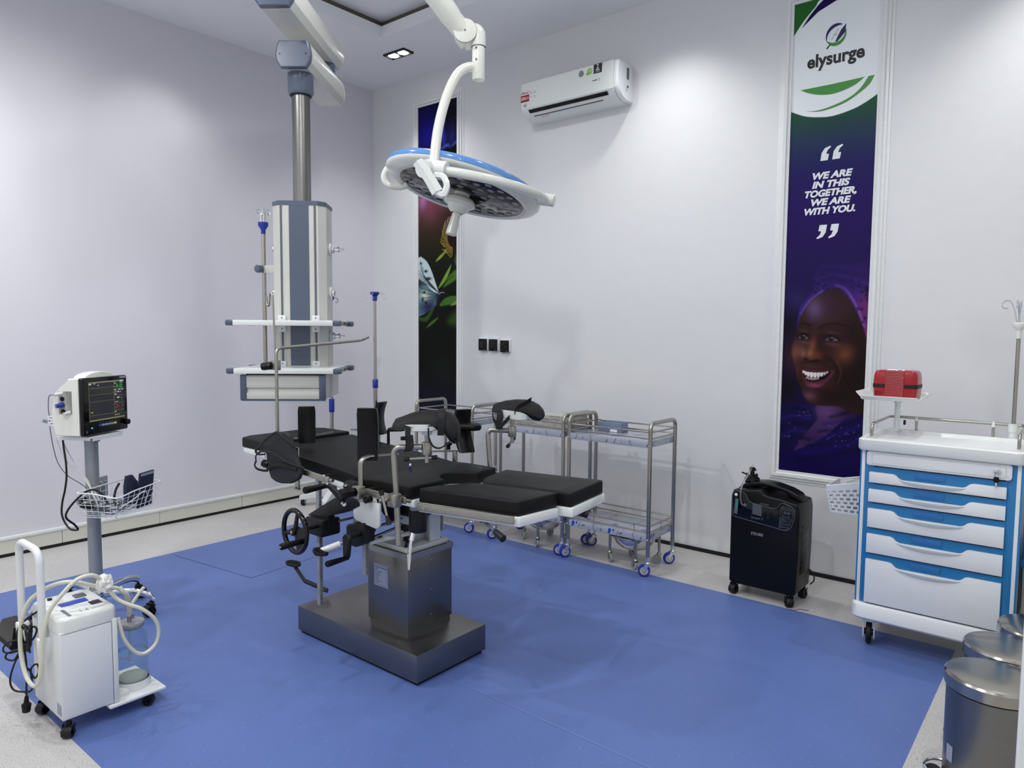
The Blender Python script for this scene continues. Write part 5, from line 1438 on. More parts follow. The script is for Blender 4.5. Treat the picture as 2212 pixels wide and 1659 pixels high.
def trolley(label, yaws):
    W_ = 0.565
    t = thing('instrument_trolley', (0, 0, 0), label, 'trolley', 'steel instrument trolleys along the back wall')
    x0, x1, y0, y1 = 0.0, W_, -0.155, 0.155
    for x in (x0, x1):
        G().tube(fillet([(x, y0, 0.115), (x, y0, 0.897), (x, y1, 0.897), (x, y1, 0.115)], 0.045, 7), 0.0125, 14).build('end_frame', 'steel', t, world=False)
    for zb in (0.755, 0.205):
        s_ = G().span((x0 + 0.004, y0 - 0.006, zb), (x1 - 0.004, y1 + 0.006, zb + 0.038), 0.0015).build('shelf', 'film', t, world=False)
        # protective film print on the edge: cut marks, letters and blue leaf marks
        g_ = G(); gb = G(); gt = G()
        fe = frame((0, y0 - 0.0065, zb), (1, 0, 0), (0, 0, 1))
        off = 0.0 if zb > 0.5 else 0.03
        for k, xx in enumerate((0.05, 0.155, 0.325, 0.43)):
            xx += off
            if k % 2 == 0: L_ = [(xx, 0.002), (xx + 0.014, 0.035)]
            else: L_ = [(xx + 0.016, 0.002), (xx + 0.002, 0.026), (xx + 0.008, 0.037)]
            for a_, b_ in zip(L_, L_[1:]):
                d_ = V((b_[0] - a_[0], b_[1] - a_[1], 0)).normalized(); n_ = V((-d_.y, d_.x, 0)) * 0.0011
                g_.prism([(a_[0] - n_.x, a_[1] - n_.y), (b_[0] - n_.x, b_[1] - n_.y), (b_[0] + n_.x, b_[1] + n_.y), (a_[0] + n_.x, a_[1] + n_.y)], fe, 0.0004)
        for xx in (0.27, 0.545):
            g_.text('Ra', fe @ Matrix.Translation((xx + 0.006 - (0.03 if zb < 0.5 else 0), 0.016, 0.0002)) @ Matrix.Rotation(pi / 2, 4, 'Z'), 0.017, 0.0, depth=0.0002)
            g_.text('ax', fe @ Matrix.Translation((xx - 0.165, 0.016, 0.0002)) @ Matrix.Rotation(-pi / 2, 4, 'Z'), 0.011, 0.0, depth=0.0002)
        if zb < 0.5:
            for xx in (0.03, 0.295):
                gb.prism([(xx, 0.004), (xx + 0.008, 0.002), (xx + 0.020, 0.016), (xx + 0.024, 0.036), (xx + 0.004, 0.036)], fe, 0.0004)
                gb.prism([(xx + 0.034, 0.018), (xx + 0.045, 0.030), (xx + 0.046, 0.037), (xx + 0.033, 0.036)], fe, 0.0004)
                g_.text('HK', fe @ Matrix.Translation((xx + 0.09, 0.02, 0.0002)), 0.016, 0.0, depth=0.0002)
        fs = frame((x1 - 0.0035, 0, zb), (0, 1, 0), (0, 0, 1))
        if zb < 0.5: gb.prism([(-0.13, 0.004), (-0.11, 0.012), (-0.10, 0.036), (-0.125, 0.030)], fs, 0.0004).prism([(-0.10, 0.006), (-0.075, 0.024), (-0.07, 0.036), (-0.085, 0.034)], fs, 0.0004)
        else:
            gb.text('HK', fs @ Matrix.Translation((-0.118, 0.014, 0.0002)), 0.014, 0.0003, depth=0.0002)
            gb.span((x1 - 0.0035, 0.05, zb + 0.006), (x1 - 0.003, 0.0512, zb + 0.034))
        # print on the shelf top
        ft = frame((0, 0, zb + 0.038), (1, 0, 0), (0, 1, 0))
        for k in range(3):
            xa = 0.07 + k * 0.20
            for q in range(4):
                a = 0.25 + q * 0.32
                gb.prism([(xa, -0.10), (xa + 0.055 * math.cos(a), -0.10 + 0.055 * math.sin(a)), (xa + 0.05 * math.cos(a + 0.15), -0.10 + 0.05 * math.sin(a + 0.15))], ft, 0.0004)
            for q in range(6): gb.span((xa + 0.08 + q * 0.016, 0.03, zb + 0.038), (xa + 0.089 + q * 0.016, 0.042, zb + 0.0384))
        for xx in (0.18, 0.38): g_.span((xx, -0.14, zb + 0.038), (xx + 0.0015, 0.14, zb + 0.0384))
        g_.build('film_print', 'ink_black', s_, smooth=0, world=False)
        gb.build('film_print', 'ink_blue', s_, smooth=0, world=False)
        # guard rails
        g_ = G()
        for z in (zb + 0.055, zb + 0.092):
            g_.cyl((x0, y0, z), (x1, y0, z), 0.0048, seg=10).cyl((x0, y1, z), (x1, y1, z), 0.0048, seg=10).cyl((x0, y0, z - 0.003), (x0, y1, z - 0.003), 0.0055, seg=10).cyl((x1, y0, z - 0.003), (x1, y1, z - 0.003), 0.0055, seg=10)
        if zb < 0.5:
            for xx in (0.19, 0.47): g_.cyl((xx, y0, zb + 0.036), (xx, y0, zb + 0.092), 0.0022, seg=6)
            g_.cyl((x1, 0, zb + 0.036), (x1, 0, zb + 0.092), 0.0022, seg=6)
        g_.build('guard_rail', 'steel', t, world=False)
        g_ = G()
        for x in (x0, x1):
            sx = 1 if x > 0.1 else -1
            for y in (y0, y1): g_.sphere((x + 0.0 * sx, y - 0.0125 if y < 0 else y + 0.0125, zb + 0.012), 0.006, u=10, v=6)
        g_.build('shelf_screw', 'chrome', t, world=False)
    k = 0
    for x in (x0, x1):
        for y in (y0, y1):
            caster(t, (x, y), 0.036, 0.024, yaws[k], stem=0.045, world=False); k += 1
    return t
tA = trolley('steel trolley nearest the oxygen concentrator, with a blue-grey box on its top shelf', (0.95, 0.7, 0.5, 0.8))
tA.location = (2.655, -0.500, 0)
# copies first: middle trolley and the one by the corner
def reuse(t, loc, label):
    c = copy_tree(t)
    c.location = loc
    c['label'] = label
    return c
tB = reuse(tA, (2.045, -0.500, 0), 'middle steel trolley of the three by the wall, with a film-wrapped tray on top')
tC = reuse(tA, (1.265, -0.500, 0), 'steel trolley in front of the butterfly banner, its top shelf empty')

# kick basins standing under two of the trolleys
def kick_basin(x, y, label, a0):
    t = thing('kick_basin', (x, y, 0), label, 'basin', 'steel bowls on wheels under the trolleys')
    prof = [(0.148, 0.196), (0.150, 0.200), (0.144, 0.203), (0.138, 0.198), (0.134, 0.170), (0.115, 0.125), (0.085, 0.100), (0.0, 0.097)]
    inner = [(0.0, 0.101), (0.083, 0.104), (0.112, 0.129), (0.131, 0.172), (0.136, 0.199)]
    G().lathe(list(reversed(prof)) , None, 44).build('bowl', 'chrome', t, world=False)
    g_ = G().torus((0, 0, 0.178), (0, 0, 1), 0.146, 0.006, 40, 8)
    for k in range(4):
        a = a0 + k * pi / 2
        g_.cyl((0.150 * math.cos(a), 0.150 * math.sin(a), 0.185), (0.150 * math.cos(a), 0.150 * math.sin(a), 0.085), 0.009, seg=12)
    g_.build('stand_ring', 'steel', t, world=False)
    for k in range(4):
        a = a0 + k * pi / 2
        caster(t, (0.150 * math.cos(a), 0.150 * math.sin(a)), 0.027, 0.018, a0 + 0.5 + k, tyre='caster_grey', hub='caster_grey', fork='dull_steel', stem=0.03, trail=0.012, world=False)
    return t
kick_basin(3.03, -0.475, 'steel bowl on grey wheels under the trolley nearest the oxygen concentrator', -1.0)
kick_basin(2.34, -0.475, 'steel bowl on grey wheels under the middle trolley', -1.25)

# wrapped tray on the middle trolley
wt = thing('wrapped_tray', (2.36, -0.49, 0.793), 'shallow steel instrument tray wrapped in clear film on the middle trolley', 'tray')
bmw = bmesh.new()
bmesh.ops.create_cube(bmw, size=1.0)
bmesh.ops.subdivide_edges(bmw, edges=bmw.edges[:], cuts=14, use_grid_fill=True)
rs = random.Random(4)
for v in bmw.verts:
    e = 1 - 0.02 * (v.co.z + 0.5)
    v.co = V((v.co.x * 0.49 * e, v.co.y * 0.24 * e, (v.co.z + 0.5) * 0.085)) + V((rs.uniform(-1, 1), rs.uniform(-1, 1), rs.uniform(-1, 1))) * 0.0022
g = G(); g.add_bm(bmw); g.build('wrapped_box', 'wrap', wt, smooth=60, world=False)
G().span((-0.236, -0.113, 0.084), (0.236, 0.113, 0.089), 0.002).build('lid_film', 'bag', wt, world=False)
# blue-grey box on the right trolley
gb_ = thing('open_box', (2.83, -0.46, 0.793), 'small blue-grey plastic box standing open on the right trolley', 'box')
G().span((-0.085, -0.006, 0), (0.085, 0.0, 0.062), 0.002).span((-0.085, 0.07, 0), (0.085, 0.076, 0.062), 0.002).span((-0.085, 0, 0), (-0.080, 0.076, 0.062), 0.001).span((0.080, 0, 0), (0.085, 0.076, 0.062), 0.001).span((-0.085, 0, 0), (0.085, 0.076, 0.004)).build('shell', 'grey_tray', gb_, world=False)
G().span((0.005, -0.0075, 0.002), (0.055, -0.006, 0.020)).build('paper_label', 'label_white', gb_, smooth=0, world=False)

# ------------------------------------------------------------------ infusion stand at the far corner
iv = thing('infusion_stand', (0.40, -0.78, 0), 'tall infusion stand with blue collar on white wheeled base behind the pendant', 'infusion stand')
bs = None
for k in range(5):
    a = 2 * pi * k / 5 + 0.35
    d_ = V((math.cos(a), math.sin(a), 0))
    s_ = V((-d_.y, d_.x, 0))
    rr = [[V((0, 0, 0)) + d_ * r + s_ * (u * w) + V((0, 0, z + dz * h)) for u, dz in ((-1, -1), (1, -1), (1, 1), (-1, 1))] for r, w, z, h in ((0.03, 0.028, 0.10, 0.03), (0.14, 0.024, 0.085, 0.020), (0.24, 0.024, 0.07, 0.016), (0.262, 0.02, 0.066, 0.012))]
    G().loft(rr).build('base_leg', 'white_powder', iv, smooth=30, world=False)
    caster(iv, (d_.x * 0.235, d_.y * 0.235), 0.027, 0.03, a + 1.2, fork='white_powder', tyre='black_rubber', hub='caster_grey', stem=0.004, trail=0.012, world=False)
G().cyl((0, 0, 0.06), (0, 0, 0.16), 0.034, seg=24, bev=0.004).build('base_hub', 'knob_blue', iv, world=False)
G().cyl((0, 0, 0.15), (0, 0, 0.80), 0.0155, seg=16).cyl((0, 0, 0.80), (0, 0, 1.665), 0.0105, seg=14).build('pole', 'steel', iv, world=False)
G().cyl((0, 0, 0.755), (0, 0, 0.865), 0.022, seg=18, bev=0.004).build('height_collar', 'knob_blue', iv, world=False)
G().lathe([(0.011, 1.64), (0.016, 1.65), (0.03, 1.675), (0.03, 1.69), (0, 1.692)], None, 18).build('pole_head', 'knob_blue', iv, world=False)
g = G()
for k in range(4):
    a = k * pi / 2 + 0.2
    P = lambda r, z: V((r * math.cos(a), r * math.sin(a), z))
    g.tube(smooth_path([P(0.02, 1.683), P(0.045, 1.682), P(0.072, 1.675), P(0.082, 1.655), P(0.070, 1.640), P(0.056, 1.648)], 4), 0.003, 6)
g.build('bag_hook', 'chrome', iv, world=False)

# ------------------------------------------------------------------ patient monitor on its roll stand
MA = math.radians(31)                       # the way its screen faces
SP = V((1.425, -2.945, 0))
st = thing('monitor_stand', (SP.x, SP.y, 0), 'grey roll stand with wire basket carrying the patient monitor by the left wall', 'stand', rz=MA - pi / 2 + pi)
# local frame: +x to the right of someone facing the screen is -x after this turn, so build with helper
mr = V((-math.sin(MA), math.cos(MA), 0)); mn = V((math.cos(MA), math.sin(MA), 0))
MP = lambda r, n, z: SP + mr * r + mn * n + V((0, 0, z))
G().cyl(MP(0, 0, 0.10), MP(0, 0, 0.905), 0.030, seg=32).build('pole', 'silver_paint', st)
G().cyl(MP(0, 0, 0.868), MP(0, 0, 0.905), 0.0312, seg=32, bev=0.001).cyl(MP(0.02, 0.022, 0.875), MP(0.026, 0.028, 0.875), 0.005, seg=8).build('pole_collar', 'silver_paint', st)
for k in range(5):
    a = math.radians(42) + 2 * pi * k / 5
    d_ = V((math.cos(a), math.sin(a), 0))
    o_ = V((SP.x, SP.y, 0))
    G().tube(smooth_path([o_ + V((0, 0, 0.105)), o_ + d_ * 0.08 + V((0, 0, 0.118)), o_ + d_ * 0.18 + V((0, 0, 0.122)), o_ + d_ * 0.245 + V((0, 0, 0.108)), o_ + d_ * 0.275 + V((0, 0, 0.082))], 5), [0.018] * 12 + [0.016] * 6 + [0.012] * 3, 12, flat=0.6).build('base_leg', 'chrome', st)
    q = o_ + d_ * 0.262
    caster(st, (q.x, q.y), 0.029, 0.040, a + 0.9 + k, fork='black_plastic', tyre='black_rubber', hub='black_plastic', stem=0.012, trail=0.012)
G().cyl(MP(0, 0, 0.07), MP(0, 0, 0.14), 0.042, seg=28, bev=0.006).build('base_hub', 'chrome', st)
mfr = lambda r, n, z: frame(MP(r, n, z), mr, (0, 0, 1))          # faces the screen side
g = G().box((0, 0, 0), (0.225, 0.006, 0.185), 0.002, m=mfr(0.0, 0.0, 0.908))
g.box((0.0, -0.010, 0.092), (0.20, 0.014, 0.004), m=mfr(0.0, 0.0, 0.908))
g.box((-0.11, -0.008, 0), (0.003, 0.012, 0.17), m=mfr(0, 0, 0.908)).box((0.11, -0.008, 0), (0.003, 0.012, 0.17), m=mfr(0, 0, 0.908))
g.build('mount_plate', 'white_powder', st)
# wire basket
BW, B0, B1, ZT, ZB = 0.140, 0.040, 0.235, 0.655, 0.535
def rim(z, k, dip=0.0):
    e = 0.02 * k
    P_ = [MP(-BW - e, B0, z), MP(BW + e, B0, z), MP(BW + e, B1 + e, z), MP(-BW - e, B1 + e, z)]
    return P_
g = G()
top = rim(ZT, 1.0)
path = []
L_ = top + [top[0]]
tt = fillet([(top[0] + top[1]) / 2, top[1], top[2] + V((0, 0, -0.0)), (top[2] * 0.35 + top[3] * 0.65) + V((0, 0, -0.006)), top[3] + V((0, 0, -0.018)), (top[3] * 0.4 + top[0] * 0.6) + V((0, 0, 0.0)), top[0], (top[0] + top[1]) / 2], 0.02, 4)
g.tube(tt, 0.0035, 8)
g.build('basket_rim', 'white_powder', st)
g = G()
n1_, n2_ = 9, 7
def wire(pts): g.tube(fillet(pts, 0.012, 2), 0.0014, 6)
for i in range(n1_):
    t_ = i / (n1_ - 1)
    r_t = -BW - 0.02 + (2 * BW + 0.04) * t_; r_b = -BW + 0.01 + (2 * BW - 0.02) * t_
    wire([MP(r_t, B0, ZT), MP(r_b, B0 + 0.004, ZB), MP(r_b, B1 - 0.015, ZB), MP(r_t, B1 + 0.02, ZT - 0.012 * (1 - t_))])
for i in range(n2_):
    t_ = i / (n2_ - 1)
    nt_ = B0 + (B1 + 0.02 - B0) * t_; nb = B0 + 0.006 + (B1 - 0.022 - B0) * t_
    wire([MP(-BW - 0.02, nt_, ZT - 0.012 * t_), MP(-BW + 0.01, nb, ZB), MP(BW - 0.01, nb, ZB), MP(BW + 0.02, nt_, ZT)])
for k in (0.25, 0.5, 0.75):
    z = ZB + (ZT - ZB) * k
    e = -0.01 + 0.03 * k
    pts = [MP(-BW - e, B0, z), MP(BW + e, B0, z), MP(BW + e, B1 - 0.015 + 0.035 * k, z), MP(-BW - e, B1 - 0.015 + 0.035 * k, z), MP(-BW - e, B0, z)]
    g.tube(pts, 0.0014, 6)
g.build('basket_wire', 'white_powder', st)
g = G().box((0.035, 0.045, 0.028), (0.062, 0.10, 0.006), 0.003, m=mfr(0, 0, 0.60)).box((0.0, 0.04, 0), (0.07, 0.05, 0.02), 0.004, m=mfr(0, 0.02, 0.56))
bp_ = g.build('basket_bracket', 'silver_paint', st)
g = G()
for x in (0.02, 0.05): g.cyl(mfr(0, 0, 0.60) @ V((x, 0.07, 0.031)), mfr(0, 0, 0.60) @ V((x, 0.07, 0.037)), 0.006, seg=10)
g.build('bracket_screw', 'chrome', bp_)
G().tube(fillet([MP(0.02, -0.02, 0.60), MP(-0.06, -0.03, 0.590), MP(-0.115, 0.03, 0.585), MP(-0.10, 0.075, 0.578), MP(-0.03, 0.02, 0.575)], 0.02, 4), 0.013, 12, flat=0.8).build('push_handle', 'black_plastic', st)

mo = thing('patient_monitor', MP(0, 0, 0.912), 'cream patient monitor with dark screen on the grey roll stand', 'monitor')
W2, MZ0, MZ1 = 0.150, 0.918, 1.190
FN = 0.085                               # front plane along the facing direction
side = [(FN - 0.018, MZ0), (FN - 0.018, MZ1), (FN - 0.07, MZ1 - 0.003), (FN - 0.085, MZ1 - 0.02), (FN - 0.12, MZ1 - 0.045), (FN - 0.155, MZ1 - 0.085), (FN - 0.160, MZ1 - 0.17), (FN - 0.150, MZ0 + 0.01), (FN - 0.14, MZ0)]
sr = lambda r, k: [MP(r, (FN - 0.08) + (n - (FN - 0.08)) * k, 1.05 + (z - 1.05) * k) for n, z in side]
G().loft([sr(-W2, 0.965), sr(-W2 + 0.006, 1.0), sr(W2 - 0.006, 1.0), sr(W2, 0.965)]).build('housing', 'cream_gloss', mo, smooth=30)
dome = []
for k in range(13):
    a = pi * k / 12
    dome.append((-0.105 * math.cos(a), MZ1 - 0.010 + 0.034 * math.sin(a)))
G().prism([(x, z - MZ1) for x, z in dome], mfr(0, FN - 0.085, MZ1), 0.062, 0.006).build('carry_handle', 'cream_gloss', mo, smooth=40)
bz = G().box((0, 0, 0), (2 * W2 + 0.004, 0.272, 0.024), 0.009, m=mfr(0, FN - 0.008, 1.054), seg=3).build('bezel', 'black_gloss', mo, smooth=40)
mf = lambda x, z, d=0.0: mfr(x, FN + 0.0042 + d, 1.054 + z)
scn = G().box((0, 0, 0), (0.240, 0.188, 0.001), m=mf(0.004, 0.022)).build('screen', 'screen_off', mo, smooth=0)
def scr_rect(g_, x0, z0, x1, z1): g_.box(((x0 + x1) / 2, (z0 + z1) / 2, 0), (abs(x1 - x0), abs(z1 - z0), 0.0006), m=mf(0.004, 0.022, 0.0008))
gy = G(); gw = G(); gg = G(); gr = G(); ge = G(); gt_ = G()
scr_rect(ge, -0.119, 0.086, 0.119, 0.092); scr_rect(ge, -0.119, -0.093, 0.119, -0.087)
for z in (0.062, 0.030, -0.002, -0.066): scr_rect(ge, -0.112, z, 0.048, z + 0.0009)
scr_rect(ge, 0.0500, -0.088, 0.0508, 0.086); scr_rect(ge, -0.118, -0.08, -0.1172, 0.08)
for z in (0.050, 0.016, -0.020, -0.055): scr_rect(ge, 0.051, z, 0.118, z + 0.0009)
scr_rect(gt_, 0.053, 0.074, 0.064, 0.082)
for k in range(3):
    for q in range(2): scr_rect(gg, 0.092 + q * 0.010, 0.056 + k * 0.009, 0.098 + q * 0.010, 0.059 + k * 0.009)
gg.text('?', mf(0.076, 0.086, 0.0012), 0.024, 0.0002)
gr.text('?', mf(0.076, -0.014, 0.0012), 0.020, 0.0002)
scr_rect(gg, 0.056, 0.060, 0.061, 0.063); scr_rect(gg, 0.082, 0.060, 0.086, 0.063)
scr_rect(gr, 0.058, -0.042, 0.064, -0.039); scr_rect(gr, 0.084, -0.042, 0.088, -0.039); scr_rect(gr, 0.108, -0.038, 0.112, -0.033); scr_rect(gr, 0.054, -0.026, 0.060, -0.024)
for k in range(3): scr_rect(gy, 0.055 + k * 0.012, -0.078, 0.060 + k * 0.012, -0.075)
scr_rect(gy, 0.053, -0.063, 0.063, -0.060); scr_rect(gy, -0.108, -0.052, -0.096, -0.049)
for k in range(5): scr_rect(gw, 0.054 + k * 0.010, 0.033, 0.058 + k * 0.010, 0.036)
scr_rect(gw, 0.078, 0.031, 0.080, 0.040); scr_rect(gw, 0.053, 0.043, 0.066, 0.046); scr_rect(gw, 0.082, 0.044, 0.094, 0.047); scr_rect(gw, 0.102, 0.044, 0.114, 0.047); scr_rect(gw, 0.053, 0.022, 0.068, 0.025)
gw.text('36.2', mf(0.082, 0.0285, 0.0012), 0.010, 0.0001)
for k in range(4): scr_rect(gw, 0.056 + k * 0.006, -0.014, 0.060 + k * 0.006, -0.012)
scr_rect(gw, 0.098, 0.002, 0.103, 0.004); scr_rect(gw, -0.118, 0.080, -0.100, 0.084); scr_rect(gw, -0.085, 0.082, -0.076, 0.085); scr_rect(gw, -0.06, 0.074, -0.052, 0.077); scr_rect(gw, 0.092, 0.083, 0.115, 0.091)
for g_, m_ in ((gy, 'px_yellow'), (gw, 'px_white'), (gg, 'px_green'), (gr, 'px_red'), (ge, 'px_olive'), (gt_, 'px_teal')): g_.build('screen_readout', m_, scn, smooth=0)
for k, m_ in enumerate(['ink_blue', 'label_grey', 'label_grey', 'label_grey', 'label_grey', 'ink_yellow']):
    b0 = G().box((0, 0, 0), (0.0185, 0.010, 0.0015), 0.0006, m=mf(-0.046 + k * 0.0205, -0.094, 0.0003)).build('button', m_, bz)
    G().box((0, 0, 0), (0.004, 0.004, 0.0006), m=mf(-0.046 + k * 0.0205, -0.082, 0.0002)).build('button_icon', 'ink_grey', bz, smooth=0)
G().box((0, 0, 0), (0.007, 0.004, 0.001), m=mf(-0.100, -0.101, 0.0003)).build('power_light', 'led_blue', bz, smooth=0)
G().prism([(-0.006, 0.005), (0.006, 0.005), (0.005, -0.002), (0, -0.007), (-0.005, -0.002)], mf(-0.133, -0.116), 0.0006).build('maker_badge', 'tag_brown', bz, smooth=0)
G().cyl(mf(0.135, -0.098).translation, mf(0.135, -0.098, 0.016).translation, 0.0135, seg=22, bev=0.002).build('rotary_knob', 'black_plastic', bz)
G().box((0, 0, 0), (0.05, 0.008, 0.003), 0.001, m=mf(0.122, 0.126, 0.0)).build('alarm_lamp', 'label_grey', bz)
# connector panel on the left side
mx_ = lambda n, z, d=0.0: frame(MP(-W2 - d, n, z), -mn, (0, 0, 1))     # faces away to the left of the screen
lp = G().box((0, 0, 0), (0.072, 0.110, 0.003), 0.002, m=mx_(FN - 0.088, 1.075, -0.0015)).build('connector_panel', 'ink_grey', mo)
def mplug(n, z, r, L_, m_, m2=None):
    a_ = MP(-W2, n, z); b_ = MP(-W2 - L_, n - 0.01, z - 0.004)
    o_ = G().cyl(a_, b_, r, r * 0.75, seg=14).build('plug', m_, lp)
    return b_
b1_ = mplug(FN - 0.104, 1.118, 0.009, 0.034, 'grey_white')
b2_ = mplug(FN - 0.100, 1.066, 0.013, 0.030, 'knob_blue')
b3_ = mplug(FN - 0.066, 1.030, 0.009, 0.022, 'grey_white')
for n, z in ((FN - 0.102, 1.093), (FN - 0.100, 1.035)): G().cyl(MP(-W2, n, z), MP(-W2 - 0.002, n, z), 0.011, seg=16).build('socket', 'black_plastic', lp)
def lead(pts, r, m_, label=None): return G().tube(smooth_path(pts, 7), r, 8).build('lead', m_, mo, label=label)
lead([b1_, (1.308, -3.079, 1.095), (1.300, -3.082, 1.040), (1.304, -3.081, 0.998), (1.313, -3.081, 0.925), (1.330, -3.075, 0.835), (1.351, -3.064, 0.768), (1.389, -3.038, 0.712), (1.444, -2.999, 0.672), (1.52, -2.99, 0.640), (1.57, -2.98, 0.575)], 0.0022, 'ink_grey')
lead([b3_, (1.346, -3.052, 1.030), (1.332, -3.057, 1.000), (1.331, -3.064, 0.948), (1.342, -3.062, 0.869), (1.367, -3.048, 0.802), (1.404, -3.022, 0.752), (1.446, -2.998, 0.720), (1.478, -2.985, 0.69), (1.53, -2.985, 0.640), (1.56, -2.97, 0.57)], 0.0042, 'grey_white')
lead([b2_, (1.328, -3.070, 1.036), (1.337, -3.060, 0.959), (1.363, -3.047, 0.881), (1.393, -3.030, 0.813), (1.440, -3.004, 0.735), (1.50, -2.99, 0.675), (1.54, -2.97, 0.63), (1.58, -2.96, 0.56)], 0.0028, 'grey_white')
lead([MP(-0.05, -0.03, 0.925), (1.389, -3.048, 0.90), (1.386, -3.052, 0.861), (1.401, -3.050, 0.789), (1.410, -3.052, 0.716), (1.406, -3.060, 0.649), (1.398, -3.070, 0.593), (1.399, -3.075, 0.538), (1.414, -3.067, 0.493), (1.446, -3.055, 0.466), (1.490, -3.040, 0.468), (1.515, -3.060, 0.50), (1.525, -3.10, 0.55), (1.545, -3.075, 0.61), (1.575, -3.02, 0.665), (1.60, -2.98, 0.655), (1.61, -2.95, 0.60)], 0.0048, 'black_rubber', 'black power cord looping below the basket')
for i, (x, y, z) in enumerate([(1.290, -3.095, 0.973), (1.314, -3.078, 0.990), (1.317, -3.077, 0.962)]):
    G().box((0, 0, 0), (0.026, 0.019, 0.0015), m=frame((x, y, z), (0.80, 0.58, 0.15 * (i - 1)), (0, 0, 1))).build('cable_tag', 'label_white' if i else 'label_grey', mo, smooth=0)
    G().text('R&R', frame((x, y, z), (0.80, 0.58, 0.15 * (i - 1)), (0, 0, 1)) @ Matrix.Translation((0, 0, 0.0009)), 0.010, depth=0.0002).build('cable_tag', 'ink_black', mo, smooth=0)
# things in the basket
cf = thing('blood_pressure_cuff', MP(0.07, 0.14, 0.54), 'dark navy blood pressure cuff with black tube in the wire basket', 'cuff')
def cring(z, w, t, tilt): return [MP(0.075 + r * w, 0.15 + n * t + tilt, z) for r, n in ((-1, -0.6), (-0.6, -1), (0.6, -1), (1, -0.6), (1, 0.6), (0.6, 1), (-0.6, 1), (-1, 0.6))]
G().loft([cring(0.545, 0.055, 0.016, 0.02), cring(0.60, 0.058, 0.017, 0.01), cring(0.65, 0.046, 0.014, 0.0), cring(0.695, 0.022, 0.008, -0.012)]).build('cuff_wrap', 'navy_fabric', cf, smooth=60)
pkt = G().box((0, 0, 0), (0.105, 0.175, 0.012), 0.003, m=frame(MP(0.105, 0.205, 0.625), mr, (0.1, 0.05, 1))).build('cuff_pouch', 'navy_fabric', cf)
G().box((0, 0.078, 0.0064), (0.098, 0.012, 0.001), m=frame(MP(0.105, 0.205, 0.625), mr, (0.1, 0.05, 1))).build('pouch_label', 'label_grey', cf, smooth=0)
G().tube(smooth_path([MP(0.03, 0.12, 0.665), MP(0.0, 0.12, 0.63), MP(-0.02, 0.13, 0.58), MP(0.0, 0.15, 0.555)], 6), 0.0055, 8).build('cuff_tube', 'black_rubber', cf)
cc_ = thing('sensor_cable', MP(-0.06, 0.13, 0.54), 'coiled grey sensor cables lying in the wire basket', 'cable')
rs = random.Random(12)
g = G()
for k in range(7):
    R_ = 0.032 + 0.008 * (k % 3)
    pts = [MP(-0.055 + 0.01 * rs.uniform(-1, 1) + R_ * 1.4 * math.cos(a), 0.135 + R_ * 1.5 * math.sin(a), 0.549 + 0.008 * k + 0.006 * math.sin(2 * a + k)) for a in [2 * pi * q / 20 for q in range(20)]]
    g.tube(pts, 0.0028, 6, closed=True)
g.build('cable_coil', 'ink_grey', cc_)
g = G()
for k in range(4):
    pts = [MP(0.03 + 0.045 * math.cos(a), 0.16 + 0.04 * math.sin(a), 0.548 + 0.008 * k + 0.008 * math.sin(a + k)) for a in [2 * pi * q / 18 for q in range(18)]]
    g.tube(pts, 0.0026, 6, closed=True)
g.tube(smooth_path([MP(-0.08, 0.2, 0.57), MP(-0.02, 0.23, 0.60), MP(0.05, 0.235, 0.625), MP(0.09, 0.225, 0.60), MP(0.10, 0.20, 0.56)], 6), 0.0035, 8)
g.build('cable_coil', 'grey_white', cc_)

# ------------------------------------------------------------------ suction machine
su = thing('suction_machine', (2.35, -3.30, 0), 'white wheeled suction unit with push handle and coiled black cable', 'suction unit')
G().span((2.205, -3.447, 0.060), (2.478, -3.262, 0.372), 0.004).build('cabinet', 'white_powder', su)
sh_ = lambda k, z: [V((2.3415 + (x - 2.3415) * k, -3.354 + (y + 3.354) * k, z)) for x, y in ((2.203, -3.430), (2.222, -3.449), (2.461, -3.449), (2.480, -3.430), (2.480, -3.279), (2.461, -3.259), (2.222, -3.259), (2.203, -3.279))]
sc_ = lambda kx, ky, z: [V((2.3415 + (p_.x - 2.3415) * kx, -3.354 + (p_.y + 3.354) * ky, z)) for p_ in sh_(1, z)]
tc_ = G().loft([sc_(1, 1, 0.368), sc_(1, 1, 0.408), sc_(0.985, 0.97, 0.416), sc_(0.93, 0.90, 0.421)]).build('top_cover', 'white_gloss', su, smooth=50)
G().span((2.4775, -3.444, 0.066), (2.4815, -3.282, 0.366), 0.0012).build('side_door', 'white_powder', su)
G().span((2.477, -3.2795, 0.06), (2.482, -3.262, 0.374), 0.002).build('corner_trim', 'white_gloss', su)
G().span((2.4815, -3.2815, 0.066), (2.4817, -3.2805, 0.366)).span((2.4815, -3.444, 0.3665), (2.4817, -3.2805, 0.3678)).build('door_gap', 'ink_grey', su, smooth=0)
# platform for the jar
pf = G().span((2.225, -3.30, 0.046), (2.492, -3.098, 0.058), 0.004).build('platform', 'white_powder', su)
G().lathe([(0.062, 0.0), (0.062, 0.014), (0.058, 0.030), (0.0575, 0.030), (0.056, 0.004), (0, 0.004)], Matrix.Translation((2.385, -3.175, 0.057)), 36).span((2.32, -3.27, 0.057), (2.45, -3.215, 0.075), 0.004).build('jar_seat', 'white_gloss', pf)
# handle and its brackets
G().tube(fillet([(2.160, -3.465, 0.285), (2.160, -3.465, 0.645), (2.373, -3.465, 0.645), (2.373, -3.465, 0.285)], 0.055, 8), 0.0125, 14).build('push_handle', 'white_powder', su)
for x in (2.160, 2.373): G().span((x - 0.018, -3.484, 0.265), (x + 0.020, -3.445, 0.338), 0.006).build('handle_bracket', 'white_gloss', su)
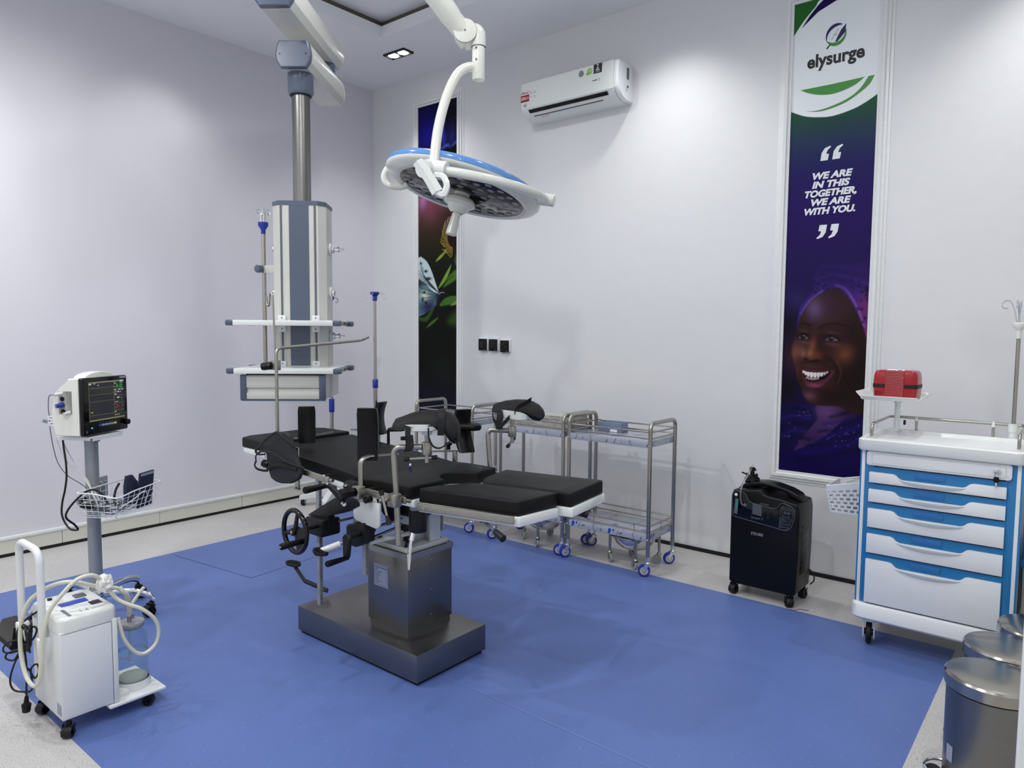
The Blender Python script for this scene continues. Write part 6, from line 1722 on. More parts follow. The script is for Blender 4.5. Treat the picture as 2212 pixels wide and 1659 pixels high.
# panel items on the top
top = lambda x, y: frame((x, y, 0.4212), (0, -1, 0), (1, 0, 0))
G().span((2.305, -3.405, 0.419), (2.372, -3.305, 0.4226), 0.002).build('gauge_panel', 'white_gloss', tc_)
G().span((2.322, -3.400, 0.4222), (2.362, -3.310, 0.4245), 0.0005).build('gauge_window', 'ink_blue', tc_)
G().span((2.37, -3.318, 0.4205), (2.415, -3.282, 0.4222)).build('pedal_socket', 'ink_black', tc_, smooth=0)
G().span((2.262, -3.332, 0.420), (2.300, -3.295, 0.426), 0.002).prism([(2.27, -3.325), (2.285, -3.325), (2.292, -3.30), (2.275, -3.298)], Matrix.Translation((0, 0, 0.425)), 0.004, 0.001).build('rocker_switch', 'ink_grey', tc_)
G().cyl((2.245, -3.400, 0.420), (2.245, -3.400, 0.427), 0.008, seg=16).build('button', 'ink_black', tc_)
G().cyl((2.252, -3.372, 0.420), (2.252, -3.372, 0.427), 0.0075, seg=16).build('button', 'ink_red', tc_)
G().span((2.432, -3.332, 0.420), (2.450, -3.290, 0.429), 0.002).build('vacuum_valve', 'white_gloss', tc_)
g = G()
for k in range(11): g.span((2.385 + k * 0.0075, -3.412 - 0.0012 * (k % 3), 0.4208), (2.3895 + k * 0.0075, -3.402 + 0.0012 * (k % 2), 0.4214))
g.tube(L2([(2.432, -3.345), (2.440, -3.350), (2.447, -3.345)]) and [V((x, y, 0.4212)) for x, y in L2([(2.432, -3.342), (2.440, -3.348), (2.448, -3.342)])], 0.0012, 5)
for k in range(5): g.span((2.425 + k * 0.005, -3.366, 0.4208), (2.4275 + k * 0.005, -3.363, 0.4213))
g.build('marking', 'ink_navy', tc_, smooth=0)
G().span((2.432, -3.4478, 0.075), (2.470, -3.4468, 0.115)).build('rating_label', 'label_grey', su, smooth=0)
for i, (x, y, a) in enumerate([(2.475, -3.428, 2.4), (2.475, -3.150, 0.8), (2.235, -3.428, 2.0), (2.235, -3.14, 1.0)]):
    caster(su, (x, y), 0.0205, 0.032, a, fork='black_plastic', tyre='black_rubber', hub='black_plastic', stem=0.002, trail=0.008)
# power cable bundle at its back, with the plug hanging
Q = [(2.285, -3.452, 0.404), (2.262, -3.480, 0.379), (2.245, -3.500, 0.349), (2.240, -3.505, 0.309), (2.262, -3.490, 0.289), (2.292, -3.472, 0.310), (2.304, -3.462, 0.345), (2.289, -3.470, 0.354), (2.272, -3.485, 0.309), (2.266, -3.488, 0.289), (2.242, -3.506, 0.304), (2.212, -3.533, 0.289), (2.207, -3.539, 0.264), (2.229, -3.522, 0.259), (2.263, -3.495, 0.274), (2.221, -3.528, 0.259), (2.214, -3.535, 0.239), (2.238, -3.516, 0.234), (2.262, -3.495, 0.279), (2.273, -3.490, 0.225), (2.271, -3.494, 0.185), (2.249, -3.506, 0.244), (2.231, -3.528, 0.174), (2.239, -3.525, 0.130), (2.267, -3.503, 0.120), (2.293, -3.481, 0.130), (2.286, -3.480, 0.200), (2.304, -3.466, 0.220), (2.311, -3.463, 0.195), (2.299, -3.474, 0.170), (2.278, -3.488, 0.205), (2.277, -3.493, 0.145), (2.279, -3.495, 0.100)]
pc = G().tube(smooth_path(Q, 6), 0.0033, 8).build('power_cable', 'black_rubber', su)
rs = random.Random(2)
g = G()
for k in range(4):
    cx_, cz_ = 2.268 + 0.012 * k, 0.30 + 0.012 * (k % 2)
    g.tube([V((cx_ + (0.026 + 0.006 * k) * math.cos(a) * 0.7 + 0.02 * math.sin(a), -3.488 + 0.012 * math.cos(a + k), cz_ + 0.052 * math.sin(a) + 0.01)) for a in [2 * pi * q / 20 for q in range(20)]], 0.0033, 7, closed=True)
g.span((2.262, -3.497, 0.268), (2.282, -3.476, 0.294), 0.003)
g.build('power_cable', 'black_rubber', su)
G().cyl((2.279, -3.495, 0.105), (2.281, -3.497, 0.078), 0.006, 0.010, seg=12).cyl((2.281, -3.497, 0.080), (2.283, -3.499, 0.048), 0.016, 0.013, seg=14, bev=0.004).build('mains_plug', 'black_plastic', pc)
# foot pedal hung at its side
fp = thing('foot_pedal', (2.02, -3.47, 0.225), 'black ribbed foot pedal hung at the back of the suction unit', 'foot pedal')
g = G().loft([[V((1.955, -3.50, 0.236)), V((2.150, -3.50, 0.236)), V((2.150, -3.44, 0.236)), V((1.955, -3.44, 0.236))], [V((1.955, -3.50, 0.250)), V((2.150, -3.50, 0.250)), V((2.150, -3.44, 0.250)), V((1.955, -3.44, 0.250))], [V((2.02, -3.49, 0.318)), V((2.15, -3.49, 0.318)), V((2.15, -3.445, 0.318)), V((2.02, -3.445, 0.318))]])
g.build('pedal_body', 'black_plastic', fp, smooth=20)
G().prism([(2.065, 0.262), (2.13, 0.262), (2.13, 0.305), (2.075, 0.305)], frame((0, -3.496, 0), (1, 0, 0), (0, 0.1, 1)), 0.004, 0.001).build('pedal_plate', 'black_gloss', fp)
g = G()
for k in range(5): g.span((1.965, -3.5025, 0.2375 + k * 0.0028), (2.145, -3.4995, 0.2388 + k * 0.0028))
g.span((2.10, -3.46, 0.30), (2.155, -3.445, 0.33), 0.003)
g.build('pedal_rib', 'black_rubber', fp, smooth=0)
# collection jar on the platform
jr = thing('collection_jar', (2.385, -3.175, 0.0615), 'clear glass suction jar with grey lid on the platform of the white suction unit', 'jar')
G().lathe([(0, 0.001), (0.050, 0.001), (0.0545, 0.006), (0.0545, 0.185), (0.050, 0.205), (0.036, 0.222), (0.034, 0.232), (0.032, 0.232), (0.034, 0.220), (0.048, 0.203), (0.0525, 0.184), (0.0525, 0.008), (0.049, 0.004), (0, 0.004)], None, 40).build('glass', 'clear_glass', jr, smooth=60, world=False)
G().lathe([(0, 0.0045), (0.052, 0.0065), (0.052, 0.034), (0, 0.038)], None, 36).build('filter_bag', 'tissue', jr, smooth=60, world=False)
G().lathe([(0.0550, 0.118), (0.0560, 0.118), (0.0560, 0.134), (0.0550, 0.134)], None, 40).build('retaining_band', 'clear_plastic', jr, world=False)
ld_ = G().lathe([(0, 0.230), (0.046, 0.230), (0.047, 0.234), (0.047, 0.243), (0.044, 0.247), (0, 0.252)], None, 36).lathe([(0, 0.222), (0.034, 0.222), (0.034, 0.230)], None, 30).build('lid', 'silver_paint', jr, smooth=45, world=False)
G().cyl((0.008, -0.010, 0.25), (0.008, -0.010, 0.272), 0.008, seg=14).cyl((-0.02, 0.012, 0.25), (-0.02, 0.012, 0.265), 0.007, seg=12).build('lid_port', 'dull_steel', ld_, world=False)
G().cyl((0.008, -0.010, 0.228), (0.008, -0.010, 0.09), 0.006, seg=12).build('inlet_tube', 'clear_plastic', jr, world=False)
# pale hose draped over the unit
ho = thing('suction_hose', (2.40, -3.45, 0.16), 'long pale silicone hose looped over the white suction unit and its jar', 'hose')
hp = [(2.393, -3.185, 0.335), (2.396, -3.186, 0.370), (2.405, -3.200, 0.425), (2.425, -3.235, 0.462), (2.430, -3.285, 0.482), (2.430, -3.325, 0.500), (2.420, -3.365, 0.520), (2.405, -3.395, 0.525), (2.370, -3.42, 0.515), (2.330, -3.450, 0.490), (2.290, -3.478, 0.450), (2.275, -3.496, 0.39), (2.275, -3.505, 0.33), (2.285, -3.507, 0.26), (2.310, -3.505, 0.205), (2.345, -3.502, 0.180), (2.385, -3.498, 0.178), (2.410, -3.492, 0.205), (2.420, -3.488, 0.26), (2.420, -3.484, 0.33), (2.424, -3.472, 0.40), (2.430, -3.455, 0.452), (2.440, -3.418, 0.500), (2.445, -3.380, 0.535), (2.450, -3.345, 0.545), (2.448, -3.315, 0.535), (2.440, -3.290, 0.505)]
G().tube(smooth_path(hp, 6), 0.0072, 12).build('hose_length', 'hose', ho)
h2 = [(2.440, -3.290, 0.505), (2.440, -3.27, 0.47), (2.445, -3.245, 0.43), (2.462, -3.215, 0.405), (2.478, -3.175, 0.380), (2.486, -3.135, 0.335), (2.486, -3.118, 0.285), (2.482, -3.128, 0.232), (2.474, -3.165, 0.205), (2.470, -3.20, 0.222), (2.468, -3.232, 0.275), (2.466, -3.246, 0.33), (2.460, -3.25, 0.365)]
G().tube(smooth_path(h2, 6), 0.0070, 12).build('hose_length', 'hose', ho)
G().tube(smooth_path([(2.437, -3.232, 0.470), (2.442, -3.225, 0.455), (2.435, -3.205, 0.43), (2.41, -3.19, 0.385), (2.395, -3.186, 0.335)], 6), 0.0068, 12).tube(smooth_path([(2.41, -3.135, 0.435), (2.40, -3.155, 0.405), (2.396, -3.175, 0.375), (2.394, -3.185, 0.34)], 5), 0.0062, 12).build('hose_branch', 'hose', ho)
ti = thing('tissue_wad', (2.440, -3.283, 0.478), 'crumpled white tissue wrapped round the hose end', 'tissue')
bmw = bmesh.new()
bmesh.ops.create_icosphere(bmw, subdivisions=3, radius=1.0)
rs = random.Random(8)
for v in bmw.verts:
    k = 1 + 0.28 * math.sin(7 * v.co.x + 3 * v.co.z) * math.cos(5 * v.co.y + 2) + rs.uniform(-0.13, 0.13)
    v.co = V((v.co.x * 0.024 * k, v.co.y * 0.024 * k, v.co.z * 0.033 * k)) + V((2.440, -3.285, 0.498))
G().add_bm(bmw).build('tissue', 'tissue', ti, smooth=20)

# ------------------------------------------------------------------ oxygen concentrator
oc = thing('oxygen_concentrator', (3.86, -0.50, 0), 'black oxygen concentrator with carry handle standing by the wall under the portrait banner', 'oxygen concentrator')
CX0, CX1, CY0, CY1 = 3.686, 4.040, -0.60, -0.365
out_ = [(CX0, 0.075), (CX0 + 0.012, 0.062), (CX1 - 0.012, 0.062), (CX1, 0.075), (CX1 + 0.006, 0.30), (CX1 + 0.006, 0.50), (CX1 - 0.004, 0.548), (CX1 - 0.03, 0.578), (3.97, 0.600), (3.90, 0.616), (3.83, 0.622), (3.77, 0.616), (CX0 + 0.04, 0.598), (CX0 + 0.012, 0.578), (CX0, 0.54)]
hole = [(3.848, 0.592), (3.862, 0.575), (3.880, 0.567), (3.935, 0.562), (3.948, 0.568), (3.950, 0.580), (3.942, 0.588)]
# front shell with the grip opening: outline split into a lower body and a handle arch
lowp = [(CX0, 0.075), (CX0 + 0.012, 0.062), (CX1 - 0.012, 0.062), (CX1, 0.075), (CX1 + 0.006, 0.30), (CX1 + 0.006, 0.50), (CX1 - 0.002, 0.545), (3.955, 0.560), (3.935, 0.560), (3.880, 0.566), (3.862, 0.574), (3.846, 0.592), (CX0 + 0.012, 0.578), (CX0, 0.54)]
G().prism(lowp, FY(CY1), CY1 - CY0, 0.012, 3).build('body', 'black_plastic', oc, smooth=40)
arch = [(CX0 + 0.008, 0.572), (3.72, 0.598), (3.77, 0.617), (3.83, 0.624), (3.90, 0.617), (3.965, 0.602), (4.015, 0.580), (4.040, 0.545), (4.01, 0.545), (3.965, 0.568), (3.950, 0.584), (3.90, 0.594), (3.846, 0.601), (3.80, 0.596), (3.76, 0.58)]
G().prism(arch, FY(-0.43), 0.10, 0.008, 3).build('carry_handle', 'black_plastic', oc, smooth=40)
F3 = FY(CY0 + 0.001)
pnl = [(3.694, 0.545), (3.698, 0.562), (3.712, 0.574), (3.752, 0.572), (3.770, 0.560), (3.785, 0.530), (3.805, 0.520), (3.92, 0.508), (3.940, 0.520), (3.950, 0.538), (3.970, 0.545), (4.010, 0.533), (4.026, 0.515), (4.024, 0.47), (4.010, 0.425), (3.990, 0.405), (3.975, 0.403), (3.715, 0.432), (3.700, 0.440)]
cp = G().prism(pnl, F3, 0.006, 0.002).build('control_panel', 'black_gloss', oc, smooth=30)
edge = [F3 @ V((x, z, 0.0065)) for x, z in pnl]
G().tube(edge, 0.0016, 5, closed=True).build('panel_edge', 'ink_grey', cp)
FP = lambda x, z, d=0.0: FY(CY0 - 0.005 - d) @ Matrix.Translation((x, z, 0))
G().prism([(0, 0), (0.05, -0.005), (0.05, 0.052), (0.002, 0.056)], FP(3.806, 0.462), 0.001).build('display', 'lcd', cp, smooth=0)
G().prism([(0, 0), (0.030, -0.003), (0.030, 0.038), (0, 0.040)], FP(3.876, 0.447), 0.005, 0.002).build('power_switch', 'black_plastic', cp)
G().text('I', FP(3.891, 0.474, 0.0055), 0.009, 0.0002).text('O', FP(3.891, 0.457, 0.0055), 0.009, 0.0002).build('lettering', 'ink_grey', cp, smooth=0)
G().cyl(FP(3.717, 0.553).translation, FP(3.717, 0.553, 0.006).translation, 0.0085, seg=20, bev=0.002).build('flow_knob', 'label_white', cp)
fm = G().prism([(0, 0), (0.018, -0.002), (0.024, 0.080), (0.006, 0.082)], FP(3.707, 0.450), 0.003).build('flow_meter', 'ink_grey', cp, smooth=0)
G().prism([(0.010, 0.026), (0.017, 0.0255), (0.021, 0.078), (0.014, 0.079)], FP(3.707, 0.450, 0.003), 0.0006).build('flow_scale', 'ink_teal', fm, smooth=0)
g = G()
g.text('Stratus 5', FP(3.832, 0.443), 0.017, 0.0002, sx=1.05)
g.text('OXYMED', FP(3.868, 0.5235, 0.001), 0.009, 0.0004, sx=1.3)
g.text('OxyMedics Pro', FP(3.998, 0.514), 0.0085, 0.0)
g.torus(FP(3.965, 0.519, 0.0005).translation, (0, 1, 0), 0.0052, 0.0012, 16, 4)
for x in (3.977, 3.994): g.torus(FP(x, 0.496 - (x - 3.977) * 0.1, 0.0005).translation, (0, 1, 0), 0.0055, 0.0011, 16, 4).span((x - 0.002, CY0 - 0.0062, 0.493), (x + 0.002, CY0 - 0.005, 0.499))
g.text('Attention', FP(3.989, 0.476), 0.008, 0.0002)
g.prism([(-0.005, -0.004), (0.005, -0.004), (0, 0.005)], FP(3.966, 0.479), 0.0008)
rs = random.Random(6)
for k, n in enumerate((34, 12, 33, 20, 30, 11, 32, 28, 9, 28, 26, 12)):
    z = 0.4685 - k * 0.0047 - (k // 3) * 0.0004
    x = 3.952 - k * 0.0004
    w_ = n * 0.0019 * (1 - 0.010 * k)
    q = 0
    while q < w_ - 0.003:
        L_ = rs.uniform(0.003, 0.009)
        g.span((x + q, CY0 - 0.0056, z - 0.0011 - q * 0.06), (x + min(q + L_, w_), CY0 - 0.005, z + 0.0007 - q * 0.06)); q += L_ + 0.0015
for k in range(2): g.cyl(FP(3.868, 0.512 - k * 0.014).translation, FP(3.868, 0.512 - k * 0.014, 0.001).translation, 0.0015, seg=8)
g.build('lettering', 'ink_grey', cp, smooth=0)
lb = [(3.947, 0.403), (3.955, 0.515), (3.966, 0.530), (4.005, 0.522), (4.018, 0.506), (4.012, 0.46), (3.992, 0.412), (3.985, 0.408)]
G().tube([FP(x, z, 0.0004).translation for x, z in lb], 0.0008, 5, closed=True).build('label_border', 'ink_grey', cp)
G().text('STR1005', FY(CY0 - 0.0002) @ Matrix.Translation((3.833, 0.355, 0)), 0.021, 0.0002, sx=0.85).build('lettering', 'label_grey', oc, smooth=0)
g = G()
for k in range(22): g.span((CX1 + 0.0045, -0.545, 0.165 + k * 0.0105), (CX1 + 0.0075, -0.43, 0.170 + k * 0.0105), 0.001)
g.build('side_vent', 'black_gloss', oc)
G().cyl((CX1 + 0.005, -0.53, 0.418), (CX1 + 0.009, -0.53, 0.418), 0.007, seg=14).build('side_port', 'black_rubber', oc)
for x, y, a in ((3.708, -0.575, 1.3), (4.005, -0.585, 2.2), (4.020, -0.40, 1.5), (3.708, -0.40, 1.5)):
    caster(oc, (x, y), 0.026, 0.034, a, fork='black_plastic', tyre='black_rubber', hub='black_plastic', stem=0.008, trail=0.006)
# humidifier bottle cap at the back left with its clear tube
hu = G().cyl((3.755, -0.485, 0.52), (3.755, -0.485, 0.606), 0.036, seg=28).build('humidifier_bottle', 'clear_plastic', oc)
G().cyl((3.755, -0.485, 0.606), (3.755, -0.485, 0.630), 0.040, seg=30, bev=0.003).lathe([(0.040, 0.63), (0.022, 0.645), (0.012, 0.65), (0.012, 0.690), (0, 0.690)], Matrix.Translation((3.755, -0.485, 0)), 24).cyl((3.78, -0.49, 0.63), (3.78, -0.49, 0.658), 0.008, seg=12).cyl((3.735, -0.49, 0.645), (3.700, -0.495, 0.656), 0.004, seg=10).cyl((3.728, -0.49, 0.63), (3.728, -0.49, 0.655), 0.006, seg=10).cyl((3.74, -0.485, 0.682), (3.775, -0.485, 0.676), 0.006, seg=10).cyl((3.74, -0.485, 0.672), (3.77, -0.485, 0.684), 0.005, seg=10).build('humidifier_cap', 'black_gloss', hu)
G().tube(smooth_path([(3.757, -0.49, 0.700), (3.752, -0.51, 0.675), (3.745, -0.545, 0.640), (3.741, -0.590, 0.605), (3.742, -0.612, 0.575), (3.745, -0.616, 0.535), (3.752, -0.615, 0.507), (3.765, -0.607, 0.503)], 6), 0.0042, 10).build('oxygen_tube', 'clear_plastic', oc)
G().cyl((3.768, -0.600, 0.505), (3.768, -0.612, 0.505), 0.008, seg=14).build('outlet_nozzle', 'chrome', oc)
G().tube(smooth_path([(4.035, -0.38, 0.16), (4.06, -0.365, 0.13), (4.062, -0.36, 0.09), (4.045, -0.37, 0.07)], 5), 0.0035, 8).build('power_cord', 'black_rubber', oc)
th_ = thing('loose_thread', (4.06, -0.60, 0.001), 'short dark thread lying on the floor by the oxygen concentrator', 'thread')
G().tube(smooth_path([(4.02, -0.625, 0.0015), (4.045, -0.615, 0.0015), (4.062, -0.585, 0.0015), (4.085, -0.580, 0.0015), (4.105, -0.575, 0.0015)], 5), 0.0014, 6).build('thread', 'ink_navy', th_)

# ------------------------------------------------------------------ emergency cart
ec = thing('emergency_cart', (4.675, -0.63, 0), 'white and blue five-drawer emergency cart on casters at the right end of the back wall', 'medical cart')
EX_0, EX_1, EY_0, EY_1 = 4.380, 4.978, -0.850, -0.420
B = lambda lo, hi, bev=0.003: G().span(lo, hi, bev)
B((4.415, EY_0 + 0.03, 0.21), (4.935, EY_1, 0.92)).build('carcass', 'white_powder', ec)
# base with rounded corners
def rrect(x0, y0, x1, y1, r, n=5):
    out = []
    for cx_, cy_, a0 in ((x1 - r, y0 + r, -90), (x1 - r, y1 - r, 0), (x0 + r, y1 - r, 90), (x0 + r, y0 + r, 180)):
        for k in range(n + 1):
            a = math.radians(a0 + 90 * k / n)
            out.append((cx_ + r * math.cos(a), cy_ + r * math.sin(a)))
    return out
def rr3(x0, y0, x1, y1, r, z): return [V((x, y, z)) for x, y in rrect(x0, y0, x1, y1, r)]
G().loft([rr3(EX_0 - 0.004, EY_0 - 0.012, EX_1 + 0.006, EY_1 + 0.01, 0.04, 0.135), rr3(EX_0 - 0.012, EY_0 - 0.02, EX_1 + 0.012, EY_1 + 0.016, 0.045, 0.144), rr3(EX_0 - 0.012, EY_0 - 0.02, EX_1 + 0.012, EY_1 + 0.016, 0.045, 0.198), rr3(EX_0 - 0.004, EY_0 - 0.012, EX_1 + 0.006, EY_1 + 0.01, 0.04, 0.208)]).build('base', 'white_powder', ec, smooth=40)
# posts: blue with a white stripe
for x, s_ in ((4.378, 1), (4.980, -1)):
    for y in (EY_0 + 0.005, EY_1 - 0.045):
        po = B((min(x, x + s_ * 0.062), y, 0.205), (max(x, x + s_ * 0.062), y + 0.05, 0.925), 0.006).build('corner_post', 'cart_blue', ec)
        B((min(x + s_ * 0.008, x + s_ * 0.022), y - 0.0025, 0.206), (max(x + s_ * 0.008, x + s_ * 0.022), y + 0.02, 0.924), 0.002).build('post_stripe', 'white_powder', po)
# top tray
tt_ = G().loft([rr3(EX_0 - 0.006, EY_0 - 0.022, EX_1 + 0.006, EY_1 + 0.02, 0.03, 0.905), rr3(EX_0 - 0.011, EY_0 - 0.028, EX_1 + 0.012, EY_1 + 0.026, 0.035, 0.914), rr3(EX_0 - 0.011, EY_0 - 0.028, EX_1 + 0.012, EY_1 + 0.026, 0.035, 0.952), rr3(EX_0 - 0.006, EY_0 - 0.022, EX_1 + 0.006, EY_1 + 0.020, 0.03, 0.957), rr3(EX_0 + 0.012, EY_0 + 0.012, EX_1 - 0.004, EY_1 - 0.014, 0.02, 0.957), rr3(EX_0 + 0.024, EY_0 + 0.024, EX_1 - 0.016, EY_1 - 0.026, 0.02, 0.938)]).build('top_tray', 'white_gloss', ec, smooth=40)
B((EX_0 + 0.03, EY_0 + 0.03, 0.937), (EX_1 - 0.022, EY_1 - 0.032, 0.9395), 0).build('clear_mat', 'label_white', tt_)
# upper panel with lock
up_ = G().prism([(x, z) for x, z in rrect(4.408, 0.838, 4.942, 0.902, 0.012)], FY(EY_0 + 0.012), 0.022, 0.003).build('upper_panel', 'white_powder', ec)
G().tube([V((x, EY_0 - 0.0105, z)) for x, z in rrect(4.43, 0.848, 4.922, 0.892, 0.008)], 0.0013, 5, closed=True).build('panel_groove', 'grey_white', up_)
G().cyl((4.892, EY_0 - 0.010, 0.872), (4.892, EY_0 - 0.018, 0.872), 0.0125, seg=20, bev=0.002).build('lock', 'chrome', up_)
ky = thing('key', (4.890, -0.876, 0.807), 'small key with black plastic head hanging from the cart lock', 'key')
G().torus((4.892, -0.872, 0.862), (0.3, 1, 0), 0.0075, 0.0010, 18, 6).build('key_ring', 'chrome', ky)
G().prism([(4.880, 0.835), (4.884, 0.850), (4.898, 0.850), (4.903, 0.835), (4.898, 0.826), (4.885, 0.826)], FY(-0.866), 0.006, 0.002).build('key_head', 'black_plastic', ky)
G().span((4.8885, -0.8705, 0.805), (4.8945, -0.8685, 0.827)).build('key_blade', 'chrome', ky)
# five drawers
DZ = [(0.832, 0.758), (0.755, 0.671), (0.668, 0.556), (0.553, 0.440), (0.437, 0.212)]
DX0, DX1 = 4.420, 4.928
for zt, zb in DZ:
    d_ = G().span((DX0, EY_0 + 0.002, zb + 0.002), (DX1, EY_0 + 0.02, zt - 0.001)).build('drawer', 'cart_blue', ec, smooth=0)
    h1, h2 = zt - 0.024, zt - 0.046
    xa, xb, xc, xd = DX0 + 0.095, DX0 + 0.128, DX1 - 0.148, DX1 - 0.115
    poly = [(DX0 + 0.001, zb + 0.003), (DX1 - 0.001, zb + 0.003), (DX1 - 0.001, h1)] + [(xd, h1), (xd - 0.012, h1 - 0.004), (xc + 0.006, h2 + 0.004), (xc - 0.006, h2)] + [(xb + 0.006, h2), (xb - 0.006, h2 + 0.004), (xa + 0.012, h1 - 0.004), (xa, h1), (DX0 + 0.001, h1)]
    G().prism(poly, FY(EY_0 + 0.003), 0.014, 0.0018).build('drawer_front', 'white_powder', d_, smooth=30)
    # scooped pull: a lip that curves out below the blue strip
    rings = []
    for k in range(13):
        t = k / 12
        x = xb - 0.012 + (xc - xb + 0.024) * t
        s = math.sin(pi * t)
        q = (max(s, 0.0) ** 0.6) + 0.02
        rings.append([V((x, EY_0 - 0.0105, h2 + 0.001)), V((x, EY_0 - 0.0105 - 0.013 * q, h2 - 0.004 * q)), V((x, EY_0 - 0.0105 - 0.009 * q, h2 - 0.016 * q)), V((x, EY_0 - 0.0105, h2 - 0.024 * q))])
    G().loft(rings).build('drawer_pull', 'white_gloss', d_, smooth=60)
    G().span((DX0 + 0.178, EY_0 - 0.0015, zt - 0.036), (DX0 + 0.292, EY_0 + 0.003, zt - 0.008), 0.001).build('label_holder', 'cart_label', d_)
# guard rail round three sides of the top
rl = fillet([(4.403, -0.76, 0.955), (4.403, -0.76, 1.012), (4.403, -0.40, 1.016), (4.953, -0.40, 1.016), (4.953, -0.76, 1.012), (4.953, -0.76, 0.955)], 0.028, 5)
G().tube(rl, 0.0068, 12).build('guard_rail', 'steel', ec)
for x in (4.52, 4.83):
    r_ = G().cyl((x, -0.40, 0.950), (x, -0.40, 1.008), 0.0058, seg=12).build('rail_post', 'steel', ec)
    G().lathe([(0.0085, 1.0), (0.0085, 1.016), (0.005, 1.024), (0, 1.026)], Matrix.Translation((x, -0.40, 0)), 14).build('post_cap', 'white_gloss', r_)
# pedestal tray for the defibrillator
tr_ = G().cyl((4.445, -0.455, 0.955), (4.445, -0.455, 1.115), 0.0125, seg=20).cyl((4.445, -0.455, 1.088), (4.445, -0.455, 1.115), 0.017, seg=20).build('tray_post', 'white_powder', ec)
G().cyl((4.468, -0.42, 0.992), (4.476, -0.42, 0.992), 0.012, seg=14).build('post_knob', 'black_plastic', tr_)
tl = G()
x0, x1, y0, y1 = 4.325, 4.567, -0.655, -0.40
tl.loft([[V((x0 + 0.006, y0 + 0.006, 1.112)), V((x1 - 0.006, y0 + 0.006, 1.112)), V((x1 - 0.006, y1 - 0.006, 1.112)), V((x0 + 0.006, y1 - 0.006, 1.112))], [V((x0, y0, 1.118)), V((x1, y0, 1.118)), V((x1, y1, 1.118)), V((x0, y1, 1.118))], [V((x0, y0, 1.122)), V((x1, y0, 1.122)), V((x1, y1, 1.122)), V((x0, y1, 1.122))]])
def wing(a, b_, c_, d_): tl.loft([[a, b_, b_ + V((0, 0, -0.004)), a + V((0, 0, -0.004))], [c_, d_, d_ + V((0, 0, -0.004)), c_ + V((0, 0, -0.004))]])
wing(V((x0 + 0.002, y0 + 0.01, 1.121)), V((x0 + 0.002, y1 - 0.01, 1.121)), V((x0 - 0.024, y0 + 0.004, 1.150)), V((x0 - 0.024, y1 - 0.004, 1.150)))
wing(V((x1 - 0.002, y0 + 0.01, 1.121)), V((x1 - 0.002, y1 - 0.01, 1.121)), V((x1 + 0.024, y0 + 0.004, 1.146)), V((x1 + 0.024, y1 - 0.004, 1.146)))
wing(V((x0 + 0.01, y0 + 0.002, 1.121)), V((x1 - 0.01, y0 + 0.002, 1.121)), V((x0 + 0.004, y0 - 0.010, 1.133)), V((x1 - 0.004, y0 - 0.010, 1.133)))
wing(V((x0 + 0.01, y1 - 0.002, 1.121)), V((x1 - 0.01, y1 - 0.002, 1.121)), V((x0 + 0.004, y1 + 0.010, 1.140)), V((x1 - 0.004, y1 + 0.010, 1.140)))
tl.build('instrument_tray', 'white_gloss', ec, smooth=20)
# infusion pole on the cart
G().cyl((4.905, -0.405, 0.935), (4.905, -0.405, 1.02), 0.017, 0.017, seg=16).cyl((4.905, -0.405, 0.985), (4.905, -0.405, 1.022), 0.021, seg=12).build('pole_socket', 'white_gloss', ec)
ipc = G().cyl((4.905, -0.405, 1.0), (4.905, -0.405, 1.435), 0.0085, seg=14).build('infusion_pole', 'steel', ec)
G().lathe([(0.011, 1.405), (0.011, 1.440), (0.024, 1.455), (0.026, 1.462), (0.026, 1.472), (0.02, 1.476), (0, 1.476)], Matrix.Translation((4.905, -0.405, 0)), 20).build('pole_head', 'white_gloss', ipc)
g = G()
for a in (3.6, 4.6, 0.5, 1.6):
    P = lambda r, z: V((4.905 + r * math.cos(a), -0.405 + r * math.sin(a), z))
    g.tube(smooth_path([P(0.010, 1.470), P(0.018, 1.51), P(0.030, 1.552), P(0.042, 1.570), P(0.060, 1.572), P(0.072, 1.556), P(0.068, 1.540), P(0.048, 1.538)], 5), 0.0026, 6)
g.build('bag_hook', 'chrome', ipc)
for x, y, a in ((4.435, -0.800, 4.9), (4.915, -0.800, 1.4), (4.435, -0.455, 1.2), (4.915, -0.455, 1.9)):
    c_ = G()
    d0_ = V((math.cos(a), math.sin(a), 0)); s0_ = V((-d0_.y, d0_.x, 0))
    wc = V((x, y, 0.052)) - d0_ * 0.018
    for sg in (-1, 1):
        fr_ = frame(wc + s0_ * sg * 0.019 - V((0, 0, 0.052)), d0_, (0, 0, 1))
        P_ = [(0.030 * math.cos(q), 0.052 + 0.034 * math.sin(q)) for q in [math.radians(v) for v in range(180, 361, 20)]] + [(0.038, 0.108), (0.030, 0.122), (-0.018, 0.122), (-0.032, 0.104)]
        c_.prism(P_, fr_, 0.006 * (-1 if sg > 0 else 1), 0.001)
    c_.box((x, y, 0.117), (0.052, 0.044, 0.012), 0.004, rz=a).cyl((x, y, 0.12), (x, y, 0.14), 0.016, seg=18)
    o_ = c_.build('caster', 'white_gloss', ec)
    m, _ = axis_frame(wc - s0_ * 0.012, wc + s0_ * 0.012)
    G().lathe([(0, 0), (0.044, 0), (0.052, 0.006), (0.052, 0.018), (0.044, 0.024), (0, 0.024)], m, 30).build('tyre', 'black_rubber', o_)
    G().cyl(wc - s0_ * 0.0205, wc + s0_ * 0.0205, 0.015, seg=18).build('wheel_hub', 'black_plastic', o_)
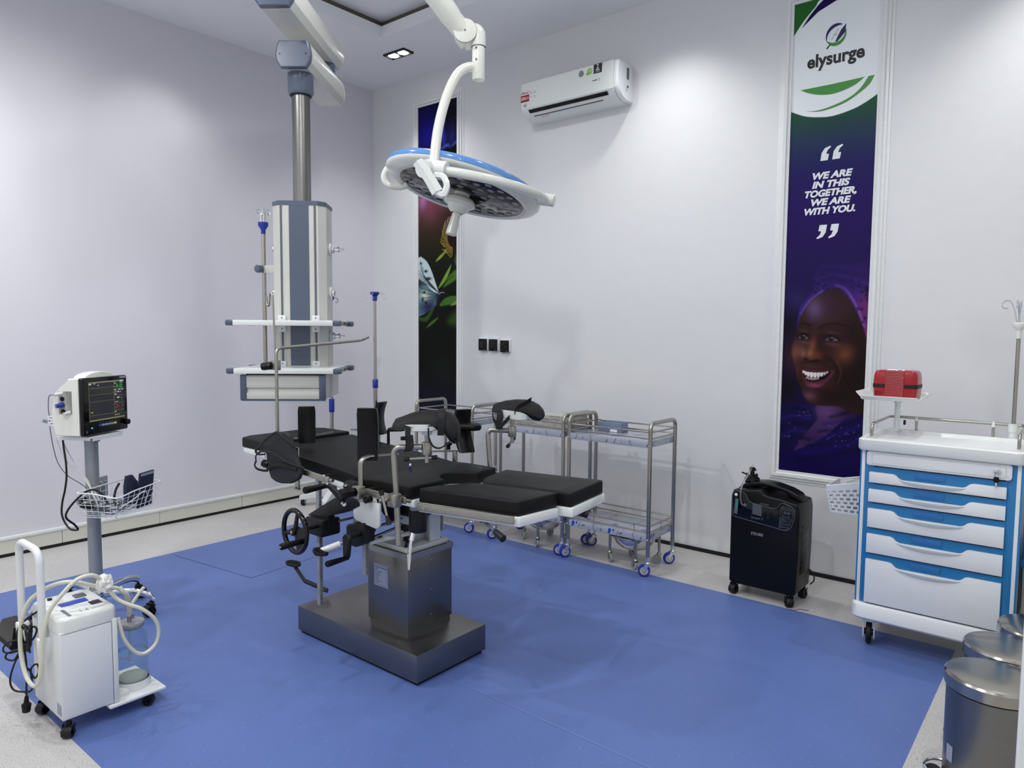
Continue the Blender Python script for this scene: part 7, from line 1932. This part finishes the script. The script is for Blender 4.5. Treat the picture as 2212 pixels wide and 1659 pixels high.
# red defibrillator case on the tray
ae = thing('defibrillator', (4.452, -0.52, 1.1225), 'red defibrillator case with black band on the raised tray of the cart', 'defibrillator')
ar = lambda z, k, kx=1.0: [V((x, y, z)) for x, y in rrect(4.452 - 0.094 * k * kx, -0.52 - 0.070 * k, 4.452 + 0.094 * k * kx, -0.52 + 0.070 * k, 0.022 * k)]
G().loft([ar(1.1225, 0.94), ar(1.128, 0.97), ar(1.168, 1.0)]).build('lower_shell', 'red_case', ae, smooth=40)
G().loft([ar(1.168, 1.012), ar(1.172, 1.02), ar(1.182, 1.02), ar(1.186, 1.012)]).build('seal_band', 'black_rubber', ae, smooth=40)
G().loft([ar(1.186, 1.0), ar(1.215, 0.99), ar(1.235, 0.96), ar(1.246, 0.90), ar(1.250, 0.80)]).build('upper_shell', 'red_case', ae, smooth=60)
g = G()
for k in range(17): g.cyl((4.414, -0.5915, 1.129 + k * 0.0072), (4.490, -0.5915, 1.129 + k * 0.0072), 0.0028, seg=6)
g.span((4.412, -0.592, 1.126), (4.492, -0.57, 1.247), 0.002)
g.build('ribbed_latch', 'red_case', ae)
G().prism([(-0.036, -0.008), (0.036, -0.008), (0.036, 0.010), (-0.036, 0.010)], frame((4.452, -0.572, 1.2465), (1, 0, 0), (0, 0.6, 0.5)), 0.003).build('case_label', 'label_white', ae, smooth=0)
G().text('AED', frame((4.452, -0.5745, 1.2495), (1, 0, 0), (0, 0.6, 0.5)) @ Matrix.Translation((0.018, 0.001, 0.0002)), 0.012, 0.0003, depth=0.0004).span((4.42, -0.577, 1.2475), (4.452, -0.573, 1.251)).build('lettering', 'ink_grey', ae, smooth=0)
g = G()
for i in range(5):
    for q in range(3): g.cyl((4.372 + i * 0.0062 + 0.003 * (q % 2), -0.5865, 1.136 + q * 0.006), (4.372 + i * 0.0062 + 0.003 * (q % 2), -0.590, 1.136 + q * 0.006), 0.0019, seg=8)
g.build('speaker_hole', 'black_plastic', ae)
# basket hung on the cart's left side, with a clear bag
bkt = thing('plastic_basket', (4.29, -0.60, 0.565), 'white perforated plastic basket hung on the left side of the emergency cart', 'basket')
bx0, bx1, by0, by1 = 4.205, 4.392, -0.72, -0.50
def bwall(p, q, P_, Q_, nu, nv, th):
    """perforated wall between bottom edge p-q and top edge P_-Q_"""
    g_ = G()
    p, q, P_, Q_ = V(p), V(q), V(P_), V(Q_)
    pt = lambda u, v: (p * (1 - u) + q * u) * (1 - v) + (P_ * (1 - u) + Q_ * u) * v
    rows = 6
    n_ = ((q - p).cross(P_ - p)).normalized() * th
    def slab(u0, u1, v0, v1):
        a = [pt(u0, v0), pt(u1, v0), pt(u1, v1), pt(u0, v1)]
        g_.loft([a, [k + n_ for k in a]])
    v = 0.0
    slab(0, 1, 0, 0.06)
    vv = [0.06 + 0.80 * k / rows for k in range(rows + 1)]
    for r_i in range(rows):
        a, b_ = vv[r_i], vv[r_i + 1]
        slab(0, 1, a + (b_ - a) * 0.62, b_)
        off = 0.5 if r_i % 2 else 0.0
        w = 1.0 / nu
        k = -1
        x = 0.0
        xs = [(k + off) * w for k in range(0, nu + 1)]
        last = 0.0
        for c0_ in xs:
            lo_, hi_ = max(0, c0_ - 0.19 * w), min(1, c0_ + 0.19 * w)
            if hi_ > lo_: slab(lo_, hi_, a, a + (b_ - a) * 0.62)
        if off: slab(0, 0.19 * w, a, a + (b_ - a) * 0.62); slab(1 - 0.19 * w, 1, a, a + (b_ - a) * 0.62)
    slab(0, 1, 0.86, 1.0)
    return g_
t0, t1 = 0.022, 0.0
zt1, zt2 = 0.690, 0.712
cs_ = [(bx0 + 0.02, by0 + 0.015, 0.565), (bx1, by0 + 0.015, 0.565), (bx1, by1 - 0.01, 0.565), (bx0 + 0.02, by1 - 0.01, 0.565)]
ct_ = [(bx0, by0, zt1), (bx1, by0, zt2 + 0.02), (bx1, by1, zt2 + 0.02), (bx0, by1, zt1)]
for k in range(4):
    k2 = (k + 1) % 4
    bwall(cs_[k], cs_[k2], ct_[k], ct_[k2], 6, 6, 0.003).build('basket_wall', 'white_powder', bkt, smooth=0)
G().span((bx0 + 0.02, by0 + 0.016, 0.565), (bx1, by1 - 0.011, 0.570)).build('basket_floor', 'white_powder', bkt, smooth=0)
G().tube([V(v) for v in ct_], 0.004, 8, closed=True).build('basket_rim', 'white_powder', bkt)
bag = thing('plastic_bag', (4.31, -0.61, 0.572), 'clear plastic bag bulging out of the white basket', 'bag')
bmw = bmesh.new()
bmesh.ops.create_icosphere(bmw, subdivisions=4, radius=1.0)
rs = random.Random(21)
for v in bmw.verts:
    n_ = 1 + 0.10 * math.sin(9 * v.co.x + 4 * v.co.y) * math.cos(8 * v.co.z) + rs.uniform(-0.02, 0.02)
    z = v.co.z
    v.co = V((4.312 + 0.070 * v.co.x * n_, -0.612 + 0.088 * v.co.y * n_, 0.650 + (0.075 if z > 0 else 0.074) * z * n_ + 0.03 * v.co.x * (z > 0)))
G().add_bm(bmw).build('bag_film', 'bag', bag, smooth=25)

# blue-lidded bin hung on the cart's right side, yellow box behind it on the floor
wb = thing('waste_bin', (5.07, -0.56, 0.2), 'beige waste bin with blue lid at the right side of the emergency cart', 'bin')
G().loft([rr3(4.985, -0.70, 5.20, -0.44, 0.03, 0.205), rr3(4.985, -0.71, 5.215, -0.43, 0.03, 0.46)]).build('bin_body', 'bin_beige', wb, smooth=40)
G().loft([rr3(4.978, -0.722, 5.225, -0.420, 0.03, 0.455), rr3(4.978, -0.722, 5.225, -0.420, 0.03, 0.475), rr3(5.01, -0.69, 5.20, -0.45, 0.03, 0.535)]).build('bin_lid', 'bin_blue', wb, smooth=40)
G().span((4.975, -0.60, 0.36), (4.992, -0.53, 0.92), 0.003).build('hanging_plate', 'cart_blue', wb)
yb = thing('yellow_box', (5.09, -0.40, 0), 'yellow plastic safety box on the floor behind the cart', 'box')
G().loft([rr3(5.00, -0.52, 5.20, -0.30, 0.04, 0.0), rr3(4.995, -0.525, 5.205, -0.295, 0.04, 0.14), rr3(5.02, -0.50, 5.18, -0.32, 0.04, 0.19)]).build('box_body', 'yellow', yb, smooth=40)
G().span((4.992, -0.46, 0.10), (5.0, -0.38, 0.125), 0.002).build('box_latch', 'black_plastic', yb)

# ------------------------------------------------------------------ pedal bins
def pedal_bin(x, y, a, label):
    t = thing('pedal_bin', (x, y, 0), label, 'bin', 'stainless pedal bins at the right edge')
    t.rotation_euler = (0, 0, a)
    R_ = 0.128
    G().lathe([(0, 0.008), (R_ - 0.006, 0.008), (R_ - 0.004, 0.02), (R_ - 0.004, 0.328), (0, 0.328)], None, 56).build('bin_body', 'brushed_steel', t, smooth=45, world=False)
    G().lathe([(0, 0), (R_ - 0.002, 0), (R_ - 0.002, 0.016), (0, 0.016)], None, 48).lathe([(0, 0.327), (R_ - 0.006, 0.327), (R_ - 0.006, 0.335), (0, 0.335)], None, 48).build('base_ring', 'black_rubber', t, smooth=45, world=False)
    G().lathe([(R_ - 0.002, 0.333), (R_ + 0.003, 0.335), (R_ + 0.003, 0.368), (R_ - 0.002, 0.374), (R_ - 0.012, 0.377), (0.06, 0.381), (0, 0.3825)], None, 64).build('lid', 'steel', t, smooth=30, world=False)
    pdl_ = G().lathe([(0, 0), (0.030, 0), (0.033, 0.005), (0.030, 0.010), (0, 0.012)], Matrix.Translation((-R_ - 0.018, 0, 0.014)) @ Matrix.Diagonal((0.8, 1.25, 1, 1)), 28).build('pedal', 'black_rubber', t, world=False)
    G().tube([V((-R_ + 0.008 - 0.052 * math.sin(q), 0.055 * math.cos(q), 0.034)) for q in [pi * k / 14 for k in range(15)]], 0.0045, 8).build('pedal_hoop', 'chrome', t, world=False)
    G().prism([(-0.014, 0.0), (0.014, 0.0), (0.014, 0.05), (-0.014, 0.05)], frame((-(R_ - 0.004) * 0.86, -(R_ - 0.004) * 0.51, 0.10), (0.51, -0.86, 0), (0, 0, 1)), 0.0012).build('bin_label', 'label_grey', t, smooth=0, world=False)
    return t
pedal_bin(4.985, -1.715, 0.15, 'stainless pedal bin nearest the camera at the right edge')
pedal_bin(5.000, -1.435, 0.15, 'middle one of the three stainless pedal bins')
pedal_bin(5.075, -1.17, 0.15, 'stainless pedal bin farthest back, next to the emergency cart')
